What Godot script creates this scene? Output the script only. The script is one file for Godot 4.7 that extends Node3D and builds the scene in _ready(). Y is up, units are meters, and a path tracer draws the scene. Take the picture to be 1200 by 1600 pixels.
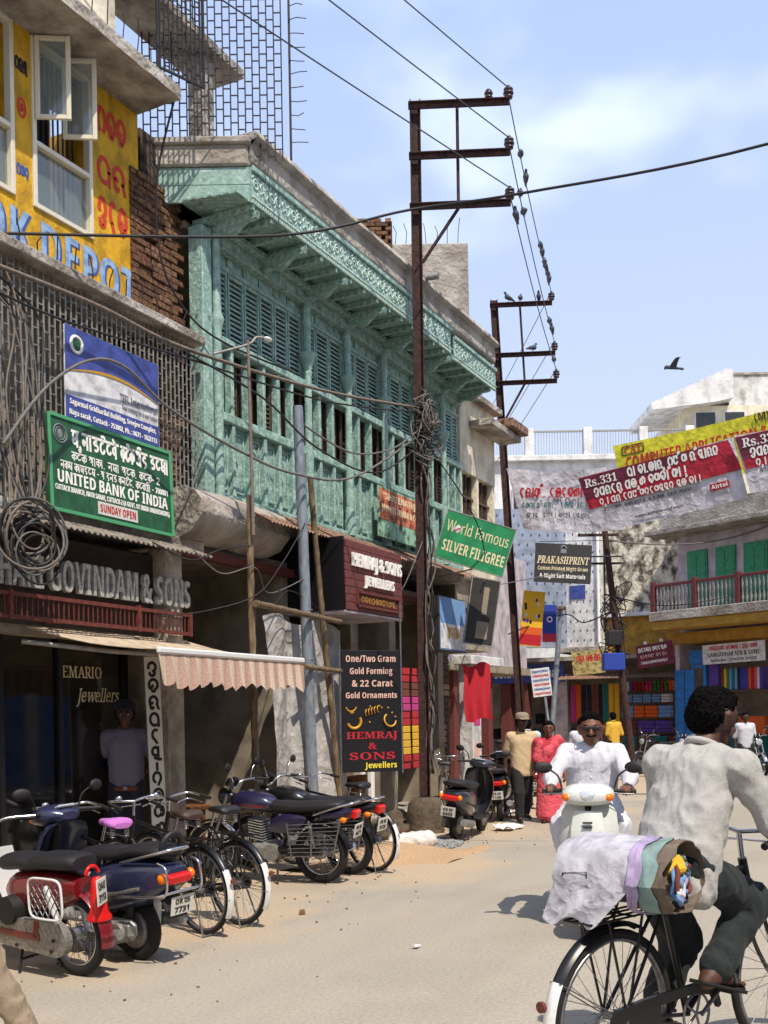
extends Node3D
# World: x runs along the street away from the viewer, z across the street (0 is the left shop fronts), y up, metres.

class B:
	var v := PackedVector3Array()
	var n := PackedVector3Array()
	var uv := PackedVector2Array()
	var x := Transform3D()
	func tri(a: Vector3, b: Vector3, c: Vector3, na: Vector3, nb: Vector3, nc: Vector3) -> void:
		v.append(x * a); v.append(x * c); v.append(x * b)
		n.append((x.basis * na).normalized()); n.append((x.basis * nc).normalized()); n.append((x.basis * nb).normalized())
	func flat(a: Vector3, b: Vector3, c: Vector3) -> void:
		var m := (b - a).cross(c - a)
		if m.length_squared() > 1e-16:
			m = m.normalized()
			tri(a, b, c, m, m, m)
	func quad(a: Vector3, b: Vector3, c: Vector3, d: Vector3) -> void:
		flat(a, b, c); flat(a, c, d)
	func box(c: Vector3, s: Vector3, r := Vector3.ZERO, bev := 0.0) -> B:
		var bs := Basis.from_euler(r * (PI / 180.0))
		var h := s * 0.5
		bev = minf(bev, minf(h.x, minf(h.y, h.z)) * 0.9)
		if bev <= 0.0:
			var p := []
			for i in 8:
				p.append(c + bs * Vector3(h.x if i & 1 else -h.x, h.y if i & 2 else -h.y, h.z if i & 4 else -h.z))
			quad(p[4], p[5], p[7], p[6]); quad(p[1], p[0], p[2], p[3])
			quad(p[5], p[1], p[3], p[7]); quad(p[0], p[4], p[6], p[2])
			quad(p[6], p[7], p[3], p[2]); quad(p[0], p[1], p[5], p[4])
			return self
		var q := {}
		for i in 8:
			var sg := Vector3(1 if i & 1 else -1, 1 if i & 2 else -1, 1 if i & 4 else -1)
			for a in 3:
				var o := sg * (h - Vector3(bev, bev, bev))
				o[a] = sg[a] * h[a]
				q[i * 3 + a] = c + bs * o
		var F := [[4, 5, 7, 6, 2], [1, 0, 2, 3, 2], [5, 1, 3, 7, 0], [0, 4, 6, 2, 0], [6, 7, 3, 2, 1], [0, 1, 5, 4, 1]]
		for f in F:
			quad(q[f[0] * 3 + f[4]], q[f[1] * 3 + f[4]], q[f[2] * 3 + f[4]], q[f[3] * 3 + f[4]])
		for i in 8:
			for a in 3:
				var j := i | (1 << a)
				if j != i:
					var b1 := (a + 1) % 3
					var b2 := (a + 2) % 3
					var pa: Vector3 = q[i * 3 + b1]
					var pb: Vector3 = q[j * 3 + b1]
					var pc: Vector3 = q[j * 3 + b2]
					var pd: Vector3 = q[i * 3 + b2]
					if (pb - pa).cross(pc - pa).dot((pa + pc) * 0.5 - c) < 0.0:
						quad(pa, pd, pc, pb)
					else:
						quad(pa, pb, pc, pd)
			var t0: Vector3 = q[i * 3]
			var t1: Vector3 = q[i * 3 + 1]
			var t2: Vector3 = q[i * 3 + 2]
			if (t1 - t0).cross(t2 - t0).dot(t0 - c) < 0.0:
				flat(t0, t2, t1)
			else:
				flat(t0, t1, t2)
		return self
	func ring(c: Vector3, d: Vector3, up: Vector3, r: float, seg: int, out: Array) -> void:
		var s := d.cross(up).normalized()
		var u := s.cross(d).normalized()
		var a := PackedVector3Array()
		for i in seg:
			var t := TAU * i / seg
			a.append(c + (s * cos(t) + u * sin(t)) * r)
		out.append(a)
	func tube(p: Array, r, seg := 6, closed := false, caps := true) -> B:
		var rings := []
		var m := p.size()
		var up := Vector3.UP
		var d0: Vector3 = (p[1] - p[0]).normalized()
		if absf(d0.dot(up)) > 0.9:
			up = Vector3.RIGHT
		for i in m:
			var a: Vector3 = p[(i - 1 + m) % m] if closed or i > 0 else p[0]
			var b: Vector3 = p[(i + 1) % m] if closed or i < m - 1 else p[m - 1]
			var d := (b - a).normalized()
			if d == Vector3.ZERO:
				d = d0
			var s := d.cross(up)
			if s.length() < 0.001:
				s = d.cross(Vector3(0.3, 0.1, 0.9))
			up = s.cross(d).normalized()
			ring(p[i], d, up, r[i] if r is Array else r, seg, rings)
		if closed:
			rings.append(rings[0])
		loft(rings, caps and not closed)
		return self
	func cyl(a: Vector3, b: Vector3, r: float, r2 := -1.0, seg := 10, caps := true) -> B:
		return tube([a, b], [r, r if r2 < 0.0 else r2], seg, false, caps)
	func loft(rings: Array, caps := true, wrap := true) -> B:
		var R := rings.size()
		var k: int = rings[0].size()
		var nr := []
		for i in R:
			var a := PackedVector3Array()
			for j in k:
				var j0 := (j - 1 + k) % k if wrap else maxi(j - 1, 0)
				var j1 := (j + 1) % k if wrap else mini(j + 1, k - 1)
				var du: Vector3 = rings[i][j1] - rings[i][j0]
				var dv: Vector3 = rings[mini(i + 1, R - 1)][j] - rings[maxi(i - 1, 0)][j]
				var m := du.cross(dv)
				if m.length_squared() < 1e-16:
					m = rings[i][j] - rings[i][(j + k / 2) % k]
				a.append(m.normalized())
			nr.append(a)
		for i in R - 1:
			for j in (k if wrap else k - 1):
				var j1 := (j + 1) % k
				tri(rings[i][j], rings[i][j1], rings[i + 1][j1], nr[i][j], nr[i][j1], nr[i + 1][j1])
				tri(rings[i][j], rings[i + 1][j1], rings[i + 1][j], nr[i][j], nr[i + 1][j1], nr[i + 1][j])
		if caps:
			for e in [0, R - 1]:
				var c := Vector3.ZERO
				for q in rings[e]:
					c += q
				c /= k
				for j in k:
					if e == 0:
						flat(c, rings[e][(j + 1) % k], rings[e][j])
					else:
						flat(c, rings[e][j], rings[e][(j + 1) % k])
		return self
	func torus(c: Vector3, ax: Vector3, R: float, r: float, seg := 32, rs := 8, a0 := 0.0, a1 := TAU, sq := 1.0) -> B:
		var s := ax.cross(Vector3.UP)
		if s.length() < 0.01:
			s = Vector3.RIGHT
		s = s.normalized()
		var u := s.cross(ax).normalized()
		var rings := []
		var full := absf(a1 - a0 - TAU) < 1e-4
		for i in seg + 1:
			var t := a0 + (a1 - a0) * i / seg
			var d := s * cos(t) + u * sin(t)
			var a := PackedVector3Array()
			for j in rs:
				var q := TAU * j / rs
				a.append(c + d * (R + r * cos(q)) + ax * (r * sin(q) * sq))
			rings.append(a)
		loft(rings, not full)
		return self
	func ell(c: Vector3, r: Vector3, rot := Vector3.ZERO, seg := 12, rg := 8) -> B:
		var bs := Basis.from_euler(rot * (PI / 180.0))
		var rings := []
		for i in rg + 1:
			var t := -PI / 2 + PI * i / rg
			var a := PackedVector3Array()
			for j in seg:
				var q := TAU * j / seg
				var e := maxf(cos(t), 0.002)
				a.append(c + bs * Vector3(r.x * e * cos(q), r.y * sin(t), -r.z * e * sin(q)))
			rings.append(a)
		loft(rings, false)
		return self
	func ext(p: PackedVector2Array, z0: float, z1: float) -> B:
		var ids := Geometry2D.triangulate_polygon(p)
		for i in range(0, ids.size(), 3):
			var a := p[ids[i]]
			var b := p[ids[i + 1]]
			var c := p[ids[i + 2]]
			if (b - a).cross(c - a) < 0.0:
				var q := b
				b = c
				c = q
			flat(Vector3(a.x, a.y, z1), Vector3(b.x, b.y, z1), Vector3(c.x, c.y, z1))
			flat(Vector3(a.x, a.y, z0), Vector3(c.x, c.y, z0), Vector3(b.x, b.y, z0))
		var area := 0.0
		for i in p.size():
			area += p[i].cross(p[(i + 1) % p.size()])
		for i in p.size():
			var a := p[i]
			var b := p[(i + 1) % p.size()]
			if area < 0.0:
				var q := a
				a = b
				b = q
			quad(Vector3(a.x, a.y, z0), Vector3(b.x, b.y, z0), Vector3(b.x, b.y, z1), Vector3(a.x, a.y, z1))
		return self
	func sheet(g: Array) -> B:  # grid of points, smooth
		return loft(g, false, false)
	func slab(g: Array, off: Vector3) -> B:  # grid with a thickness
		loft(g, false, false)
		var h := []
		for row in g:
			var a := PackedVector3Array()
			for q in row:
				a.append(q + off)
			a.reverse()
			h.append(a)
		loft(h, false, false)
		var k: int = g[0].size()
		for i in g.size() - 1:
			for j in [0, k - 1]:
				var a: Vector3 = g[i][j]
				var b: Vector3 = g[i + 1][j]
				quad(a, b, b + off, a + off)
		for i in [0, g.size() - 1]:
			for j in k - 1:
				var a: Vector3 = g[i][j]
				var b: Vector3 = g[i][j + 1]
				quad(a, b, b + off, a + off)
		return self
	func lathe(pr: Array, c: Vector3, seg := 14) -> B:
		var rings := []
		for q in pr:
			var a := PackedVector3Array()
			for j in seg:
				var t := TAU * j / seg
				a.append(c + Vector3(q[0] * cos(t), q[1], -q[0] * sin(t)))
			rings.append(a)
		loft(rings, true)
		return self
	func add(o: B) -> B:
		v.append_array(o.v); n.append_array(o.n)
		return self
	func mesh(m: Material) -> ArrayMesh:
		var a := []
		a.resize(Mesh.ARRAY_MAX)
		a[Mesh.ARRAY_VERTEX] = v
		a[Mesh.ARRAY_NORMAL] = n
		var am := ArrayMesh.new()
		am.add_surface_from_arrays(Mesh.PRIMITIVE_TRIANGLES, a)
		am.surface_set_material(0, m)
		return am

var T := {}
var M := {}
var used := {}
var rng := RandomNumberGenerator.new()
var fn := FastNoiseLite.new()

func V(a: float, b: float, c: float) -> Vector3:
	return Vector3(a, b, c)

func rf(a: float, b: float) -> float:
	return rng.randf_range(a, b)

func numbered(s: String) -> String:
	used[s] = used.get(s, -1) + 1
	return s if used[s] == 0 else "%s_%03d" % [s, used[s]]

func tag(o: Node3D, label: String, cat: String, group := "") -> Node3D:
	o.set_meta("label", label); o.set_meta("category", cat)
	if group:
		o.set_meta("group", group)
	return o

func thing(called: String, label: String, cat: String, at := Vector3.ZERO, yaw := 0.0, group := "") -> Node3D:
	var o := Node3D.new()
	o.name = numbered(called)
	add_child(o)
	o.position = at
	o.rotation.y = yaw
	return tag(o, label, cat, group)

func part(p: Node, called: String, b, m = null) -> MeshInstance3D:
	var o := MeshInstance3D.new()
	o.name = called if p != self else numbered(called)
	if b is B:
		o.mesh = b.mesh(m)
	else:
		o.mesh = b
		if m:
			o.material_override = m
	p.add_child(o, true)
	return o

func solo(called: String, b: B, m: Material, label: String, cat: String, group := "") -> MeshInstance3D:
	# the node stands at the foot of its own shape
	var lo := b.v[0]
	var hi := b.v[0]
	for q in b.v:
		lo = lo.min(q); hi = hi.max(q)
	var o := Vector3((lo.x + hi.x) / 2, lo.y, (lo.z + hi.z) / 2)
	for i in b.v.size():
		b.v[i] -= o
	var e := part(self, called, b, m)
	e.position = o
	tag(e, label, cat, group)
	return e

func struct(called: String, b: B, m: Material) -> MeshInstance3D:
	var o := part(self, called, b, m)
	o.set_meta("kind", "structure")
	return o

func copy(o: Node3D, at: Vector3, yaw: float, label := "") -> Node3D:
	var c: Node3D = o.duplicate()
	c.name = numbered(str(o.name).trim_suffix("_001"))
	add_child(c)
	c.position = at
	c.rotation.y = yaw
	if label:
		c.set_meta("label", label)
	return c

func tex(k: String, f: float, ramp: Array, sd := 1, oct := 5, kind := FastNoiseLite.TYPE_SIMPLEX_SMOOTH, size := 512) -> void:
	var t := NoiseTexture2D.new()
	t.width = size; t.height = size; t.seamless = true; t.generate_mipmaps = false
	var q := FastNoiseLite.new()
	q.noise_type = kind; q.seed = sd; q.frequency = f; q.fractal_octaves = oct; q.fractal_gain = 0.58
	t.noise = q
	var g := Gradient.new()
	var of := PackedFloat32Array()
	var cs := PackedColorArray()
	for r in ramp:
		of.append(r[0]); cs.append(r[1])
	g.offsets = of; g.colors = cs
	t.color_ramp = g
	T[k] = t

func ntex(k: String, f: float, strength: float, sd := 3, oct := 4, kind := FastNoiseLite.TYPE_SIMPLEX_SMOOTH) -> void:
	var t := NoiseTexture2D.new()
	t.width = 512; t.height = 512; t.seamless = true; t.as_normal_map = true; t.bump_strength = strength; t.generate_mipmaps = false
	var q := FastNoiseLite.new()
	q.noise_type = kind; q.seed = sd; q.frequency = f; q.fractal_octaves = oct
	t.noise = q
	T[k] = t

func mat(k: String, c: Color, rough := 0.8, metal := 0.0, tx := "", s := Vector3.ONE, nm := "", ns := 0.5) -> StandardMaterial3D:
	var m := StandardMaterial3D.new()
	m.resource_name = k
	m.albedo_color = c; m.roughness = rough; m.metallic = metal
	if tx or nm:
		m.uv1_triplanar = true
		m.uv1_world_triplanar = true
		m.uv1_scale = s
	if tx:
		m.albedo_texture = T[tx]
	if nm:
		m.normal_enabled = true
		m.normal_texture = T[nm]
		m.normal_scale = ns
	M[k] = m
	return m

func C(r: int, g: int, b: int) -> Color:
	return Color8(r, g, b)

var fonts := {}
func font(k: String) -> Font:
	if not fonts.has(k):
		var f := SystemFont.new()
		f.font_names = PackedStringArray(["Droid Serif" if k.begins_with("serif") else "Droid Sans Mono" if k == "mono" else "Droid Sans"])
		f.font_weight = 700 if k.ends_with("b") else 400
		f.font_italic = k.contains("i_")
		fonts[k] = f
	return fonts[k]

# lettering on a board: centre at (cx, cy) of the board's own plane, height h of a capital, width w (0 = natural)
func text(p: Node3D, s: String, cx: float, cy: float, h: float, w: float, m: Material, z := 0.004, fk := "sansb", dep := 0.004, shear := 0.0) -> MeshInstance3D:
	var t := TextMesh.new()
	t.text = s; t.font = font(fk); t.font_size = 32; t.pixel_size = h / 23.0; t.depth = dep; t.curve_step = 4.0
	t.material = m
	var o := MeshInstance3D.new()
	o.name = "lettering"
	o.mesh = t
	p.add_child(o, true)
	var sx := 1.0
	if w > 0.0:
		sx = w / maxf(t.get_aabb().size.x, 0.01)
	o.transform = Transform3D(Basis(V(sx, 0, 0), V(shear, 1, 0), V(0, 0, 1)), V(cx, cy, z))
	return o

# strokes of the rounded Odia letters and of the Devanagari letters, in a unit box
var GL := {
	"o": [["a", .5, .5, .4, .42, -60, 240]], "b": [["a", .45, .5, .38, .42, 0, 300], ["l", .83, .5, .83, .02]],
	"t": [["a", .5, .55, .4, .38, -40, 220], ["a", .5, .3, .17, .2, 100, 360]], "h": [["a", .5, .5, .42, .42, 0, 360], ["a", .5, .5, .12, .14, 0, 360]],
	"r": [["a", .45, .55, .36, .36, -30, 200], ["a", .3, .28, .14, .2, 60, 330], ["l", .75, .38, .9, .05]], "u": [["a", .45, .62, .34, .3, -80, 200], ["a", .45, .22, .24, .2, 180, 400]],
	"k": [["a", .4, .55, .3, .34, 0, 330], ["a", .75, .55, .16, .3, 90, -120]], "d": [["a", .45, .5, .35, .4, 20, 330], ["l", .1, .9, .9, .9]],
	"p": [["a", .42, .5, .34, .4, 60, 350], ["l", .78, .95, .78, .05]], "l": [["a", .28, .45, .2, .3, 0, 330], ["a", .66, .55, .24, .34, 160, -60]],
	"m": [["a", .35, .5, .28, .38, 40, 330], ["l", .62, .9, .62, .1], ["a", .78, .62, .16, .22, 180, -90]], "n": [["a", .45, .55, .35, .36, -20, 240], ["l", .8, .45, .55, .05]],
	"s": [["a", .4, .62, .28, .28, 0, 300], ["l", .66, .92, .66, .06, .3, .2], ["l", .66, .06, .92, .06]], "j": [["a", .5, .58, .36, .34, -60, 180], ["l", .14, .58, .3, .1, .7, .1]],
	"A": [["l", .5, .95, .5, .02]], "I": [["a", .3, 1.12, .3, .2, 0, 200]], "E": [["a", .5, .6, .3, .34, 60, 250], ["l", .4, .28, .6, .02]], "U": [["a", .2, -.12, .2, .16, 90, -170]],
	"!": [["l", .3, .95, .3, .3], ["l", .3, .12, .3, .04]], ".": [["l", .2, .08, .3, .02]], "-": [["l", .1, .45, .8, .45]], "2": [["a", .45, .7, .32, .25, 160, -60], ["l", .6, .48, .1, .05, .85, .05]],
	# Devanagari: bodies hang from a head line at the top
	"Y": [["l", 0, 1, 1, 1], ["l", .8, 1, .8, 0], ["a", .45, .72, .25, .26, 150, 330], ["a", .45, .42, .34, .24, 180, 340]], "N": [["l", 0, 1, 1, 1], ["l", .75, 1, .75, 0], ["l", .75, .5, .3, .5], ["a", .22, .42, .12, .14, 0, 360]],
	"J": [["l", 0, 1, .5, 1], ["l", .3, 1, .3, 0]], "W": [["l", 0, 1, 1, 1], ["l", .6, 1, .6, .75], ["a", .5, .6, .28, .16, 60, 200], ["a", .5, .32, .32, .2, 120, -120]], "D": [["l", 0, 1, 1, 1], ["l", .55, 1, .55, .8], ["a", .5, .5, .34, .32, 80, 330]],
	"T": [["l", 0, 1, 1, 1], ["l", .55, 1, .55, .8], ["a", .5, .45, .34, .36, 100, 340], ["a", .6, 1.14, .3, .14, 0, 140]], "Q": [["l", 0, 1, 1, 1], ["l", .5, 1, .5, 0], ["a", .26, .5, .22, .22, 0, 360], ["a", .76, .5, .2, .24, 180, -90]],
	"G": [["l", 0, 1, 1, 1], ["l", .5, 1, .5, 0], ["a", .26, .5, .22, .22, 0, 360], ["l", .1, 1.3, .5, 1]], "K": [["l", 0, 1, 1, 1], ["l", .5, 1, .5, 0], ["a", .26, .45, .22, .2, 0, 360], ["a", .78, .5, .2, .26, 170, -100]],
	"O": [["l", 0, 1, 1, 1], ["a", .35, .7, .26, .2, 150, -80], ["a", .35, .3, .3, .22, 90, -150], ["l", .75, 1, .75, 0], ["a", .6, 1.2, .3, .12, 20, 170]], "H": [["l", 0, 1, 1, 1], ["l", .5, 1, .5, .75], ["a", .5, .55, .3, .2, 60, 260], ["a", .4, .2, .3, .2, 100, -80]],
	"S": [["l", 0, 1, 1, 1], ["l", .75, 1, .75, 0], ["a", .35, .6, .22, .24, 180, -90], ["l", .35, .36, .7, .5]],
}

func glyphs(p: Node3D, s: String, cx: float, cy: float, h: float, w: float, m: Material, z := 0.004, stroke := 0.13, vertical := false) -> MeshInstance3D:
	var b := B.new()
	var total := 0.0
	for ch in s:
		total += 0.5 if ch in " A!.IUJ-" else 1.0
	var cw := (h if vertical else w) / total
	var pen := -(h if vertical else w) / 2.0
	for ch in s:
		var adv := cw * (0.5 if ch in " A!.IUJ-" else 1.0)
		if GL.has(ch):
			for st in GL[ch]:
				var pts := []
				if st[0] == "l":
					for i in range(1, st.size(), 2):
						pts.append(Vector2(st[i], st[i + 1]))
				else:
					var k := maxi(4, int(absf(st[6] - st[5]) / 24.0))
					for i in k + 1:
						var a := deg_to_rad(lerpf(st[5], st[6], float(i) / k))
						pts.append(Vector2(st[1] + st[3] * cos(a), st[2] + st[4] * sin(a)))
				var hw := (w if vertical else h) * stroke * 0.5
				for i in pts.size() - 1:
					var q0: Vector2
					var q1: Vector2
					if vertical:
						q0 = Vector2(cx + (pts[i].x - 0.5) * w, cy - pen - (1.0 - pts[i].y) * adv * 0.86)
						q1 = Vector2(cx + (pts[i + 1].x - 0.5) * w, cy - pen - (1.0 - pts[i + 1].y) * adv * 0.86)
					else:
						q0 = Vector2(cx + pen + pts[i].x * adv * 0.92, cy + (pts[i].y - 0.5) * h)
						q1 = Vector2(cx + pen + pts[i + 1].x * adv * 0.92, cy + (pts[i + 1].y - 0.5) * h)
					var d := (q1 - q0).normalized()
					var e := Vector2(-d.y, d.x) * hw
					q0 -= d * hw * 0.6
					q1 += d * hw * 0.6
					var zz := z + 0.0004 * (i % 3)
					b.quad(V(q0.x - e.x, q0.y - e.y, zz), V(q1.x - e.x, q1.y - e.y, zz), V(q1.x + e.x, q1.y + e.y, zz), V(q0.x + e.x, q0.y + e.y, zz))
		pen += adv
	return part(p, "lettering", b, m)

# a hanging or sagging line between points
func sag(a: Vector3, b: Vector3, s: float, k := 12, wob := 0.0) -> Array:
	var p := []
	for i in k + 1:
		var t := float(i) / k
		var q := a.lerp(b, t) - Vector3.UP * (s * 4.0 * t * (1.0 - t))
		if wob > 0.0 and i > 0 and i < k:
			q += V(rf(-wob, wob), rf(-wob, wob), rf(-wob, wob))
		p.append(q)
	return p

func smooth(p: Array, k := 6) -> Array:
	var c := Curve3D.new()
	for i in p.size():
		var a: Vector3 = p[maxi(i - 1, 0)]
		var b: Vector3 = p[mini(i + 1, p.size() - 1)]
		var tn := (b - a) / 6.0
		c.add_point(p[i], -tn, tn)
	var o := []
	for i in p.size() - 1:
		for j in k:
			o.append(c.sample(i, float(j) / k))
	o.append(p[-1])
	return o

# smooth union of tapered bones meshed by surface nets; a bone is [a, b, ra, rb]
func nets(bones: Array, cell: float, k: float, b: B, amp := 0.0, freq := 9.0, cuts := []) -> void:
	var lo := Vector3(1e9, 1e9, 1e9)
	var hi := -lo
	for q in bones:
		var r := maxf(q[2], q[3])
		lo = lo.min(q[0] - V(r, r, r)).min(q[1] - V(r, r, r))
		hi = hi.max(q[0] + V(r, r, r)).max(q[1] + V(r, r, r))
	var mg := cell * 3.0 + amp * 2.0 + k * 0.3
	lo -= V(mg, mg, mg); hi += V(mg, mg, mg)
	var nx := int((hi.x - lo.x) / cell) + 2
	var ny := int((hi.y - lo.y) / cell) + 2
	var nz := int((hi.z - lo.z) / cell) + 2
	var f := PackedFloat32Array()
	f.resize(nx * ny * nz)
	f.fill(1.0)
	for q in bones:
		var a: Vector3 = q[0]
		var ab: Vector3 = q[1] - a
		var il := 1.0 / maxf(ab.length_squared(), 1e-9)
		var ra: float = q[2]
		var dr: float = q[3] - ra
		var rm := maxf(q[2], q[3]) + cell * 2.2 + k + amp
		var l0: Vector3 = (a.min(q[1]) - V(rm, rm, rm) - lo) / cell
		var h0: Vector3 = (a.max(q[1]) + V(rm, rm, rm) - lo) / cell
		for iz in range(maxi(0, int(l0.z)), mini(nz, int(h0.z) + 2)):
			for iy in range(maxi(0, int(l0.y)), mini(ny, int(h0.y) + 2)):
				var row := (iz * ny + iy) * nx
				var pa := V(lo.x, lo.y + iy * cell, lo.z + iz * cell) - a
				for ix in range(maxi(0, int(l0.x)), mini(nx, int(h0.x) + 2)):
					var p := pa + Vector3(ix * cell, 0, 0)
					var t := clampf(p.dot(ab) * il, 0.0, 1.0)
					var d := (p - ab * t).length() - ra - dr * t
					if d < rm:
						var o := f[row + ix]
						var hh := k - absf(o - d)
						f[row + ix] = minf(o, d) - (hh * hh / (4.0 * k) if hh > 0.0 else 0.0)
	if amp > 0.0:
		fn.seed = 5; fn.frequency = freq * 0.1; fn.fractal_octaves = 1
		for iz in nz:
			for iy in ny:
				var row := (iz * ny + iy) * nx
				for ix in nx:
					var o := f[row + ix]
					if o < amp + cell * 2.0 and o > -amp - cell * 2.0:
						var w := lo + V(ix, iy, iz) * cell
						var n1 := fn.get_noise_3d(w.x * 10.0 + w.y * 4.0, w.y * 4.5, w.z * 10.0 - w.y * 3.0)
						var n2 := fn.get_noise_3d(w.x * 23.0 + 7.0, w.y * 13.0 + w.z * 9.0, w.z * 23.0)
						f[row + ix] = o + amp * (absf(n1) * 1.5 + absf(n2) * 0.7 - 0.6)
	for cu in cuts:
		var cp: Vector3 = cu[0]
		var cn: Vector3 = cu[1]
		for iz in nz:
			for iy in ny:
				var row := (iz * ny + iy) * nx
				for ix in nx:
					if f[row + ix] < cell * 3.0:
						f[row + ix] = maxf(f[row + ix], (lo + V(ix, iy, iz) * cell - cp).dot(cn))
	var id := PackedInt32Array()
	id.resize(nx * ny * nz)
	id.fill(-1)
	var P := PackedVector3Array()
	var N := PackedVector3Array()
	var sy := nx
	var sz := nx * ny
	var off := [0, 1, sy, sy + 1, sz, sz + 1, sz + sy, sz + sy + 1]
	for iz in nz - 1:
		for iy in ny - 1:
			var row := iz * sz + iy * sy
			for ix in nx - 1:
				var i0 := row + ix
				var f0 := f[i0]
				if f0 > cell * 4.0 + amp or f0 < -cell * 4.0 - amp:
					continue
				var c := 0
				for o in 8:
					if f[i0 + off[o]] < 0.0:
						c |= 1 << o
				if c == 0 or c == 255:
					continue
				var s := Vector3.ZERO
				var m := 0
				for o in 8:
					for ax in 3:
						var bit := 1 << ax
						if o & bit:
							continue
						var o2 := o | bit
						if ((c >> o) & 1) == ((c >> o2) & 1):
							continue
						var fa := f[i0 + off[o]]
						var fb := f[i0 + off[o2]]
						var t := fa / (fa - fb)
						var q := V(o & 1, (o >> 1) & 1, (o >> 2) & 1)
						q[ax] = t
						s += q
						m += 1
				s /= m
				var g := V(f[i0 + 1] + f[i0 + sy + 1] + f[i0 + sz + 1] + f[i0 + sy + sz + 1] - f[i0] - f[i0 + sy] - f[i0 + sz] - f[i0 + sy + sz],
					f[i0 + sy] + f[i0 + sy + 1] + f[i0 + sy + sz] + f[i0 + sy + sz + 1] - f[i0] - f[i0 + 1] - f[i0 + sz] - f[i0 + sz + 1],
					f[i0 + sz] + f[i0 + sz + 1] + f[i0 + sz + sy] + f[i0 + sz + sy + 1] - f[i0] - f[i0 + 1] - f[i0 + sy] - f[i0 + sy + 1])
				id[i0] = P.size()
				P.append(lo + (V(ix, iy, iz) + s) * cell)
				N.append(g.normalized())
	for iz in range(1, nz - 1):
		for iy in range(1, ny - 1):
			for ix in range(1, nx - 1):
				var i0 := iz * sz + iy * sy + ix
				if id[i0] < 0:
					continue
				var s0 := f[i0] < 0.0
				for ax in 3:
					var st: int = [1, sy, sz][ax]
					if (f[i0 + st] < 0.0) == s0:
						continue
					var u: int = [sy, sz, 1][ax]
					var w: int = [sz, 1, sy][ax]
					var a := id[i0]
					var bb := id[i0 - u]
					var cc := id[i0 - u - w]
					var dd := id[i0 - w]
					if a < 0 or bb < 0 or cc < 0 or dd < 0:
						continue
					if s0:
						b.tri(P[a], P[bb], P[cc], N[a], N[bb], N[cc]); b.tri(P[a], P[cc], P[dd], N[a], N[cc], N[dd])
					else:
						b.tri(P[a], P[cc], P[bb], N[a], N[cc], N[bb]); b.tri(P[a], P[dd], P[cc], N[a], N[dd], N[cc])

func thingw(called: String, label: String, cat: String, at: Vector3, group := "") -> Node3D:
	var o := thing(called, label, cat, at, 0.0, group)
	o.set_meta("wpos", at)
	return o

# part of a thing whose shapes are given in world metres
func pw(p: Node3D, called: String, b: B, m: Material, kind := "") -> MeshInstance3D:
	var w: Vector3 = p.get_meta("wpos")
	for i in b.v.size():
		b.v[i] -= w
	var o := part(p, called, b, m)
	o.set_meta("wpos", w)
	if kind:
		o.set_meta("kind", kind)
	return o

func inst(p: Node3D, called: String, mesh: Mesh, at: Vector3, rot := Vector3.ZERO, sc := Vector3.ONE) -> MeshInstance3D:
	var o := MeshInstance3D.new()
	o.name = called
	o.mesh = mesh
	p.add_child(o, true)
	o.transform = Transform3D(Basis.from_euler(rot * (PI / 180.0)).scaled_local(sc), at - (p.get_meta("wpos") if p.has_meta("wpos") else Vector3.ZERO))
	return o

func BX(c: Vector3, s: Vector3, bev := 0.0, r := Vector3.ZERO) -> B:
	return B.new().box(c, s, r, bev)

func BM(x0: float, x1: float, y0: float, y1: float, z0: float, z1: float, bev := 0.0) -> B:
	return B.new().box(V((x0 + x1) / 2, (y0 + y1) / 2, (z0 + z1) / 2), V(x1 - x0, y1 - y0, z1 - z0), Vector3.ZERO, bev)

const FACE := -1.10479  # yaw of a board that looks back along the view

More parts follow.
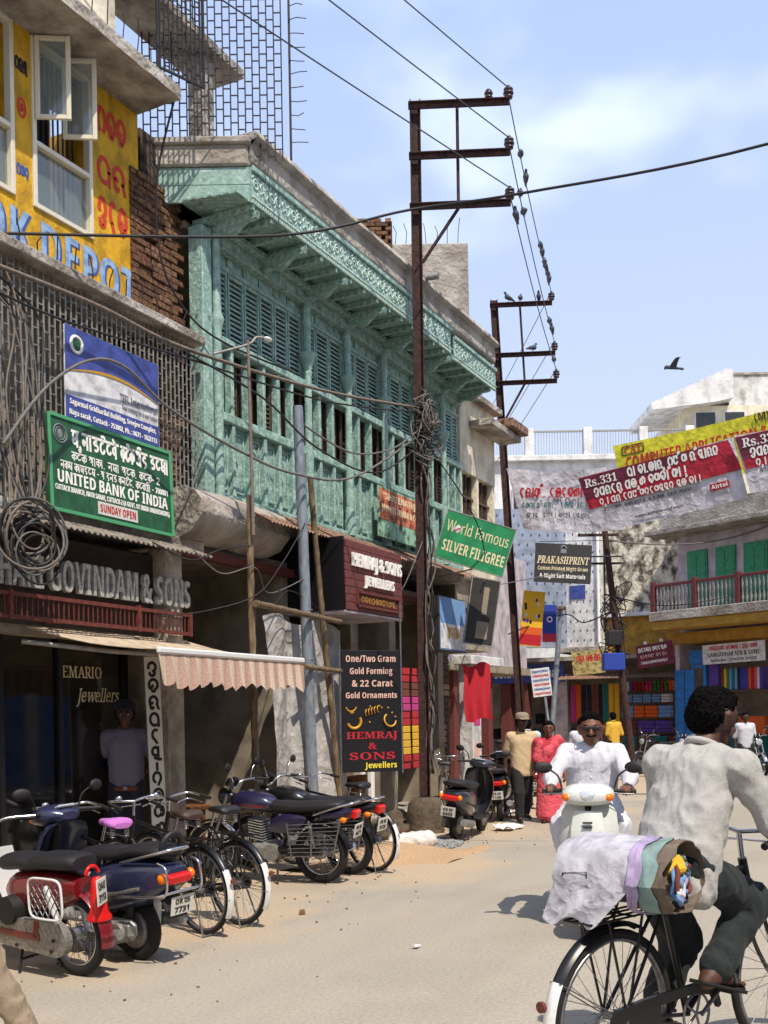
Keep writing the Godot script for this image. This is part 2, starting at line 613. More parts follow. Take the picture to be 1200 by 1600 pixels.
func setup() -> void:
	rng.seed = 11
	var cam := Camera3D.new()
	cam.name = "camera"
	var a := deg_to_rad(26.7)
	var fw := V(cos(a), 0, -sin(a))
	var rt := V(sin(a), 0, cos(a))
	var rl := deg_to_rad(1.0)
	var up := Vector3.UP * cos(rl) + rt * sin(rl)
	cam.transform = Transform3D(Basis(fw.cross(up).normalized(), up, -fw), V(0, 1.7, 7.3))
	cam.projection = Camera3D.PROJECTION_FRUSTUM
	cam.near = 0.1
	cam.far = 600.0
	cam.size = 0.1 * 1600.0 / 1650.0
	cam.frustum_offset = Vector2(0, 0.1 * 318.0 / 1650.0)
	add_child(cam)
	var we := WorldEnvironment.new()
	we.name = "environment"
	var e := Environment.new()
	e.background_mode = Environment.BG_SKY
	var sm := ProceduralSkyMaterial.new()
	sm.sky_top_color = Color(0.66, 0.77, 0.97)
	sm.sky_horizon_color = Color(0.91, 0.94, 1.0)
	sm.sky_curve = 0.30
	sm.sky_energy_multiplier = 1.0
	sm.ground_bottom_color = Color(0.40, 0.37, 0.33)
	sm.ground_horizon_color = Color(0.70, 0.68, 0.68)
	var im := Image.create(1024, 512, false, Image.FORMAT_RGBA8)
	var q := FastNoiseLite.new()
	q.seed = 21; q.frequency = 0.9; q.fractal_octaves = 6; q.fractal_gain = 0.55
	for y in 256:
		var el := (0.5 - (y + 0.5) / 512.0) * PI
		for x in 1024:
			var az := TAU * x / 1024.0
			var d := V(cos(el) * sin(az), sin(el) * 2.2, cos(el) * cos(az)) * 1.6
			var c := q.get_noise_3d(d.x, d.y, d.z)
			var k := smoothstep(-0.05, 0.45, c) * 0.5
			im.set_pixel(x, y, Color(0.99, 0.98, 1.0, k))
	sm.sky_cover = ImageTexture.create_from_image(im)
	var sk := Sky.new()
	sk.sky_material = sm
	e.sky = sk
	e.tonemap_mode = Environment.TONE_MAPPER_LINEAR
	e.tonemap_exposure = 1.08
	e.sdfgi_enabled = true; e.ssao_enabled = true; e.ssil_enabled = true
	we.environment = e
	add_child(we)
	var sun := DirectionalLight3D.new()
	sun.name = "sun"
	sun.light_energy = 1.6
	sun.light_color = Color(1.0, 0.955, 0.89)
	sun.light_angular_distance = 0.5
	sun.shadow_enabled = true
	var ts := V(-0.318, 0.848, 0.424).normalized()
	sun.transform = Transform3D(Basis.looking_at(-ts, Vector3.UP), V(0, 30, 0))
	add_child(sun)

func gray(v: float) -> Color:
	return Color(v, v, v)

func materials() -> void:
	tex("grain", 0.04, [[0.25, gray(0.80)], [0.75, gray(1.0)]], 1, 5)
	tex("blotch", 0.011, [[0.2, gray(0.78)], [0.5, gray(0.93)], [0.8, gray(1.0)]], 2, 6)
	tex("stain", 0.010, [[0.22, Color(0.42, 0.39, 0.36)], [0.38, Color(0.72, 0.70, 0.67)], [0.52, gray(0.93)], [0.8, gray(1.0)]], 3, 6)
	tex("peel", 0.026, [[0.12, Color(0.36, 0.33, 0.28)], [0.20, Color(0.46, 0.54, 0.49)], [0.27, Color(0.53, 0.645, 0.61)], [0.6, Color(0.60, 0.725, 0.69)], [0.75, Color(0.74, 0.82, 0.79)]], 4, 6)
	tex("rust", 0.02, [[0.25, Color(0.15, 0.09, 0.08)], [0.5, Color(0.22, 0.13, 0.12)], [0.75, Color(0.31, 0.19, 0.16)]], 5, 6)
	tex("brick", 0.02, [[0.25, Color(0.32, 0.24, 0.18)], [0.5, Color(0.46, 0.34, 0.25)], [0.75, Color(0.55, 0.43, 0.33)]], 6, 6)
	tex("conc", 0.010, [[0.15, Color(0.44, 0.41, 0.37)], [0.36, Color(0.53, 0.50, 0.46)], [0.6, Color(0.62, 0.59, 0.55)], [0.8, Color(0.70, 0.68, 0.64)]], 7, 6)
	tex("moldy", 0.018, [[0.22, Color(0.28, 0.26, 0.23)], [0.40, Color(0.52, 0.49, 0.44)], [0.54, Color(0.72, 0.70, 0.62)], [0.75, Color(0.84, 0.82, 0.76)]], 8, 6)
	tex("wood", 0.012, [[0.25, Color(0.40, 0.33, 0.26)], [0.5, Color(0.58, 0.50, 0.40)], [0.75, Color(0.72, 0.64, 0.52)]], 9, 5)
	tex("road", 0.03, [[0.2, gray(0.89)], [0.5, gray(0.96)], [0.8, gray(1.0)]], 10, 6, FastNoiseLite.TYPE_SIMPLEX_SMOOTH, 1024)
	tex("cloth", 0.05, [[0.2, gray(0.93)], [0.8, gray(1.0)]], 22, 4)
	tex("speck", 0.16, [[0.22, gray(0.55)], [0.34, gray(0.9)], [0.7, gray(1.0)]], 12, 3)
	ntex("nfine", 0.07, 5.0, 13, 4)
	ntex("nwide", 0.015, 9.0, 14, 5)
	ntex("ncloth", 0.009, 14.0, 15, 3)
	T.ncloth.noise.fractal_type = FastNoiseLite.FRACTAL_RIDGED
	var s1 := Vector3.ONE
	mat("green", C(232, 236, 234), 0.62, 0, "peel", V(0.7, 0.45, 0.7), "nfine", 0.35)
	mat("greend", C(232, 236, 234), 0.7, 0, "peel", V(0.9, 0.9, 0.9), "nfine", 0.35)
	mat("carve", C(190, 214, 202), 0.6, 0, "blotch", V(2, 2, 2))
	mat("brownslat", C(92, 72, 58), 0.75, 0, "blotch", V(1.5, 3, 1.5))
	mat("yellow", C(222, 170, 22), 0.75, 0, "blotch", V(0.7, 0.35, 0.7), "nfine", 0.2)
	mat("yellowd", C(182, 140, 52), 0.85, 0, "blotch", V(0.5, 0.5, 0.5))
	mat("conc", Color.WHITE, 0.9, 0, "conc", V(0.32, 0.26, 0.32), "nfine", 0.6)
	mat("concd", Color.WHITE, 0.92, 0, "conc", V(0.32, 0.26, 0.32), "nfine", 0.6)
	mat("moldy", Color.WHITE, 0.9, 0, "moldy", V(0.28, 0.2, 0.28), "nfine", 0.4)
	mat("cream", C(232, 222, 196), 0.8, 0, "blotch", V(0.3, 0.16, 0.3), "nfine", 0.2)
	mat("white", C(226, 226, 224), 0.75, 0, "blotch", V(0.3, 0.16, 0.3), "nfine", 0.2)
	mat("whitest", C(222, 222, 218), 0.78, 0, "stain", V(0.22, 0.12, 0.22))
	mat("plast", C(238, 236, 230), 0.6)
	mat("tileshade", C(150, 160, 178), 0.45, 0, "blotch", V(0.5, 0.5, 0.5))  # blue grey tile colour carries the shade of the flank
	mat("motif", C(70, 84, 104), 0.5)
	mat("pinkgrey", C(196, 186, 192), 0.8, 0, "blotch", V(0.4, 0.3, 0.4))
	mat("darkroom", C(158, 146, 128), 0.9, 0, "blotch", V(0.3, 0.3, 0.3))  # dingy wall paint kept darker to stand in for room shade
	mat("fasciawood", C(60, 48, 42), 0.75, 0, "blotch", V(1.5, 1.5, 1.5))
	mat("interior", C(158, 146, 128), 0.9, 0, "blotch", V(0.3, 0.3, 0.3))  # same wall tone, held down so the shops stay dark inside
	mat("iron", C(48, 44, 44), 0.6, 0.4, "grain", V(3, 3, 3))
	mat("ironl", C(158, 155, 148), 0.6, 0.3, "blotch", V(2, 2, 2))
	mat("rust", Color.WHITE, 0.85, 0.1, "rust", V(1.2, 0.8, 1.2), "nfine", 0.5)
	mat("redrail", C(112, 52, 42), 0.7, 0.1, "blotch", V(2, 2, 2))
	for i in 4:
		mat("brick%d" % i, [C(255, 250, 245), C(225, 205, 195), C(235, 225, 200), C(200, 190, 190)][i], 0.9, 0, "brick", V(1.3 + i * 0.2, 1.1, 1.2), "nfine", 0.8)
	mat("mortar", C(84, 72, 60), 0.95, 0, "stain", s1)
	mat("sheet", C(142, 134, 124), 0.7, 0.15, "stain", V(0.9, 0.9, 0.9))
	mat("sheetred", C(150, 118, 98), 0.75, 0.1, "stain", V(0.9, 0.9, 0.9))
	mat("bamboo", C(188, 184, 172), 0.7, 0, "wood", V(3, 0.5, 3), "nfine", 0.3)
	mat("pipe", C(146, 156, 166), 0.55, 0.35, "blotch", V(2, 0.7, 2))
	mat("tarp", C(176, 172, 168), 0.62, 0, "blotch", V(0.6, 0.5, 0.6), "ncloth", 0.6)
	mat("awning", C(196, 178, 152), 0.85, 0, "blotch", V(1, 1, 1))
	mat("aw1", C(212, 190, 170), 0.85, 0, "grain", V(2, 2, 2))
	mat("aw2", C(190, 156, 140), 0.85, 0, "grain", V(2, 2, 2))
	mat("cable", C(30, 28, 30), 0.6)
	mat("cableg", C(112, 108, 104), 0.7, 0, "blotch", V(2, 2, 2))
	mat("cabler", C(124, 112, 100), 0.8, 0, "blotch", V(2, 2, 2))
	mat("wire", C(70, 70, 76), 0.5, 0.4)
	mat("porcelain", C(60, 44, 44), 0.3)
	var g := mat("glass", Color(0.55, 0.62, 0.62, 0.25), 0.06)
	g.transparency = BaseMaterial3D.TRANSPARENCY_ALPHA
	var gd := mat("glassd", Color(0.03, 0.035, 0.04, 0.5), 0.05)
	gd.transparency = BaseMaterial3D.TRANSPARENCY_ALPHA
	# vehicles
	mat("tyre", C(28, 27, 27), 0.85, 0, "speck", V(4, 4, 4))
	mat("chrome", C(200, 200, 205), 0.18, 0.95)
	mat("steel", C(150, 150, 152), 0.38, 0.8, "blotch", V(3, 3, 3))
	mat("alu", C(158, 156, 152), 0.5, 0.55, "blotch", V(4, 4, 4))
	mat("black", C(20, 20, 22), 0.35, 0, "speck", V(3, 3, 3))
	mat("blackm", C(26, 25, 26), 0.65, 0, "blotch", V(3, 3, 3))
	mat("seatblk", C(30, 29, 34), 0.55, 0, "grain", V(5, 5, 5), "nfine", 0.25)
	mat("seatbrn", C(66, 46, 36), 0.6, 0, "grain", V(5, 5, 5))
	mat("pinkseat", C(196, 116, 196), 0.75, 0, "grain", V(5, 5, 5), "ncloth", 0.4)
	for k in [["pblue", C(38, 44, 72)], ["ppurple", C(32, 28, 62)], ["pred", C(112, 12, 20)], ["pgrey", C(44, 46, 54)], ["psilver", C(204, 207, 202)], ["pwhite", C(224, 224, 222)], ["pblack", C(22, 22, 26)], ["pcream", C(222, 214, 190)]]:  # pred is lowered so its red carries the shade on the moped
		var pm := mat(k[0], k[1], 0.32, 0, "cloth", V(1.3, 1.3, 1.3))
		pm.clearcoat_enabled = true
		pm.clearcoat = 0.7
		pm.clearcoat_roughness = 0.12
	mat("lampred", C(196, 20, 18), 0.2)
	mat("lamporange", C(240, 120, 12), 0.2)
	mat("lampclear", C(206, 212, 216), 0.12, 0.4)
	mat("plate", C(222, 222, 214), 0.6, 0, "grain", V(4, 4, 4))
	mat("ink", C(24, 22, 26), 0.7)
	mat("inkw", C(236, 234, 228), 0.7)
	mat("inkr", C(178, 22, 40), 0.7)
	mat("inkred2", C(196, 60, 30), 0.75)
	mat("inkdr", C(170, 20, 30), 0.7)
	mat("inky", C(228, 206, 64), 0.7)
	mat("inkp", C(216, 176, 160), 0.7)
	mat("inkblue", C(150, 182, 220), 0.75, 0, "blotch", V(1, 1, 1))
	mat("inkdblue", C(54, 84, 150), 0.75)
	mat("inkcream", C(222, 206, 168), 0.7)
	mat("oldmetal", C(186, 186, 178), 0.5, 0.15, "blotch", V(3, 3, 3))
	mat("inkgrey", C(120, 122, 130), 0.7)
	mat("inkgold", C(196, 146, 40), 0.5, 0.2)
	mat("signgreen", C(34, 92, 58), 0.55, 0, "blotch", V(1.2, 0.8, 1.2))
	mat("signgreen2", C(22, 140, 84), 0.5, 0, "blotch", V(0.8, 0.8, 0.8))
	mat("signgreenl", C(70, 150, 104), 0.6)
	mat("signblue", C(66, 82, 160), 0.5, 0, "blotch", V(0.8, 0.8, 0.8))
	mat("signwhite", C(226, 226, 228), 0.55, 0, "blotch", V(0.9, 0.9, 0.9))
	mat("signdark", C(48, 46, 46), 0.6, 0, "blotch", V(0.8, 0.8, 0.8))
	mat("signblack", C(16, 15, 20), 0.45)
	mat("signmaroon", C(112, 56, 52), 0.7, 0, "blotch", V(2, 2, 2))
	mat("signorange", C(206, 118, 84), 0.7, 0, "stain", V(0.8, 0.8, 0.8))
	mat("signteal", C(146, 190, 160), 0.7, 0, "stain", V(0.8, 0.8, 0.8))
	mat("banred", C(186, 26, 52), 0.6, 0, "blotch", V(0.7, 0.7, 0.7), "ncloth", 0.3)
	mat("bandark", C(112, 26, 60), 0.6, 0, "blotch", V(0.7, 0.7, 0.7), "ncloth", 0.3)
	mat("banyel", C(214, 208, 36), 0.6, 0, "blotch", V(0.7, 0.7, 0.7), "ncloth", 0.3)
	var bw := mat("banwhite", C(222, 218, 226), 0.65, 0, "blotch", V(0.5, 0.5, 0.5), "ncloth", 0.4)
	bw.backlight_enabled = true
	bw.backlight = Color(0.35, 0.35, 0.36)
	mat("kraft", C(176, 160, 104), 0.8, 0, "stain", V(1, 1, 1))
	mat("stone", C(150, 138, 122), 0.95, 0, "conc", V(1.6, 1.6, 1.6), "nwide", 0.9)
	mat("sand", C(190, 158, 122), 0.97, 0, "grain", V(1.5, 1.5, 1.5), "nfine", 0.5)
	mat("gravel", C(150, 152, 150), 0.95, 0, "blotch", V(4, 4, 4))
	mat("paper", C(228, 226, 220), 0.8)
	mat("sack", C(222, 216, 210), 0.75, 0, "grain", V(3, 3, 3), "ncloth", 0.5)
	mat("bundle", C(190, 188, 196), 0.5, 0, "blotch", V(1.6, 1.6, 1.6), "ncloth", 0.7)
	mat("bundlep", C(176, 158, 196), 0.6, 0, "blotch", V(2, 2, 2), "ncloth", 0.5)
	mat("bundleg", C(126, 152, 148), 0.7, 0, "blotch", V(2, 2, 2), "ncloth", 0.5)
	mat("bundleb", C(112, 98, 84), 0.8, 0, "blotch", V(2, 2, 2), "ncloth", 0.5)
	# cloth, skin
	mat("skin", C(116, 72, 52), 0.6, 0, "grain", V(6, 6, 6))
	mat("skind", C(84, 52, 40), 0.6, 0, "grain", V(6, 6, 6))
	mat("hair", C(12, 10, 10), 0.9)
	M.hair.metallic_specular = 0.2
	mat("eye", C(225, 220, 212), 0.3)
	mat("lips", C(104, 56, 48), 0.6)
	for k in [["cwhite", C(204, 204, 212)], ["cgreywhite", C(172, 170, 166)], ["cdark", C(30, 38, 39)], ["ctan", C(196, 172, 136)], ["cblack", C(26, 25, 28)], ["cpink", C(214, 84, 96)], ["cpinkd", C(186, 52, 70)], ["cyel", C(216, 170, 60)], ["cmaroon", C(120, 50, 80)], ["clblue", C(182, 206, 214)], ["cguard", C(104, 100, 118)], ["cnavy", C(26, 28, 44)], ["ckhaki", C(142, 126, 106)], ["cred", C(180, 24, 40)], ["corange", C(214, 92, 30)], ["cblue", C(40, 66, 160)], ["clb", C(110, 150, 200)], ["cteal", C(20, 110, 110)], ["cmag", C(190, 50, 130)], ["cgreen", C(50, 120, 70)], ["cbrown", C(110, 54, 40)], ["cviolet", C(84, 60, 150)], ["cgold", C(226, 176, 40)]]:  # cguard: light shirt colour lowered to put the doorway shade into it
		var cm := mat(k[0], k[1], 0.9, 0, "cloth", V(2.5, 2.5, 2.5), "ncloth", 0.28)
		cm.rim_enabled = true
		cm.rim = 0.25
	mat("bluepaint", C(30, 118, 196), 0.55, 0, "blotch", V(1, 1, 1))
	mat("shutgreen", C(44, 150, 104), 0.6, 0, "blotch", V(1.5, 1.5, 1.5))
	mat("balred", C(108, 44, 46), 0.7, 0, "blotch", V(1.5, 1.5, 1.5))
	mat("balgrey", C(150, 148, 146), 0.85, 0, "blotch", V(1.5, 1.5, 1.5))
	mat("feather", C(80, 84, 96), 0.8, 0, "grain", V(9, 9, 9))
	mat("logw", C(176, 128, 76), 0.85, 0, "wood", V(3, 0.8, 3))

func road_y(x: float, z: float) -> float:
	return 0.12 * smoothstep(2.1, 5.2, z) * smoothstep(60.0, 14.0, x)

func ground() -> void:
	var xs := []
	var zs := []
	var t := -400.0
	while t < 400.0:
		xs.append(t)
		t += 0.16 if t >= 1.0 and t < 20.0 else 0.4 if t >= -6.0 and t < 36.0 else 4.0 if absf(t) < 80.0 else 60.0
		if t > -6.0 and xs[-1] < -6.0:
			t = -6.0
		if t > 1.0 and xs[-1] < 1.0:
			t = 1.0
	t = -300.0
	while t < 300.0:
		zs.append(t)
		t += 0.16 if t >= -1.0 and t < 9.0 else 0.5 if t >= -12.0 and t < 16.0 else 5.0 if absf(t) < 60.0 else 60.0
		for stop in [-12.0, -1.0]:
			if t > stop and zs[-1] < stop:
				t = stop
	var vv := PackedVector3Array()
	var cc := PackedColorArray()
	var ii := PackedInt32Array()
	var q := FastNoiseLite.new()
	q.seed = 8; q.frequency = 0.35; q.fractal_octaves = 5
	var ca := Color(0.375, 0.335, 0.272)
	var cs := Color(0.48, 0.365, 0.24)
	var cp := Color(0.315, 0.28, 0.228)
	for x in xs:
		for z in zs:
			var n1 := q.get_noise_2d(x, z)
			var n2 := q.get_noise_2d(x * 4.0 + 50.0, z * 4.0)
			var y := road_y(x, z) + n2 * 0.006
			vv.append(V(x, y, z))
			# loose sand lies against the shop fronts, bare worn road in the middle
			var s := clampf(smoothstep(3.1, 1.7, z + n1 * 1.8 + n2 * 0.5), 0.0, 1.0) * 0.85
			var c := ca.lerp(cp, smoothstep(0.0, 0.35, n1 + n2 * 0.4) * 0.5)
			# wheel worn streaks along the street, darker patched ground
			var n3 := q.get_noise_2d(x * 0.35 + 200.0, z * 6.0)
			c = c.lerp(cp, clampf(n3 * 0.9, 0.0, 0.35))
			c = c.lerp(cs, s)
			cc.append(c)
	var w := zs.size()
	for i in xs.size() - 1:
		for j in w - 1:
			var a := i * w + j
			ii.append_array(PackedInt32Array([a, a + w, a + 1, a + 1, a + w, a + w + 1]))
	var nn := PackedVector3Array()
	nn.resize(vv.size())
	nn.fill(Vector3.UP)
	for i in range(1, xs.size() - 1):
		for j in range(1, w - 1):
			var a := i * w + j
			nn[a] = (vv[a + 1] - vv[a - 1]).cross(vv[a + w] - vv[a - w]).normalized()
	var ar := []
	ar.resize(Mesh.ARRAY_MAX)
	ar[Mesh.ARRAY_VERTEX] = vv; ar[Mesh.ARRAY_NORMAL] = nn; ar[Mesh.ARRAY_COLOR] = cc; ar[Mesh.ARRAY_INDEX] = ii
	var m := ArrayMesh.new()
	m.add_surface_from_arrays(Mesh.PRIMITIVE_TRIANGLES, ar)
	var mt := mat("roadm", Color.WHITE, 0.93, 0, "road", V(0.9, 0.9, 0.9))
	mt.vertex_color_use_as_albedo = true
	var o := MeshInstance3D.new()
	o.name = "road"
	o.mesh = m
	m.surface_set_material(0, mt)
	o.set_meta("kind", "structure")
	add_child(o)

func bricks(p: Node3D, x0: float, x1: float, y0: float, y1: float, z: float) -> void:
	var ms := []
	for i in 4:
		for k in 2:
			ms.append(B.new().box(Vector3.ZERO, V([0.215, 0.1][k], 0.062, 0.1), Vector3.ZERO, 0.006).mesh(M["brick%d" % i]))
	var y := y0
	var r := 0
	while y < y1:
		var x := x0 + (0.055 if r % 2 else 0.11)
		if r % 2:
			inst(p, "brick", ms[rng.randi() % 4 * 2 + 1], V(x0 + 0.052, y + 0.035, z - 0.05 + rf(-0.012, 0.012)))
			x += 0.165
		while x < x1 - 0.05:
			var half := x > x1 - 0.1
			if rng.randf() > 0.02:
				inst(p, "brick", ms[rng.randi() % 4 * 2 + (1 if half else 0)], V(x, y + 0.035, z - 0.05 + rf(-0.02, 0.014)), V(0, rf(-1.5, 1.5), rf(-0.8, 0.8)))
			x += 0.226
		y += 0.073
		r += 1

func corrugated(x0: float, x1: float, a: Vector2, b: Vector2, pitch := 0.076, amp := 0.012) -> B:
	var k := int((x1 - x0) / pitch * 6)
	var g := []
	for i in k + 1:
		var x := lerpf(x0, x1, float(i) / k)
		var w := cos(TAU * (x - x0) / pitch) * amp
		var row := PackedVector3Array()
		for j in 3:
			var q := a.lerp(b, j / 2.0)
			row.append(V(x, q.y + w + fn.get_noise_2d(x * 20.0, j * 9.0) * 0.02, q.x))
		g.append(row)
	return B.new().slab(g, V(0, -0.006, 0))

func grille(w: float, h: float, step: float, link: float, r: float) -> B:
	var b := B.new()
	var k := int(w / step)
	for i in k + 1:
		b.box(V(i * step, h / 2, 0), V(r, h, r))
		if i < k:
			var y := link * (0.3 if i % 2 else 0.8)
			while y < h:
				b.box(V((i + 0.5) * step, y, 0), V(step - r, r * 0.8, r * 0.8))
				y += link
	return b

func yellow_building() -> void:
	var t := thingw("yellow_building", "yellow painted shop house with big blue wall lettering and open windows", "building", V(7.3, 0, -0.15))
	var z := -0.15
	var zb := -0.5
	pw(t, "wall", BM(5.0, 9.1, 5.9, 6.62, zb, z), M.yellow)
	pw(t, "wall", BM(8.36, 9.1, 6.62, 8.27, zb, z), M.yellow)
	pw(t, "wall", BM(7.31, 7.54, 6.62, 8.27, zb, z), M.yellow)
	pw(t, "wall", BM(5.0, 6.2, 6.62, 8.27, zb, z), M.yellow)
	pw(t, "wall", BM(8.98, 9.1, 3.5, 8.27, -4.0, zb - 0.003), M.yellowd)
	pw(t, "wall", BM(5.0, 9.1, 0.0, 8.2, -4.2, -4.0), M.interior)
	pw(t, "floor_slab", BM(5.0, 9.0, 5.8, 5.9, -4.0, -0.05), M.conc)
	# roof slab with its rough underside, parapet above
	var g := []
	for i in 30:
		var row := PackedVector3Array()
		for j in 8:
			row.append(V(lerpf(4.5, 9.09, i / 29.0), 8.27 + rf(-0.008, 0.008), lerpf(-0.9, 0.45, j / 7.0)))
		g.append(row)
	pw(t, "roof_slab", B.new().slab(g, V(0, 0.13, 0)), M.conc)
	pw(t, "parapet", BM(4.5, 8.4, 8.41, 9.9, 0.02, 0.16), M.cream)
	for i in 9:
		var x := 6.9 + i * 0.22
		pw(t, "rebar", B.new().tube([V(x, 8.4, 0.40), V(x + rf(-0.02, 0.02), 8.58, 0.41), V(x + rf(-0.05, 0.05), 8.40 + rf(0.26, 0.36), 0.42)], 0.006, 5), M.rust)
	# windows: frame, lower pane, bars, two sashes swung out
	for wnd in [[7.54, 8.36], [6.2, 7.31]]:
		var x0: float = wnd[0]
		var x1: float = wnd[1]
		var fr := B.new()
		fr.box(V(x0 + 0.025, 7.44, z - 0.02), V(0.05, 1.64, 0.09), Vector3.ZERO, 0.006).box(V(x1 - 0.025, 7.44, z - 0.02), V(0.05, 1.64, 0.09), Vector3.ZERO, 0.006)
		fr.box(V((x0 + x1) / 2, 6.645, z - 0.02), V(x1 - x0 - 0.1, 0.05, 0.09), Vector3.ZERO, 0.006).box(V((x0 + x1) / 2, 7.25, z - 0.02), V(x1 - x0 - 0.1, 0.05, 0.09), Vector3.ZERO, 0.006)
		fr.box(V((x0 + x1) / 2, 8.24, z - 0.02), V(x1 - x0 - 0.1, 0.05, 0.09), Vector3.ZERO, 0.006)
		var wn := pw(t, "window", fr, M.pcream)
		pw(wn, "pane", BM(x0 + 0.05, x1 - 0.05, 6.67, 7.225, z - 0.04, z - 0.034), M.glass)
		var bars := B.new()
		var x := x0 + 0.09
		while x < x1 - 0.06:
			bars.box(V(x, 7.44, z - 0.14), V(0.014, 1.6, 0.014))
			x += 0.068
		pw(wn, "bars", bars, M.iron)
		pw(t, "curtain", BM(x0 - 0.02, x1 + 0.02, 6.6, 8.25, -0.75, -0.73), M.cdark)
	for s in [[7.57, 7.46], [7.93, 7.44]]:
		var o := Node3D.new()
		o.name = "sash"
		t.add_child(o, true)
		o.position = V(s[0], s[1], z + 0.03) - V(7.3, 0, -0.15)
		o.rotation.y = deg_to_rad(-58)
		var w := 0.33
		var h := 0.80
		var b := B.new()
		for e in [0.02, w - 0.02]:
			b.box(V(e, h / 2, 0), V(0.045, h, 0.035), Vector3.ZERO, 0.005)
		for e in [0.024, h - 0.024]:
			b.box(V(w / 2, e, 0), V(w - 0.085, 0.045, 0.033), Vector3.ZERO, 0.005)
		part(o, "sash_frame", b, M.pcream)
		part(o, "pane", B.new().box(V(w / 2, h / 2, 0), V(w - 0.08, h - 0.08, 0.005)), M.glass)
	# painted name: blue letters with a darker edge
	var n := Node3D.new()
	n.name = "painted_name"
	t.add_child(n)
	text(n, "BOOK DEPOT", 0.36, 6.30, 0.40, 2.72, M.inkdblue, 0.004, "sansb", 0.002)
	text(n, "BOOK DEPOT", 0.33, 6.31, 0.40, 2.72, M.inkblue, 0.007, "sansb", 0.002)
	for r in [["ott", 7.93, 0.3], ["br", 7.42, 0.3], ["uEt", 6.98, 0.32]]:
		glyphs(n, r[0], 1.38, r[1], r[2], 0.46, M.inkred2, 0.004, 0.16)
	glyphs(n, "ors", 0.12, 7.9, 0.14, 0.16, M.ink, 0.004, 0.16)
	glyphs(n, "h", 0.12, 7.5, 0.2, 0.12, M.inkred2, 0.004, 0.14)
	glyphs(n, "okn", 0.12, 6.9, 0.12, 0.16, M.inkdblue, 0.004, 0.16)
	# first floor behind its iron screen
	pw(t, "wall", BM(5.0, 8.97, 3.55, 5.79, -0.45, -0.35), M.interior)
	pw(t, "ledge", BM(4.8, 9.72, 5.88, 5.98, -0.14, 0.26, 0.012), M.concd)
	for i in 17:
		var x := 5.6 + i * 0.24
		pw(t, "rebar", B.new().tube([V(x, 5.95, 0.16), V(x + rf(-0.02, 0.02), 6.1, 0.17), V(x + rf(-0.06, 0.06), 6.2 + rf(-0.05, 0.06), 0.18)], 0.007, 5), M.rust)
	var gb := grille(4.0, 2.2, 0.072, 0.16, 0.013)
	for i in gb.v.size():
		gb.v[i] += V(5.72, 3.68, 0.12)
	pw(t, "iron_screen", gb, M.ironl, "stuff")
	pw(t, "ledge", BM(4.8, 9.7, 3.56, 3.68, -0.4, 0.2, 0.01), M.concd)
	pw(t, "sunshade", corrugated(4.9, 9.3, Vector2(0.16, 3.60), Vector2(0.6, 3.43)), M.sheet)
	# dark fascia with the cut metal letters
	pw(t, "fascia", BM(4.8, 9.25, 2.58, 3.42, 0.0, 0.14), M.fasciawood)
	var rl := B.new()
	for y in [2.61, 2.81]:
		rl.box(V(7.3, y, 0.36), V(3.84, 0.035, 0.035))
	for x in [5.4, 6.68, 8.36, 9.2]:
		rl.box(V(x, 2.715, 0.362), V(0.04, 0.26, 0.04))
	rl.box(V(7.3, 2.61, 0.25), V(0.04, 0.03, 0.2)).box(V(9.2, 2.61, 0.25), V(0.04, 0.03, 0.2))
	pw(t, "railing", rl, M.redrail)
	var bl := B.new()
	for i in 60:
		bl.box(V(5.4 + i * 0.064, 2.71, 0.36), V(0.01, 0.17, 0.01))
	pw(t, "railing_bars", bl, M.redrail, "stuff")
	var ln := Node3D.new()
	ln.name = "metal_letters"
	t.add_child(ln)
	text(ln, "HARI GOVINDAM & SONS", 0.60, 3.025, 0.29, 2.64, M.oldmetal, 0.48, "sansb", 0.05)
	# shop below: side walls, ceiling, glass front, posts
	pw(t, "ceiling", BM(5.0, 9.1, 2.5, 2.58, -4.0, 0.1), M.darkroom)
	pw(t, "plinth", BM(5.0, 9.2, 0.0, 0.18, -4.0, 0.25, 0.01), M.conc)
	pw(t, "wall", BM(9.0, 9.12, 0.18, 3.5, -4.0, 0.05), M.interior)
	for x in [6.1, 7.0, 7.75, 8.7]:
		pw(t, "door_frame", BM(x - 0.03, x + 0.03, 0.18, 2.5, -0.18, -0.1), M.black)
	for x in [[6.13, 6.97], [7.03, 7.72], [7.78, 8.67]]:
		pw(t, "shop_glass", BM(x[0], x[1], 0.18, 2.5, -0.145, -0.137), M.glassd)
	pw(t, "counter", BM(5.6, 8.2, 0.18, 1.1, -2.2, -1.7, 0.02), M.interior)
	for i in 4:
		pw(t, "shelf", BM(5.3, 8.9, 0.9 + i * 0.42, 0.93 + i * 0.42, -3.9, -3.5), M.brownslat)
	for i in 26:
		var w := rf(0.07, 0.16)
		var hh := rf(0.1, 0.26)
		var sx := 5.5 + rng.randi() % 3 * 1.1 + rf(0, 0.9)
		var sy := 0.93 + (i % 4) * 0.42
		pw(t, "jewel_box", BX(V(sx, sy + hh / 2, -3.7 + rf(-0.1, 0.1)), V(w, hh, 0.1), 0.005), [M.cwhite, M.cred, M.cblue, M.cgold, M.clb][i % 5])
	text(ln, "EMARIO", 0.78, 2.18, 0.11, 0.55, M.inkcream, 0.02, "serif", 0.003)
	text(ln, "Jewellers", 1.02, 1.95, 0.13, 0.6, M.inkcream, 0.02, "serif", 0.003, 0.25)
	pw(t, "pillar", BM(8.87, 9.14, 0.18, 3.5, 0.07, 0.32, 0.015), M.conc)
	# leaning strip sign with painted letters
	var st := thing("strip_sign", "tall narrow white board with black Odia letters leaning by concrete pillar", "sign", V(8.58, 0.1, 0.42))
	st.rotation_degrees = V(0, -20, 2.0)
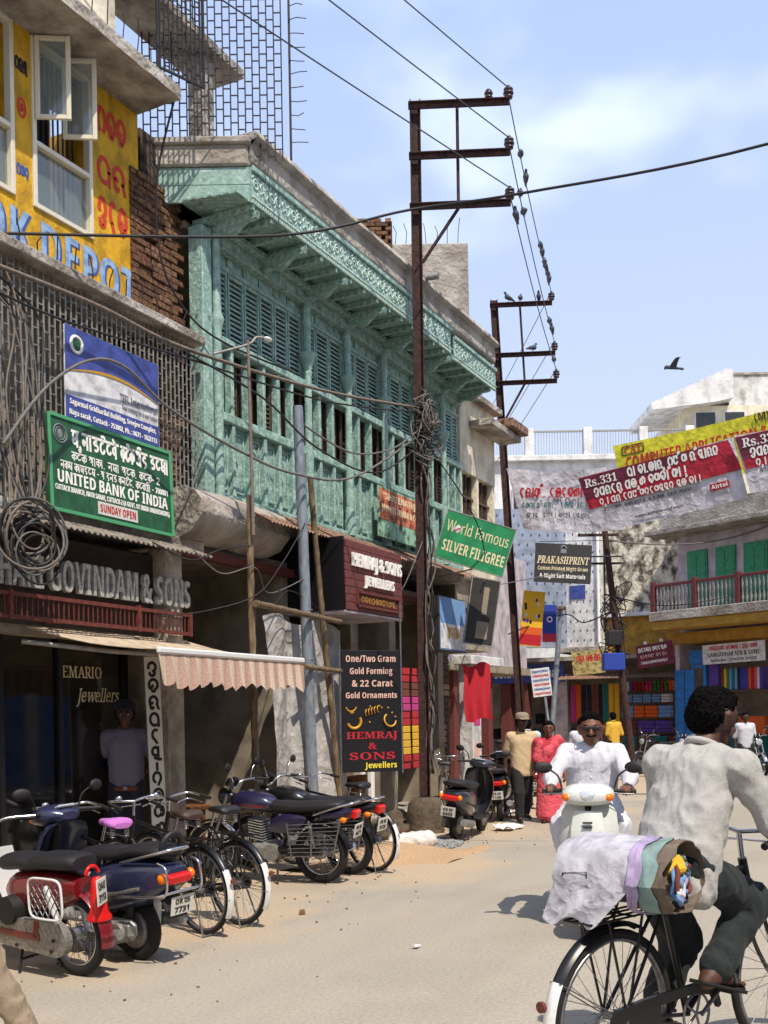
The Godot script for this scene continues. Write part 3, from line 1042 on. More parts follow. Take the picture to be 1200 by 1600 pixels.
	part(st, "board", B.new().box(V(0, 1.12, 0), V(0.17, 2.24, 0.02), Vector3.ZERO, 0.004), M.plate)
	glyphs(st, "utrbEsAnhklbo", 0, 1.12, 2.14, 0.125, M.ink, 0.012, 0.24, true)
	# awning
	var aw := thingw("shop_awning", "faded cream roll-out awning with scalloped pink striped valance", "awning", V(8.6, 2.0, 0.7))
	var ag := []
	for i in 13:
		var row := PackedVector3Array()
		for j in 9:
			var f := j / 8.0
			row.append(V(lerpf(lerpf(7.05, 7.47, f), lerpf(9.35, 9.93, f), i / 12.0), lerpf(2.56, 2.33, f) - 0.05 * sin(PI * f) + rf(-0.004, 0.004), lerpf(0.16, 1.3, f)))
		ag.append(row)
	pw(aw, "canopy", B.new().slab(ag, V(0, -0.006, 0)), M.awning)
	pw(aw, "front_bar", B.new().box(V(8.7, 2.315, 1.32), V(2.5, 0.06, 0.05), Vector3.ZERO, 0.015), M.pwhite)
	for k in 2:
		var e := B.new()
		for i in 28:
			if i % 2 != k:
				continue
			var x0 := 7.46 + i * 0.0886
			var gr := []
			for a in 5:
				var f := a / 4.0
				var x := x0 + f * 0.0886
				var sc := 0.26 + 0.05 * absf(sin(PI * (x - 7.46) / 0.177)) + 0.02 * sin(x * 9.0)
				var row := PackedVector3Array()
				for j in 5:
					var u := j / 4.0
					row.append(V(x, 2.29 - sc * u, 1.325 + 0.02 * sin(x * 34.0) * u + 0.03 * u))
				gr.append(row)
			e.slab(gr, V(0, 0, -0.004))
		pw(aw, "valance_stripe", e, M.aw1 if k == 0 else M.aw2)
	for x in [7.3, 9.0]:
		pw(aw, "folding_arm", B.new().tube([V(x - 0.3, 2.42, 0.16), V(x + 0.2, 2.33, 0.75), V(x + 0.45, 2.28, 1.28)], 0.022, 8), M.ironl)
	# boards hung on the iron screen
	var s1 := thing("school_board", "blue and white language school board on the iron screen", "sign", V(8.2, 4.56, 0.24))
	part(s1, "board", B.new().box(V(0, 0.43, -0.012), V(1.36, 0.87, 0.02), Vector3.ZERO, 0.004), M.signwhite)
	var up := PackedVector2Array([Vector2(-0.68, 0.865), Vector2(-0.68, 0.40)])
	var yl := PackedVector2Array()
	for i in 17:
		var x := -0.68 + 1.36 * i / 16.0
		up.append(Vector2(x, 0.42 + 0.16 * sin(PI * (i + 1.2) / 19.0) - 0.02))
		yl.append(Vector2(x, 0.42 + 0.16 * sin(PI * (i + 1.2) / 19.0) - 0.02))
	up.append(Vector2(0.68, 0.865))
	part(s1, "blue_field", B.new().ext(up, 0.0, 0.003), M.signblue)
	for i in 17:
		yl.append(yl[16 - i] - Vector2(0, 0.03 * sin(PI * (16.5 - i) / 17.0)))
	part(s1, "gold_curve", B.new().ext(yl, 0.0, 0.0045), M.inkgold)
	part(s1, "blue_band", BX(V(0, 0.105, 0.001), V(1.36, 0.21, 0.004)), M.signblue)
	var em := B.new()
	em.torus(V(-0.53, 0.71, 0.004), V(0, 0, 1), 0.075, 0.016, 24, 6)
	part(s1, "emblem", em, M.inkw)
	part(s1, "emblem", B.new().ell(V(-0.53, 0.71, 0.004), V(0.055, 0.06, 0.004)), M.signgreen)
	text(s1, "TEFL International", 0.37, 0.37, 0.075, 0.58, M.inkgrey, 0.003, "sans")
	text(s1, "Real training for a real future", 0.38, 0.28, 0.04, 0.54, M.inkgrey, 0.003, "sans")
	text(s1, "Sagarmal Gridharilal Building, Sreejee Complex,", 0.0, 0.155, 0.05, 1.26, M.inkw, 0.006, "sansb")
	text(s1, "Naya sarak, Cuttack - 753002, Ph. : 0671 - 1622113", 0.0, 0.055, 0.05, 1.28, M.inkw, 0.006, "sansb")
	var s2 := thing("bank_board", "dark green bank board with white lettering and SUNDAY OPEN strip", "sign", V(8.16, 3.65, 0.28))
	s2.rotation_degrees = V(-2, 0, 0)
	part(s2, "board", B.new().box(V(0, 0.44, -0.03), V(1.78, 0.88, 0.06), Vector3.ZERO, 0.006), M.signgreen)
	var fb := B.new()
	for e in [-1, 1]:
		fb.box(V(e * 0.88, 0.44, 0.004), V(0.035, 0.9, 0.02), Vector3.ZERO, 0.004).box(V(0, 0.44 + e * 0.44, 0.004), V(1.72, 0.035, 0.02), Vector3.ZERO, 0.004)
	part(s2, "frame", fb, M.signgreenl)
	var se := B.new()
	se.torus(V(-0.74, 0.72, 0.003), V(0, 0, 1), 0.085, 0.007, 24, 5).torus(V(-0.74, 0.72, 0.003), V(0, 0, 1), 0.06, 0.005, 24, 5).ell(V(-0.74, 0.72, 0.002), V(0.035, 0.045, 0.004))
	part(s2, "seal", se, M.inkgrey)
	glyphs(s2, "YUNJWTDG", -0.26, 0.71, 0.14, 0.66, M.inkw, 0.004, 0.19)
	glyphs(s2, "QTK", 0.20, 0.71, 0.14, 0.2, M.inkw, 0.004, 0.19)
	glyphs(s2, "OH", 0.42, 0.71, 0.14, 0.18, M.inkw, 0.004, 0.19)
	glyphs(s2, "WDYJ", 0.70, 0.71, 0.14, 0.3, M.inkw, 0.004, 0.19)
	glyphs(s2, "KDK SJQJ. NYJ SDK. KDK- 2", 0.05, 0.54, 0.075, 1.3, M.inkw, 0.004, 0.16)
	glyphs(s2, "NKY KJYHDY - S HNW QNTD. KDKOJ -", -0.08, 0.435, 0.07, 1.34, M.inkw, 0.004, 0.16)
	text(s2, "700001", 0.72, 0.435, 0.06, 0.2, M.inkw, 0.003)
	text(s2, "UNITED BANK OF INDIA", 0.0, 0.32, 0.115, 1.6, M.inkw, 0.003)
	text(s2, "CUTTACK BRANCH, NAYA SARAK, CUTTACK-2 (A GOVT. OF INDIA UNDERTAKING)", 0.0, 0.215, 0.05, 1.66, M.inkw, 0.003)
	part(s2, "notice", BX(V(0.02, 0.11, 0.004), V(0.58, 0.125, 0.006)), M.plate)
	text(s2, "SUNDAY OPEN", 0.02, 0.11, 0.075, 0.52, M.inkdr, 0.008)

func roof_screen() -> void:
	var o := thing("roof_grille", "black iron lattice screen on the old roof parapet", "grille", V(9.53, 8.02, -0.42), FACE)
	var g := part(o, "lattice", grille(1.66, 2.7, 0.083, 0.155, 0.014), M.iron)
	g.set_meta("kind", "stuff")
	part(o, "edge_bar", B.new().box(V(1.672, 1.35, 0), V(0.025, 2.7, 0.025)), M.iron)
	for i in 17:
		part(o, "spike", B.new().tube([V(1.685, 0.2 + i * 0.155, 0), V(1.76, 0.2 + i * 0.155 + rf(-0.01, 0.03), 0), V(1.86 + rf(-0.04, 0.02), 0.21 + i * 0.155 + rf(-0.03, 0.03), 0)], 0.005, 5), M.iron)
	var b := thing("balcony_grille", "black iron balcony grille beside the cream parapet", "grille", V(8.9, 8.55, 0.33), deg_to_rad(-20))
	part(b, "lattice", grille(0.5, 1.6, 0.055, 0.13, 0.013), M.iron).set_meta("kind", "stuff")
	part(b, "frame", B.new().box(V(-0.03, 0.8, 0), V(0.025, 1.64, 0.025)).box(V(0.54, 0.8, 0), V(0.025, 1.64, 0.025)).box(V(0.25, -0.01, 0), V(0.54, 0.022, 0.022)), M.iron)
	var c := thingw("concrete_frame", "bare concrete column and cantilever beam on the roof", "frame", V(10.2, 8.0, -0.1))
	pw(c, "column", BM(10.13, 10.35, 8.1, 9.5, -0.24, -0.02, 0.008), M.conc)
	pw(c, "beam", BM(5.5, 10.82, 9.5, 9.62, -0.5, 0.1, 0.01), M.conc)
	pw(c, "column", BM(9.2, 9.42, 8.1, 9.5, -1.9, -1.7, 0.008), M.conc)
	pw(c, "wall", BM(8.9, 11.6, 7.9, 8.75, -3.0, -2.88, 0.008), M.conc)

func green_building() -> void:
	var t := thingw("wooden_shop_house", "old shop house with peeling mint green wooden gallery and carved eaves", "building", V(13.7, 0, 0))
	# dark room behind the gallery
	pw(t, "wall", BM(9.85, 17.6, 4.2, 8.2, -3.2, -3.1), M.darkroom)
	pw(t, "wall", BM(9.2, 9.86, 3.6, 8.2, -3.2, -0.2), M.mortar)
	pw(t, "wall", BM(17.5, 17.62, 4.2, 8.2, -3.1, -0.1), M.interior)
	pw(t, "floor_slab", BM(9.2, 17.62, 4.05, 4.2, -3.2, 0.1), M.concd)
	pw(t, "ceiling", BM(9.87, 17.5, 7.36, 7.44, -3.1, -0.12), M.darkroom)
	pw(t, "roof", BM(9.9, 17.75, 8.0, 8.12, -3.4, 0.5), M.concd)
	pw(t, "pier", BM(8.94, 9.84, 3.7, 7.75, -0.6, -0.215), M.mortar)
	var pier: Node3D = t.get_node("pier")
	bricks(pier, 8.94, 9.84, 3.72, 7.6, -0.12)
	pw(t, "corner_post", BM(9.84, 10.02, 4.2, 7.34, -0.06, 0.14, 0.012), M.green)
	pw(t, "corner_post", B.new().lathe([[0.06, 4.25], [0.06, 4.4], [0.075, 4.42], [0.075, 4.5], [0.058, 4.55], [0.055, 6.2], [0.07, 6.24], [0.085, 6.34], [0.055, 6.4], [0.05, 7.3]], V(10.1, 0, 0.14), 12), M.green)
	# rails
	for r in [[4.22, 4.34, 0.10], [5.20, 5.31, 0.10], [6.10, 6.20, 0.10], [7.22, 7.38, 0.12]]:
		pw(t, "rail", BM(10.02, 17.6, r[0], r[1], -0.05, r[2], 0.012), M.green)
	pw(t, "cornice", BM(9.95, 17.6, 7.38, 7.46, -0.08, 0.2, 0.01), M.greend)
	pw(t, "cornice", BM(9.95, 17.6, 7.03, 7.08, -0.03, 0.05, 0.008), M.green)
	# columns
	var cols := [12.2, 13.33, 14.49, 15.64, 16.75]
	var cm := B.new().lathe([[0.085, 4.28], [0.085, 4.5], [0.07, 4.52], [0.07, 4.66], [0.058, 4.7], [0.066, 5.24], [0.055, 5.3], [0.05, 6.25], [0.06, 6.27], [0.06, 6.31], [0.05, 6.33], [0.07, 6.4], [0.11, 6.5], [0.12, 6.53], [0.12, 6.56], [0.055, 6.58], [0.05, 7.3]], Vector3.ZERO, 14).mesh(M.green)
	for x in cols:
		inst(t, "column", cm, V(x, 0, 0.11))
	# panels between the columns
	var stops := [10.14, 10.5, 10.85, 11.19, 11.53, 11.86, 12.2, 12.58, 12.95, 13.33, 13.72, 14.1, 14.49, 14.87, 15.26, 15.64, 16.01, 16.38, 16.75, 17.05, 17.35, 17.6]
	var slat := B.new().box(Vector3.ZERO, V(1.0, 0.040, 0.008), V(-26, 0, 0)).mesh(M.greend)
	var slatb := B.new().box(Vector3.ZERO, V(1.0, 0.05, 0.010), V(-35, 0, 0)).mesh(M.brownslat)
	for i in stops.size() - 1:
		var x0: float = stops[i]
		var x1: float = stops[i + 1]
		var w := x1 - x0
		var xc := (x0 + x1) / 2
		var lp := B.new()
		lp.box(V(0, 0.93, 0), V(w - 0.03, 0.20, 0.025)).box(V(-w / 2 + 0.026, 0.42, 0), V(0.03, 0.84, 0.045), Vector3.ZERO, 0.004).box(V(w / 2 - 0.026, 0.42, 0), V(0.03, 0.84, 0.045), Vector3.ZERO, 0.004).box(V(0, 0.81, 0.002), V(w - 0.085, 0.04, 0.04), Vector3.ZERO, 0.004)
		var l := inst(t, "louvre_panel", lp.mesh(M.green), V(xc, 6.20, 0.0))
		for k in 13:
			inst(l, "slat", slat, V(rf(-0.002, 0.002), 0.03 + k * 0.0595, 0.0), V(rf(-4, 4), 0, rf(-0.5, 0.5)), V(w - 0.085, 1, 1))
		# open row of windows: mullion, inner brown blind
		if not (x1 in cols):
			pw(t, "mullion", BM(x1 - 0.03, x1 + 0.03, 5.31, 6.10, -0.03, 0.075, 0.008), M.green)
			pw(t, "mullion", BM(x1 - 0.03, x1 + 0.03, 4.34, 5.20, -0.01, 0.085, 0.008), M.green)
		var sb := B.new()
		sb.box(V(-w / 2 + 0.05, 0.39, 0), V(0.03, 0.78, 0.03)).box(V(w / 2 - 0.05, 0.39, 0), V(0.03, 0.78, 0.03))
		var sh := inst(t, "shutter", sb.mesh(M.green if i == 0 else M.brownslat), V(xc, 5.31, -0.10 if i % 3 else -0.05), V(0, 0, 0))
		var kk: int = 13 if i == 0 else [7, 6, 9, 7][i % 4]
		for k in kk:
			inst(sh, "slat", slat if i == 0 else slatb, V(0, 0.05 + k * 0.058, 0), V(rf(-6, 6), 0, 0), V(w - 0.10, 1, 1))
		# solid panel below with a raised moulding
		var pb := B.new()
		pb.box(V(0, 0.43, -0.03), V(w - 0.05, 0.86, 0.02))
		for e in [-1, 1]:
			pb.box(V(e * (w / 2 - 0.075), 0.43, -0.01), V(0.02, 0.70, 0.02), Vector3.ZERO, 0.004).box(V(0, 0.43 + e * 0.35, -0.01), V(w - 0.17, 0.02, 0.02), Vector3.ZERO, 0.004)
		pb.box(V(-w * 0.1, 0.43, -0.012), V(0.018, 0.08, 0.02), V(0, 0, 20))
		inst(t, "panel", pb.mesh(M.green), V(xc, 4.34, 0.03))
	# eaves: joists, scrolled brackets, soffit boards
	var br := PackedVector2Array([Vector2(0, 0), Vector2(0.02, -0.20)])
	for i in 9:
		var f := i / 8.0
		br.append(Vector2(0.04 + 0.56 * f, -0.20 + 0.16 * f * f + 0.03 * sin(f * 11.0)))
	br.append(Vector2(0.62, 0))
	var brm := B.new()
	brm.x = Transform3D(Basis(V(0, 0, 1), V(0, 1, 0), V(-1, 0, 0)), Vector3.ZERO)
	brm.ext(br, -0.035, 0.035)
	var brmesh := brm.mesh(M.greend)
	for x in [10.1, 11.15] + cols + [17.45]:
		inst(t, "bracket", brmesh, V(x, 7.44, 0.12))
	var jm := B.new().box(Vector3.ZERO, V(0.06, 0.075, 0.7), Vector3.ZERO, 0.006).mesh(M.greend)
	for i in 20:
		inst(t, "joist", jm, V(10.05 + i * 0.385, 7.475, 0.36))
	for i in 7:
		pw(t, "soffit_board", BM(9.62 + 0.02 * i, 17.66, 7.515, 7.535 + rf(0, 0.004), 0.0 + i * 0.1, 0.096 + i * 0.1), M.greend)
	# carved fascia, two lengths
	var mo := B.new()
	var sp := []
	for i in 15:
		var a := i / 14.0 * 9.0
		sp.append(V(-0.05 + (0.075 - a * 0.006) * cos(a), 0.0 + (0.075 - a * 0.006) * sin(a), 0.0))
	mo.tube(sp, 0.011, 5)
	mo.tube(smooth([V(0.03, 0.0, 0), V(0.075, 0.07, 0), V(0.12, 0.03, 0), V(0.14, -0.06, 0)], 4), 0.010, 5)
	for a in [[0.06, -0.05, 40], [0.09, 0.085, -30], [-0.11, 0.08, 60], [0.11, -0.02, 10], [0.0, 0.1, 0], [-0.02, -0.1, 90]]:
		mo.ell(V(a[0], a[1], 0.0), V(0.032, 0.013, 0.012), V(0, 0, a[2]), 7, 5)
	var mom := mo.mesh(M.carve)
	for f in [[9.99, 15.72, 7.50, 7.9, 0.72], [15.80, 17.68, 7.42, 7.80, 0.74]]:
		var fa := pw(t, "fascia", BM(f[0], f[1], f[2], f[3], f[4] - 0.03, f[4], 0.004), M.green)
		pw(fa, "moulding", BM(f[0], f[1], f[3] - 0.05, f[3] + 0.015, f[4], f[4] + 0.035, 0.008), M.green)
		pw(fa, "moulding", BM(f[0], f[1], f[2] + 0.055, f[2] + 0.085, f[4], f[4] + 0.02, 0.006), M.carve)
		var n := int((f[1] - f[0]) / 0.235)
		for i in n:
			inst(fa, "carving", mom, V(f[0] + 0.14 + i * (f[1] - f[0] - 0.1) / n, (f[2] + f[3]) / 2 + 0.025, f[4] + 0.004), V(0, 0, 180.0 if i % 2 else 0.0))
		var dn := B.new()
		for i in int((f[1] - f[0]) / 0.05):
			dn.box(V(f[0] + 0.025 + i * 0.05, f[2] + 0.022, f[4] + 0.008), V(0.026, 0.04, 0.016))
		pw(fa, "dentils", dn, M.carve, "stuff")
	# end boards and plaster cornice of the slanting end
	var ex := Transform3D(Basis(Vector3.UP, deg_to_rad(-63.3)), V(9.985, 0, 0.715))
	for k in [[7.5, 7.69], [7.693, 7.89]]:
		var b := B.new()
		b.x = ex
		b.box(V(-0.62, (k[0] + k[1]) / 2, 0), V(1.22, k[1] - k[0], 0.035), Vector3.ZERO, 0.005)
		pw(t, "end_board", b, M.green)
	var cb := B.new()
	cb.x = ex
	cb.box(V(-0.70, 8.02, -0.06), V(1.36, 0.24, 0.22), Vector3.ZERO, 0.02).box(V(-0.7, 8.17, -0.05), V(1.42, 0.08, 0.28), Vector3.ZERO, 0.015)
	pw(t, "cornice", cb, M.concd)
	var g := []
	for i in 60:
		var x := lerpf(10.0, 17.76, i / 59.0)
		var w := fn.get_noise_1d(x * 30.0) * 0.02
		g.append(PackedVector3Array([V(x, 7.93, 0.60), V(x, 7.93, 0.70), V(x, 8.0, 0.72 + w), V(x, 8.2 + w, 0.72 + w), V(x, 8.22, 0.80 + w), V(x, 8.29 + w * 0.5, 0.80 + w), V(x, 8.31 + w, 0.5), V(x, 7.95, 0.5)]))
	pw(t, "parapet", B.new().loft(g, true), M.concd)
	pw(t, "drain_pipe", B.new().cyl(V(14.6, 8.33, 0.3), V(14.62, 8.30, 1.0), 0.045, 0.045, 10), M.ironl)
	# plaster ledge under the gallery, then rusting corrugated sheets
	var lg := []
	for i in 24:
		var x := lerpf(9.25, 11.05, i / 23.0)
		var r := PackedVector3Array()
		for q in [[-0.1, 4.2], [0.25, 4.24], [0.42, 4.16], [0.5, 4.05], [0.46, 3.96], [0.5, 3.9], [0.36, 3.74], [0.12, 3.66], [-0.1, 3.66]]:
			r.append(V(x, q[1] + fn.get_noise_2d(x * 60.0, q[0] * 90.0) * 0.03, q[0] + fn.get_noise_2d(x * 50.0, q[1] * 70.0) * 0.035))
		lg.append(r)
	pw(t, "ledge", B.new().loft(lg, true), M.conc)
	for s in [[10.3, 11.9, 0.0], [11.8, 13.3, 0.012], [13.2, 14.8, 0.0], [14.7, 16.2, 0.014], [16.1, 17.6, 0.0]]:
		pw(t, "roof_sheet", corrugated(s[0], s[1], Vector2(0.11, 4.27 + s[2]), Vector2(0.68 + rf(-0.05, 0.05), 3.97 + s[2])), M.sheetred)
	# ground floor
	pw(t, "plinth", BM(9.2, 17.62, 0.0, 0.2, -3.2, 0.15, 0.015), M.concd)
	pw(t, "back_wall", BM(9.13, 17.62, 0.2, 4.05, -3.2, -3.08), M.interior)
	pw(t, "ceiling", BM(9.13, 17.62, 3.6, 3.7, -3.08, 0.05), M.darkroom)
	for x in [11.62, 13.5, 14.75, 16.6]:
		pw(t, "shop_wall", BM(x - 0.11, x + 0.11, 0.2, 3.6, -3.08, 0.05), M.interior)
	pw(t, "shutter_door", BM(16.72, 17.5, 0.2, 2.9, -0.25, -0.2), M.brownslat)
	for i in 22:
		pw(t, "shutter_slat", BX(V(17.11, 0.3 + i * 0.118, -0.19), V(0.78, 0.10, 0.03), 0.01), M.brownslat)
	pw(t, "lintel", BM(9.2, 17.6, 3.5, 3.6, 0.06, 0.16), M.redrail)
	pw(t, "step", BM(13.6, 15.6, 0.0, 0.16, 0.17, 0.62, 0.02), M.stone)
	pw(t, "door", BM(12.2, 13.3, 0.2, 2.4, -0.32, -0.26), M.interior)
	for x in [12.9, 13.15, 13.9, 14.2]:
		pw(t, "door_post", BM(x - 0.05, x + 0.05, 0.2, 2.6, -0.12, -0.04, 0.01), M.plast if x > 13 else M.redrail)
	for i in 12:
		pw(t, "shelf_goods", BX(V(9.4 + i * 0.17, 0.55 + (i % 3) * 0.4, -2.4), V(0.14, 0.3, 0.2), 0.01), [M.cbrown, M.cdark, M.cred, M.cnavy][i % 4])
	shop_signs()

func shop_signs() -> void:
	# jewellers' box sign of maroon boards
	var h := thingw("jeweller_box_sign", "maroon boarded box sign with raised white jeweller lettering", "sign", V(12.5, 3.0, 0.5))
	pw(h, "side", BM(11.69, 11.73, 3.05, 3.98, 0.0, 0.88), M.signblack)
	pw(h, "box", BM(11.74, 13.32, 3.07, 3.9, 0.05, 0.86), M.signmaroon)
	pw(h, "soffit", BM(11.7, 13.34, 3.02, 3.045, 0.0, 0.9), M.pinkgrey)
	for i in 9:
		pw(h, "plank", BX(V(12.53, 3.10 + i * 0.1, 0.90 - i * 0.002), V(1.63, 0.095, 0.03), 0.006), M.signmaroon)
	var n := Node3D.new()
	n.name = "sign_letters"
	h.add_child(n)
	n.position = V(12.53, 3.0, 0.92) - V(12.5, 3.0, 0.5)
	text(n, "HEMRAJ & SONS", 0.02, 0.70, 0.17, 1.42, M.inkw, 0.015, "sansb", 0.03)
	text(n, "JEWELLERS", 0.08, 0.46, 0.13, 0.86, M.inkw, 0.015, "sansb", 0.03)
	var f := B.new()
	f.box(V(0.05, 0.30, 0.008), V(1.2, 0.03, 0.03)).box(V(0.05, 0.12, 0.008), V(1.2, 0.03, 0.03)).box(V(-0.56, 0.21, 0.008), V(0.03, 0.15, 0.03)).box(V(0.66, 0.21, 0.008), V(0.03, 0.15, 0.03))
	part(n, "name_frame", f, M.redrail)
	glyphs(n, "otruhkdnms", 0.05, 0.21, 0.08, 1.0, M.inkgold, 0.008, 0.14)
	# black hanging board
	var k := thing("jeweller_hanging_board", "tall black board reading One/Two Gram Gold Forming with red name below", "sign", V(12.2, 0.97, 0.98), deg_to_rad(-44.3))
	part(k, "board", B.new().box(V(0, 0.79, 0), V(0.8, 1.58, 0.03), Vector3.ZERO, 0.005), M.signblack)
	part(k, "edge_tube", B.new().cyl(V(0.42, -0.03, 0), V(0.42, 2.2, 0), 0.013), M.steel)
	part(k, "edge_tube", B.new().cyl(V(-0.42, -0.1, 0), V(-0.42, 1.75, 0), 0.013), M.steel)
	text(k, "One/Two Gram", 0.0, 1.47, 0.085, 0.68, M.inkp, 0.017)
	text(k, "Gold Forming", 0.0, 1.31, 0.08, 0.58, M.inkp, 0.017)
	text(k, "& 22 Carat", 0.02, 1.15, 0.085, 0.56, M.inkp, 0.017)
	text(k, "Gold Ornaments", 0.0, 0.995, 0.075, 0.70, M.inkp, 0.017)
	var j := B.new()
	j.torus(V(0.25, 0.67, 0.018), V(0.2, 0.3, 1).normalized(), 0.085, 0.013, 20, 6)
	j.torus(V(-0.24, 0.66, 0.018), V(0, 0, 1), 0.09, 0.02, 14, 6, 2.6, 6.0)
	j.torus(V(-0.28, 0.86, 0.018), V(0, 0, 1), 0.07, 0.010, 12, 5, 3.3, 6.1)
	j.ell(V(-0.27, 0.78, 0.018), V(0.03, 0.02, 0.006))
	for i in 5:
		j.torus(V(-0.07 + i * 0.04, 0.77 + i * 0.012, 0.018), V(0.8, 0, 0.6), 0.042, 0.008, 14, 5)
	for i in 7:
		j.ell(V(0.03 + rf(-0.12, 0.3), 0.62 + rf(0, 0.25), 0.018), V(0.014, 0.01, 0.005), V(0, 0, rf(0, 180)), 6, 4)
	part(k, "painted_jewellery", j, M.inkgold)
	text(k, "HEMRAJ", 0.0, 0.475, 0.085, 0.70, M.inkr, 0.017, "serifb")
	text(k, "&", 0.0, 0.335, 0.08, 0.11, M.inkr, 0.017, "serifb")
	text(k, "SONS", 0.0, 0.205, 0.09, 0.62, M.inkr, 0.017, "serifb")
	text(k, "Jewellers", 0.12, 0.085, 0.075, 0.44, M.inky, 0.017)
	# green tilted board
	var g := thing("silver_filigree_board", "tilted green board lettered World Famous SILVER FILIGREE", "sign", V(15.37, 4.36, 1.21), FACE)
	g.rotation.z = deg_to_rad(-18)
	part(g, "board", B.new().box(Vector3.ZERO, V(1.10, 0.76, 0.02), Vector3.ZERO, 0.004), M.signgreen2)
	var gf := B.new()
	for e in [-1, 1]:
		gf.box(V(e * 0.555, 0, 0), V(0.014, 0.79, 0.03)).box(V(0, e * 0.385, 0), V(1.1, 0.014, 0.03))
	part(g, "frame", gf, M.ironl)
	text(g, "World Famous", 0.0, 0.15, 0.17, 1.0, M.inkcream, 0.012, "sans", 0.004, -0.05)
	text(g, "SILVER FILIGREE", 0.02, -0.16, 0.17, 1.0, M.inkcream, 0.012, "sansb", 0.004, -0.05)
	part(g, "painted_globe", B.new().ell(V(-0.32, 0.13, 0.012), V(0.062, 0.05, 0.008), V(0, 0, 30)), M.cwhite)
	part(g, "painted_globe", B.new().box(V(-0.32, 0.13, 0.02), V(0.1, 0.016, 0.004), V(0, 0, 35)), M.cred)
	part(g, "bracket", B.new().tube([V(-0.5, -0.3, -0.02), V(-0.75, -0.5, -0.3)], 0.012).tube([V(0.1, -0.38, -0.02), V(-0.4, -0.62, -0.4)], 0.012), M.ironl)
	# faded orange board on the gallery
	var s := thing("faded_shop_board", "faded orange and teal board fixed to the green gallery panels", "sign", V(14.7, 4.36, 0.24))
	part(s, "board", B.new().box(V(0, 0.38, 0), V(1.5, 0.76, 0.025), Vector3.ZERO, 0.005), M.signteal)
	part(s, "orange_field", BX(V(0, 0.5, 0.013), V(1.44, 0.46, 0.006)), M.signorange)
	text(s, "\"SHREENATHJI", 0.0, 0.63, 0.10, 1.2, M.inkcream, 0.018)
	text(s, "JAYANTI KUMAR & CO.", 0.0, 0.45, 0.10, 1.3, M.inkcream, 0.018)
	# blue-white sign box, dark boards, red cloth, pillar
	var w := thing("blue_sign_box", "blue and white lit box sign above the shuttered shop", "sign", V(15.9, 2.72, 0.44))
	part(w, "case", B.new().box(V(0, 0.44, 0), V(1.12, 0.88, 0.3), Vector3.ZERO, 0.01), M.signdark)
	part(w, "face", BX(V(0, 0.44, 0.153), V(1.06, 0.84, 0.006)), M.clb)
	part(w, "white_field", BX(V(0, 0.24, 0.158), V(1.04, 0.40, 0.006)), M.signwhite)
	glyphs(w, "mnrl", 0.0, 0.30, 0.2, 0.5, M.inkgold, 0.163, 0.16)
	var d := thing("leaning_show_board", "brown framed display board leaning outward above red cloth", "sign", V(16.1, 3.36, 1.02), FACE + 0.2)
	d.rotation.z = deg_to_rad(-9)
	part(d, "board", B.new().box(Vector3.ZERO, V(0.46, 1.06, 0.03), Vector3.ZERO, 0.004), M.signdark)
	part(d, "frame", B.new().box(V(-0.24, 0, 0), V(0.02, 1.1, 0.04)).box(V(0.24, 0, 0), V(0.02, 1.1, 0.04)).box(V(0, 0.54, 0), V(0.46, 0.02, 0.04)).box(V(0, -0.54, 0), V(0.46, 0.02, 0.04)), M.ironl)
	part(d, "inset", B.new().box(V(0.03, -0.3, 0.018), V(0.2, 0.28, 0.008)).box(V(0.03, 0.18, 0.018), V(0.09, 0.45, 0.008)), M.interior)
	var rc := B.new()
	var gg := []
	for i in 17:
		var row := PackedVector3Array()
		for q in 9:
			row.append(V(-0.27 + 0.54 * i / 16.0 + 0.02 * sin(q * 0.9), -0.92 * q / 8.0 - 0.04 * sin(i * 0.4), 0.035 * sin(i * 1.1 + q * 0.25) * (0.4 + q / 8.0)))
		gg.append(row)
	rc.slab(gg, V(0, 0, -0.006))
	var cl := thing("red_cloth", "red cloth hanging from the white lintel", "cloth", V(16.25, 2.52, 0.85), deg_to_rad(-35))
	part(cl, "hanging_cloth", rc, M.cred)
	var pl := thingw("white_portal", "white plastered post and lintel beside the red cloth", "post", V(17.2, 0, 0.4))
	pw(pl, "post", BM(17.02, 17.42, 0.0, 2.56, 0.2, 0.46, 0.015), M.white)
	pw(pl, "lintel", BM(16.9, 18.5, 2.563, 2.72, 0.16, 0.5, 0.01), M.white)
	pw(pl, "poster", BM(17.07, 17.35, 1.5, 1.85, 0.461, 0.465), M.cmag)
	pw(pl, "poster", BM(17.07, 17.3, 0.95, 1.2, 0.461, 0.464), M.inkp)
	for x in [14.95, 15.3]:
		var sp := thingw("packet_strip", "strip of small red and yellow packets hanging " + ("next to the black board" if x < 15.0 else "next to the tall rusty pole"), "packets", V(x + 0.15, 0.85, 0.1), "packet strips in the doorway")
		for i in 14:
			pw(sp, "packet", BX(V(x + 0.15, 0.9 + i * 0.115, 0.1 + rf(-0.01, 0.01)), V(0.26, 0.105, 0.02), 0.008), [M.cred, M.cgold, M.cgold, M.cred, M.cmag, M.cbrown][(i / 2) % 6])
	# cream end house
	var c := thingw("cream_house", "narrow cream plastered house end with brown framed windows", "building", V(18.5, 0, 0))
	pw(c, "wall", BM(17.66, 19.4, 6.12, 7.5, -3.0, 0.05), M.cream)
	pw(c, "wall", BM(17.66, 19.4, 4.2, 4.62, -3.0, 0.05), M.cream)
	pw(c, "wall", BM(17.66, 19.4, 2.9, 4.2, -3.0, -0.1), M.interior)
	pw(c, "wall", BM(17.66, 19.4, 0.0, 2.9, -3.0, -1.4), M.interior)
	pw(c, "wall", BM(17.66, 19.38, 4.62, 6.12, -3.0, -0.6), M.darkroom)
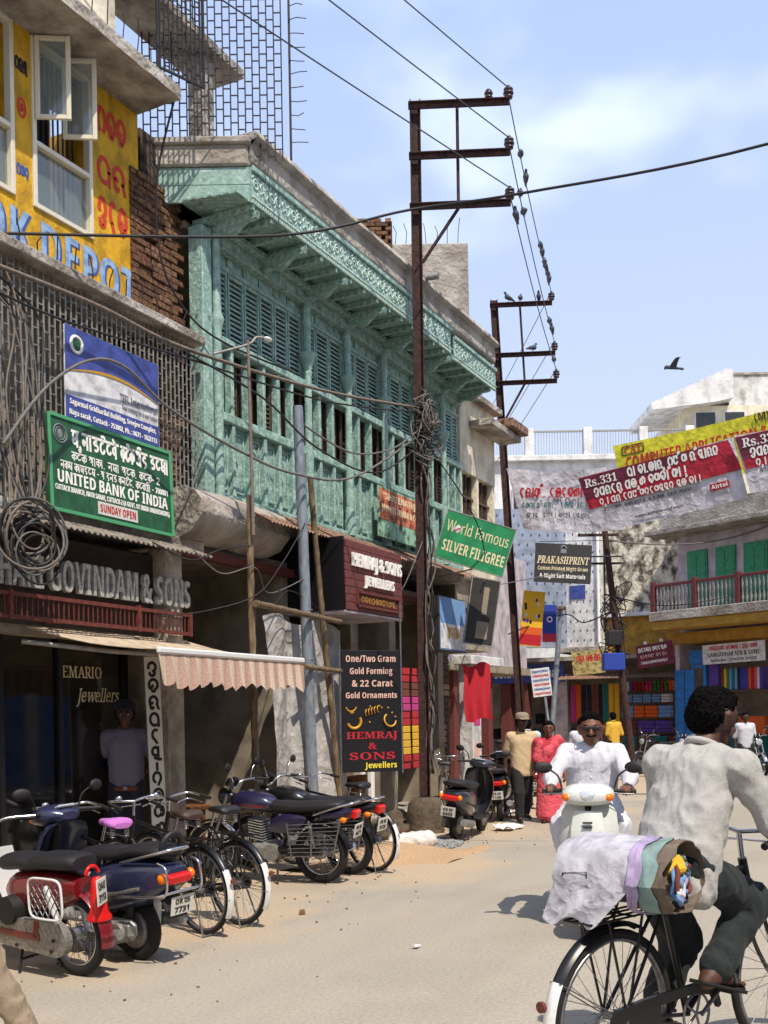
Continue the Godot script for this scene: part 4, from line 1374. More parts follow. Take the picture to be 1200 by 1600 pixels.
	for x in [17.70, 18.5, 19.34]:
		pw(c, "pier", BM(x - 0.04, x + 0.05, 4.62, 6.12, -0.3, 0.04), M.cream)
	for x in [17.75, 18.55]:
		for i in 3:
			var wn := pw(c, "window", B.new().box(V(x + 0.12 + i * 0.25, 5.37, -0.06), V(0.03, 1.5, 0.05)).box(V(x + 0.12 + i * 0.25, 5.0, -0.05), V(0.24, 0.04, 0.04)).box(V(x + 0.12 + i * 0.25, 5.7, -0.05), V(0.24, 0.04, 0.04)), M.brownslat)
			pw(wn, "pane", BM(x + 0.01 + i * 0.25, x + 0.24 + i * 0.25, 4.65, 6.1, -0.1, -0.095), M.glassd)
	pw(c, "sunshade", BM(18.1, 19.7, 6.98, 7.1, 0.06, 0.5, 0.01), M.concd)
	pw(c, "sunshade", BM(18.9, 19.8, 7.12, 7.28, 0.06, 0.62, 0.01), M.sheetred)
	pw(c, "roof", BM(17.7, 19.5, 7.5, 7.62, -3.0, 0.2, 0.01), M.concd)
	# roof room of raw concrete behind the parapet, brick stub with bars
	var r := thing("roof_room", "unfinished grey concrete roof room with bare reinforcing bars", "building", V(18.33, 7.9, -0.77), FACE)
	part(r, "wall", BM(-0.74, 0.72, 0.0, 2.73, -1.6, 0.0, 0.02), M.conc)
	for i in 7:
		var x := -0.66 + i * 0.2
		part(r, "rebar", B.new().tube([V(x, 2.71, -0.2), V(x + rf(-0.03, 0.03), 3.03, -0.2), V(x + rf(-0.06, 0.06), 3.13 + rf(0, 0.25), -0.2)], 0.007, 5), M.rust)
	var bk := thing("brick_stub", "low brick stub wall on the roof beside concrete room", "wall", V(16.07, 7.9, -0.81), FACE)
	var bp := part(bk, "core", BM(-0.31, 0.31, 0.0, 2.27, -0.35, -0.11), M.mortar)
	bricks(bp, -0.32, 0.33, 0.9, 2.27, 0.0)

# a board or banner from three of its corners; its own axes: x along the top, z out of the face, origin in the middle
func panel3(called: String, label: String, tl: Vector3, tr: Vector3, bl: Vector3, m: Material, thick := 0.02, billow := 0.0) -> Node3D:
	var o := thing(called, label, "banner" if billow > 0.0 else "sign")
	var ax := (tr - tl).normalized()
	var az := ax.cross(tl - bl).normalized()
	var ay := az.cross(ax).normalized()
	var w := (tr - tl).length()
	var h := (tl - bl).dot(ay)
	o.transform = Transform3D(Basis(ax, ay, az), (tr + bl) / 2.0)
	o.set_meta("w", w); o.set_meta("h", h)
	var sk := (tl - bl).dot(ax)
	if billow > 0.0:
		var g := []
		for i in 25:
			var row := PackedVector3Array()
			for j in 9:
				var u := i / 24.0
				var v := j / 8.0
				row.append(V((u - 0.5) * w + (v - 0.5) * sk, (v - 0.5) * h - billow * 0.8 * sin(PI * u), billow * (sin(u * 7.0 + v * 2.0) * 0.3 + sin(u * 17.0) * 0.12)))
			g.append(row)
		part(o, "cloth", B.new().slab(g, V(0, 0, -0.004)), m)
	else:
		part(o, "board", B.new().box(Vector3.ZERO, V(w, h, thick), Vector3.ZERO, minf(0.004, thick * 0.3)), m)
	return o

func far_street() -> void:
	# row of shops across the end of the street, faces -x
	var a := thing("corner_shop_row", "low row of dark open shops under a blue lettered strip", "building", V(32, 0, -6), -PI / 2)
	# local x = world z + 6, local z = 32 - world x
	part(a, "wall", BM(-3, 7.2, 0, 3.4, -4.0, -3.8), M.darkroom)
	part(a, "roof", BM(-3, 7.2, 3.3, 3.42, -4.0, 0.3), M.concd)
	part(a, "floor", BM(-3, 7.2, 0, 0.15, -3.8, 0.2, 0.02), M.conc)
	for p in [[-2.0, -1.6], [1.4, 1.75], [2.2, 2.32], [3.2, 3.62]]:
		part(a, "pillar", BM(p[0], p[1], 0.15, 2.9, -0.4, 0.0, 0.01), M.signmaroon if p[1] < 3.5 else M.pinkgrey)
	part(a, "name_strip", BM(-2.5, 3.55, 2.65, 3.25, 0.01, 0.08), M.signblue)
	for q in [["Computers", 0.3, 1.4], ["SONALI", 1.7, 0.9], ["Kumar", 3.0, 0.8]]:
		text(a, q[0], q[1], 2.95, 0.28, q[2], M.inkw, 0.085)
	for i in 14:
		part(a, "shelf_goods", BX(V(-1.3 + i * 0.32, 0.5 + (i % 4) * 0.5, -2.5), V(0.25, 0.35, 0.3), 0.01), [M.cnavy, M.cbrown, M.clb, M.cdark, M.cteal][i % 5])
	# tiled house over it: a flank with its shade painted in blue grey and a white front with scattered motifs
	var t := thing("tiled_house", "white house front and flank coloured blue grey for shade with dark tile motifs", "building", V(32, 3.42, -2.35), -PI / 2)
	part(t, "front", BM(0.0, 1.08, 0.3, 4.6, -3.0, 0.0), M.white)
	var fl := BM(-2.6, 0.0, 0.3, 4.6, -0.2, 0.0)
	for i in fl.v.size():
		fl.v[i] = fl.v[i].rotated(Vector3.UP, deg_to_rad(35)) + V(-0.003, 0, 0)
	for i in fl.n.size():
		fl.n[i] = fl.n[i].rotated(Vector3.UP, deg_to_rad(35))
	part(t, "flank", fl, M.tileshade)
	var mo := B.new()
	for i in 5:
		for j in 14:
			mo.ell(V(0.12 + i * 0.21 + (0.1 if j % 2 else 0.0), 0.5 + j * 0.3, 0.003), V(0.022, 0.05, 0.004), V(0, 0, -15), 6, 4)
	for i in 9:
		for j in 14:
			var q := V(-0.15 - i * 0.27 + (0.12 if j % 2 else 0.0), 0.5 + j * 0.3, 0.003).rotated(Vector3.UP, deg_to_rad(35))
			mo.ell(q, V(0.028, 0.055, 0.006), V(0, 35, 0), 6, 4)
	part(t, "tile_motifs", mo, M.motif).set_meta("kind", "stuff")
	part(t, "window", B.new().box(V(0.35, 2.0, 0.01), V(0.5, 0.42, 0.03)), M.signblue)
	part(t, "corner_pipe", B.new().cyl(V(1.02, 0.2, 0.06), V(1.02, 4.6, 0.06), 0.05), M.plast)
	part(t, "base_slab", BM(-0.3, 1.2, 0.13, 0.29, -3.0, 0.25, 0.01), M.concd)
	# stained wall and the yellow wall under it
	var s := thing("stained_house", "blank house wall with black monsoon stains over yellow shop wall", "building", V(32.3, 0, -1.2), -PI / 2)
	part(s, "wall", BM(0.0, 3.5, 4.72, 7.6, -3.0, 0.0), M.moldy)
	part(s, "ledge", BM(-0.05, 3.5, 4.6, 4.715, -3.0, 0.15, 0.01), M.white)
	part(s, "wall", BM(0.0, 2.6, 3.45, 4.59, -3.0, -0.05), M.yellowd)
	# textile shop
	var x := thing("textile_shop", "open textile shop stacked with folded coloured cloth under tin awning", "shop", V(31.9, 0, -2.3), -PI / 2)
	part(x, "back_wall", BM(0.0, 3.25, 0.1, 3.2, -1.6, -1.5), M.darkroom)
	part(x, "awning", corrugated(-0.2, 3.4, Vector2(-0.2, 2.86), Vector2(0.7, 2.70)), M.sheetred)
	for y in [0.6, 1.05, 1.5, 1.95, 2.3]:
		part(x, "shelf", BM(1.55, 3.2, y - 0.03, y, -0.7, -0.1), M.brownslat)
	var cols := [M.corange, M.cbrown, M.cblue, M.cteal, M.clb, M.cred, M.cviolet, M.cgreen, M.cmag, M.cwhite, M.cpinkd]
	for r in 5:
		var px := 1.6
		while px < 3.05:
			var w: float = [0.42, 0.5, 0.36, 0.3, 0.12][r] * rf(0.8, 1.15)
			var hh: float = [0.34, 0.36, 0.36, 0.26, 0.3][r]
			w = minf(w, 3.18 - px)
			var m: Material = [[M.cbrown, M.cteal, M.cteal], [M.corange, M.clb, M.cbrown, M.cviolet], [M.clb, M.clb, M.corange], [M.clb, M.cwhite, M.cblue], cols][r][rng.randi() % [3, 4, 3, 3, 11][r]]
			for k in 3:
				part(x, "folded_cloth", BX(V(px + w / 2, [0.6, 1.05, 1.5, 1.95, 2.3][r] + hh * (k + 0.5) / 3.0, -0.3 + rf(-0.02, 0.02)), V(w - 0.02, hh / 3.0 - 0.006, 0.36), 0.015), m)
			px += w
	for i in 9:
		var g := []
		for u in 7:
			var row := PackedVector3Array()
			for v in 5:
				row.append(V(0.05 + i * 0.17 + u * 0.024, 2.55 - v * rf(0.28, 0.3), -0.05 + 0.02 * sin(u * 1.7 + i)))
			g.append(row)
		part(x, "hanging_garment", B.new().slab(g, V(0, 0, -0.005)), [M.cmag, M.corange, M.cnavy, M.cnavy, M.cbrown, M.cnavy, M.cteal, M.cgold, M.cgold][i])
	# right house with balcony
	var R := thing("balcony_house", "grey house with green shutters and red posted balcony over cloth shop", "building", V(31.0, 0, 1.25), deg_to_rad(-114.8))
	part(R, "wall", BM(0.0, 6.0, 3.9, 6.75, -4.0, -0.03), M.pinkgrey)
	part(R, "roof", BM(-0.4, 6.2, 6.66, 6.8, -4.0, 1.0, 0.01), M.concd)
	part(R, "roof", BM(-0.4, 6.2, 6.82, 7.5, -4.0, 0.2, 0.01), M.concd)
	for q in [[0.34, 1.0], [1.27, 1.9], [2.15, 2.86], [3.2, 3.9], [4.2, 4.9]]:
		var sh := part(R, "shutter", BM(q[0], q[1], 4.35, 6.22, -0.02, 0.02, 0.005), M.shutgreen)
		for k in 2:
			var c: float = lerpf(q[0], q[1], 0.27 + 0.46 * k)
			part(sh, "leaf", BM(c - 0.13, c + 0.13, 5.4, 6.1, 0.021, 0.035, 0.004), M.shutgreen)
			part(sh, "leaf", BM(c - 0.13, c + 0.13, 4.5, 5.3, 0.021, 0.035, 0.004), M.shutgreen)
	part(R, "balcony_slab", BM(-0.05, 6.0, 4.2, 4.46, -0.02, 1.3, 0.015), M.concd)
	part(R, "balcony_beam", BM(0.0, 6.0, 3.96, 4.195, 0.4, 1.22, 0.01), M.yellowd)
	for q in [0.03, 1.40, 2.72, 3.95, 5.2]:
		part(R, "balcony_post", BM(q - 0.07, q + 0.07, 4.46, 5.3, 1.1, 1.24, 0.015), M.balred)
	part(R, "handrail", BM(0.1, 5.9, 5.15, 5.23, 1.13, 1.21, 0.01), M.balred)
	for i in 48:
		if i % 11 != 0:
			part(R, "baluster", B.new().lathe([[0.03, 4.46], [0.045, 4.6], [0.025, 4.75], [0.045, 4.95], [0.03, 5.15]], V(0.05 + i * 0.122, 0, 1.17), 6), M.balgrey)
	part(R, "shop_ceiling", BM(-0.1, 6.0, 3.6, 3.9, -4.0, 0.35), M.yellowd)
	part(R, "shop_back", BM(-0.1, 6.0, 0.0, 3.6, -4.0, -1.2), M.darkroom)
	part(R, "side_wall", BM(-0.12, 0.02, 0.0, 3.6, -1.2, 0.0), M.pinkgrey)
	for k in 2:
		part(R, "door_leaf", BM(-0.1 + k * 0.34, 0.22 + k * 0.34, 0.1, 2.85, 0.04, 0.09, 0.008), M.bluepaint)
	part(R, "door_frame", B.new().box(V(0.9, 1.5, 0.03), V(0.1, 2.9, 0.1)).box(V(0.72, 2.93, 0.03), V(0.46, 0.1, 0.1)).box(V(0.62, 3.2, 0.0), V(0.5, 0.4, 0.06)), M.bluepaint)
	part(R, "pilaster", BM(1.0, 1.3, 0.1, 3.0, -0.1, 0.02), M.cviolet)
	var bx := 1.38
	for i in 15:
		part(R, "cloth_bolt", BX(V(bx + i * 0.085, 2.54, -0.2), V(0.075, 0.6, 0.3), 0.012), [M.cbrown, M.cgold, M.cgreen, M.clb, M.cteal, M.clb, M.cnavy, M.cblue, M.cviolet, M.cviolet, M.corange, M.cred, M.cpink, M.cwhite, M.cviolet][i])
	part(R, "bolt_shelf", BM(1.35, 2.9, 2.19, 2.235, -0.4, 0.0), M.brownslat)
	part(R, "shelf_goods", BM(2.9, 3.4, 0.9, 1.9, -0.8, -0.4), M.cbrown)
	part(R, "shelf_goods", BM(1.5, 2.4, 0.1, 1.0, -0.8, -0.2), M.cteal)
	part(R, "shelf_goods", BM(1.7, 2.5, 1.02, 1.5, -0.8, -0.3), M.corange)
	var sg := thing("sari_shop_sign", "white shop sign with red and black lettering below the balcony", "sign", R.transform * V(1.98, 3.24, 0.32), deg_to_rad(-114.8))
	sg.rotation.z = deg_to_rad(1.0)
	part(sg, "board", B.new().box(Vector3.ZERO, V(1.92, 0.54, 0.03), Vector3.ZERO, 0.005), M.signwhite)
	glyphs(sg, "otsAnkd rEhts EutA nmk", 0.0, 0.16, 0.12, 1.5, M.inkr, 0.018, 0.18)
	text(sg, "GANGADHAR SEN & SONS", 0.0, -0.02, 0.12, 1.6, M.ink, 0.017)
	text(sg, "NAYASARAK, CUTTACK PH. 2615272", 0.0, -0.18, 0.07, 1.4, M.ink, 0.017)
	# pale houses over the roofs
	var w := thing("white_terrace_house", "tall white house with roof terrace railing behind the banners", "building", V(38.4, 0, -2.6), FACE)
	# local x along the picture plane, z toward the viewer
	part(w, "wall", BM(-5.5, 3.2, 0.0, 10.9, -6.0, 0.0), M.white)
	part(w, "cornice", BM(-5.6, 3.3, 10.9, 11.1, -6.0, 0.25, 0.02), M.white)
	for q in [-5.2, -2.9, -0.75, 1.3, 3.0]:
		part(w, "terrace_post", BM(q - 0.16, q + 0.16, 11.1, 12.15, -0.3, 0.02, 0.02), M.white)
	part(w, "handrail", BM(-5.2, 3.0, 12.02, 12.08, -0.18, -0.12), M.ironl)
	part(w, "back_wall", BM(-5.4, 3.0, 11.1, 11.55, -6.0, -5.8), M.cream)
	var rb := B.new()
	for i in 80:
		rb.box(V(-5.1 + i * 0.102, 11.6, -0.15), V(0.016, 0.9, 0.016))
	part(w, "railing_bars", rb, M.ironl).set_meta("kind", "stuff")
	for q in [-3.6, -1.2]:
		var wi := part(w, "window", BM(q, q + 1.0, 8.6, 9.9, 0.0, 0.04), M.pinkgrey)
		part(wi, "pane", BM(q + 0.08, q + 0.92, 8.68, 9.82, 0.041, 0.05), M.glassd)
	var tw := thing("cream_roof_house", "cream house with sloping eave and stair windows above yellow banner", "building", V(41.5, 0, 0.9), FACE)
	part(tw, "wall", BM(-1.4, 7.0, 0.0, 13.2, -6.0, 0.0), M.cream)
	part(tw, "wall", BM(0.35, 7.0, 13.2, 14.35, -6.0, -0.05), M.whitest)
	part(tw, "coping", BM(0.3, 7.05, 14.35, 14.45, -6.0, 0.0, 0.01), M.concd)
	var ev := B.new().ext(PackedVector2Array([Vector2(-2.7, 12.95), Vector2(-2.75, 13.2), Vector2(0.1, 14.45), Vector2(0.34, 14.4), Vector2(0.34, 13.35), Vector2(-0.4, 13.2)]), -3.0, 0.5)
	part(tw, "eave", ev, M.white)
	for q in [-1.0, 0.1]:
		var wi := part(tw, "window", BM(q, q + 0.85, 12.1, 13.0, -0.02, 0.03), M.white)
		part(wi, "pane", BM(q + 0.06, q + 0.79, 12.16, 12.94, 0.031, 0.04), M.glassd)
	# house end beyond the cream house, mostly hidden: closes the left side
	var lf := thing("left_row_house", "shaded shop house beyond the cream plastered house", "building", V(24, 0, -3.0))
	part(lf, "wall", BM(-4.4, 6.0, 3.0, 6.2, -5.0, 0.0), M.pinkgrey)
	part(lf, "wall", BM(-4.4, 6.0, 0.0, 3.0, -5.0, -2.0), M.darkroom)
	part(lf, "ceiling", BM(-4.4, 6.0, 2.8, 3.0, -2.0, 0.2), M.darkroom)
	for q in [-2.0, 0.4, 2.8]:
		part(lf, "pillar", BM(q, q + 0.3, 0.0, 2.8, -0.3, 0.0, 0.01), M.signmaroon)

	# houses on the other side of the street and behind the viewer, added out of view only to keep half the sky off the left fronts
	for q in [[-14.0, -4.5, 8.2, 12.2, "unseen tall cream house added across the street behind the viewer to block sky"], [-4.4, 4.0, 7.6, 11.9, "unseen cream house added across the street beside the viewer to block sky"], [4.2, 12.5, 8.8, 11.4, "unseen cream house added opposite the iron screen to block sky"], [12.7, 19.0, 8.6, 10.6, "unseen cream house added opposite the green gallery to block sky"], [19.2, 25.0, 8.0, 9.8, "unseen cream house added at the far end opposite to block sky"]]:
		var op := thing("added_opposite_house", q[4], "building", V((q[0] + q[1]) / 2, 0, q[3]), deg_to_rad(5), "unseen houses added across the street")
		var hw: float = (q[1] - q[0]) / 2
		part(op, "wall", BM(-hw, hw, 0.0, q[2], 0.0, 5.0), M.cream)
		part(op, "parapet", BM(-hw - 0.05, hw + 0.05, q[2], q[2] + 0.6, -0.1, 0.15), M.concd)
		for i in 3:
			part(op, "window", BM(-hw + 1.0 + i * 2.2, -hw + 2.0 + i * 2.2, 4.5, 6.0, -0.05, 0.0), M.brownslat)
			part(op, "shop_front", BM(-hw + 0.6 + i * 2.4, -hw + 2.6 + i * 2.4, 0.2, 2.8, -0.06, 0.0), M.bluepaint)
	var lb := thing("added_left_house", "unseen cream house added beside the yellow shop house to block sky", "building", V(-3.0, 0, -0.2))  # added unseen, keeps sky light from behind the viewer off the fronts
	part(lb, "wall", BM(-9.0, 7.6, 0.0, 8.0, -5.0, 0.0), M.cream)
	part(lb, "shop_front", BM(-6.0, 5.0, 0.2, 2.8, 0.0, 0.05), M.brownslat)
	# boards and banners
	var p := panel3("print_shop_board", "grey hanging board with slanting cream capitals over small lettering", V(24.47, 5.81, -0.81), V(25.08, 5.72, 0.41), V(24.42, 4.87, -0.89), M.signdark)
	text(p, "PRAKASHPRINT", 0, 0.07, 0.17, 1.24, M.inkcream, 0.012, "serifb", 0.004, 0.15)
	text(p, "Cotton Printed Night Gown", 0, -0.13, 0.09, 1.2, M.inkcream, 0.012)
	text(p, "& Night Suit Materials", 0, -0.31, 0.1, 1.1, M.inkw, 0.012)
	part(p, "emblem", B.new().torus(V(0, 0.36, 0.011), V(0, 0, 1), 0.06, 0.02, 14, 5, 0, PI).box(V(0, 0.3, 0.011), V(0.14, 0.1, 0.008)), M.inkgrey)
	part(p, "hanger", B.new().cyl(V(0.66, 0.2, 0), V(1.4, 0.24, 0), 0.02).cyl(V(-0.6, 0.5, 0), V(1.3, 0.62, 0.05), 0.008), M.iron)
	p = panel3("yellow_poster_board", "yellow poster board with red lower band behind brown show board", V(24.78, 4.73, -1.29), V(25.02, 4.67, -0.82), V(24.75, 3.37, -1.36), M.cgold)
	part(p, "red_band", BX(V(0, -0.52, 0.012), V(0.54, 0.26, 0.006)), M.cred)
	part(p, "orange_band", BX(V(0, -0.3, 0.012), V(0.54, 0.18, 0.005)), M.corange)
	for i in 10:
		part(p, "printed_figure", B.new().ell(V(rf(-0.2, 0.2), rf(-0.1, 0.55), 0.012), V(0.035, 0.05, 0.003), Vector3.ZERO, 7, 5), [M.cnavy, M.cviolet, M.cwhite][i % 3])
	p = panel3("blue_poster_board", "blue poster board with white mark beside yellow poster", V(25.39, 4.4, -0.98), V(25.54, 4.39, -0.67), V(25.38, 3.47, -0.99), M.cblue)
	part(p, "red_band", BX(V(0, -0.36, 0.012), V(0.34, 0.2, 0.006)), M.cpinkd)
	part(p, "mark", B.new().torus(V(0, 0.1, 0.012), V(0, 0, 1), 0.06, 0.014, 16, 5), M.inkw)
	p = panel3("notice_board", "small white notice board with rows of red and blue lettering", V(23.9, 2.73, -0.82), V(24.1, 2.78, -0.42), V(23.92, 2.06, -0.77), M.signwhite)
	for i in 6:
		glyphs(p, "otrkndlsm", 0, 0.26 - i * 0.105, 0.06, 0.38, M.inkr if i % 2 else M.inkdblue, 0.012, 0.2)
	part(p, "pole", B.new().cyl(V(0.05, -2.4, -0.04), V(0.05, 0.3, -0.04), 0.035), M.pipe)
	p = panel3("tailor_board", "faded yellow paper board with red letters on tin awning", V(29.65, 3.42, -1.62), V(30.07, 3.51, -0.79), V(29.75, 2.75, -1.43), M.kraft)
	glyphs(p, "otA nh br", 0.02, 0.12, 0.2, 0.7, M.inkdr, 0.012, 0.16)
	p = panel3("red_shop_board", "dark red shop board with pale lettering above cloth stacks", V(30.22, 3.55, 0.17), V(30.29, 3.69, 1.2), V(30.26, 2.91, 0.26), M.bandark)
	glyphs(p, "rEotA mnEsl", -0.05, 0.18, 0.13, 0.8, M.inkw, 0.012, 0.18)
	glyphs(p, "sAnkd tEuA", -0.05, -0.01, 0.09, 0.75, M.inkp, 0.012, 0.18)
	glyphs(p, "otrnmkdblsj", -0.05, -0.19, 0.08, 0.75, M.inkw, 0.012, 0.18)
	part(p, "spotlight", B.new().ell(V(-0.2, 0.36, 0.12), V(0.06, 0.05, 0.08), Vector3.ZERO, 8, 6), M.pwhite)
	part(p, "spotlight", B.new().ell(V(0.25, 0.36, 0.12), V(0.06, 0.05, 0.08), Vector3.ZERO, 8, 6), M.pwhite)

	p = panel3("white_banner", "limp white cloth banner with red Odia headline tied to brown pole", V(20.84, 6.8, -0.22), V(21.09, 6.63, 1.82), V(20.99, 5.54, 0.07), M.banwhite, 0.0, 0.08)
	glyphs(p, "ErAmI. EhEtlA a", -0.18, 0.12, 0.2, 1.5, M.inkr, 0.04, 0.17)
	glyphs(p, "EkoEsI tAriI ErAsBAE tAs", -0.12, -0.14, 0.12, 1.5, M.cteal, 0.04, 0.14)
	glyphs(p, "tUAs. snEA tAuA EsAn dA", -0.06, -0.34, 0.1, 1.4, M.ink, 0.04, 0.12)
	for k in 2:
		var q: Array = [[V(19.56, 6.16, 1.69), V(19.42, 6.5, 4.51), V(19.68, 5.1, 1.91), "red and white street banner headed Rs.331 with wine red left edge"], [V(19.33, 6.49, 4.55), V(19.29, 6.75, 7.3), V(19.44, 5.49, 4.78), "red and white street banner tied on past the first one"]][k]
		p = panel3("recharge_banner", q[3], q[0], q[1], q[2], M.banwhite, 0.0, 0.05)
		p.set_meta("group", "recharge banners")
		var w2: float = p.get_meta("w")
		var h2: float = p.get_meta("h")
		var sk := -0.2
		var fp := PackedVector2Array([Vector2(-w2 / 2 + 0.03 + sk * 0.45, h2 * 0.47), Vector2(-w2 / 2 + 0.05, -h2 * 0.10), Vector2(w2 / 2 + 0.02, -h2 * 0.04), Vector2(w2 / 2 - 0.04 + sk * 0.45, h2 * 0.47)])
		part(p, "red_field", B.new().ext(fp, 0.026, 0.03), M.banred)
		var dp := PackedVector2Array([Vector2(-w2 / 2 + 0.03 + sk * 0.45, h2 * 0.46), Vector2(-w2 / 2 + 0.02, h2 * 0.06), Vector2(w2 * 0.1, h2 * 0.28), Vector2(w2 * 0.3, h2 * 0.46)])
		part(p, "wine_field", B.new().ext(dp, 0.03, 0.034), M.bandark)
		text(p, "Rs.331", -w2 / 2 + 0.36, h2 * 0.34, 0.15, 0.62, M.inkw, 0.04, "serifb")
		glyphs(p, "bA tA.hArU odIk rIsArj", 0.28, h2 * 0.36, 0.17, 1.65, M.inkw, 0.04, 0.18)
		glyphs(p, "uprEr phUl tktAImA !", -0.35, h2 * 0.16, 0.17, 1.75, M.inkw, 0.04, 0.18)
		glyphs(p, "nUA prIEpd knEkssn shItA !", -0.2, h2 * -0.02, 0.13, 1.9, M.inkw, 0.04, 0.16)
		glyphs(p, "snA EkAn. tAlA ruEp. s s kAl. shAr krtAr .", -0.25, h2 * -0.16, 0.07, 1.7, M.ink, 0.03, 0.14)
		part(p, "red_tab", BX(V(w2 * 0.36, -h2 * 0.22, 0.03), V(0.34, 0.12, 0.006)), M.banred)
		text(p, "Airtel", w2 * 0.36, -h2 * 0.22, 0.07, 0.28, M.inkw, 0.036)
		text(p, "www.airtelworld.com", -0.1, -h2 * 0.40, 0.05, 0.9, M.ink, 0.03)
	p = panel3("computer_school_banner", "yellow banner with red COMPUTER APPLICATION lettering", V(24.82, 7.98, 1.01), V(24.63, 8.48, 6.19), V(24.88, 6.75, 1.24), M.banyel, 0.0, 0.05)
	part(p, "cat_tab", B.new().box(V(-2.2, 0.54, 0.03), V(0.5, 0.02, 0.01)).box(V(-2.2, 0.34, 0.03), V(0.5, 0.02, 0.01)).box(V(-2.45, 0.44, 0.03), V(0.02, 0.2, 0.01)).box(V(-1.95, 0.44, 0.03), V(0.02, 0.2, 0.01)), M.ink)
	text(p, "CAT", -2.2, 0.44, 0.16, 0.40, M.inkdr, 0.03, "serifb")
	text(p, "COMPUTER APPLICATION & TECHNOLOGY", 0.05, 0.15, 0.26, 4.9, M.inkdr, 0.03)
	text(p, "(M) 9938024555", 1.3, 0.50, 0.17, 1.5, M.ink, 0.03)
	text(p, "PH-2425120", 1.5, 0.33, 0.15, 1.2, M.ink, 0.03)

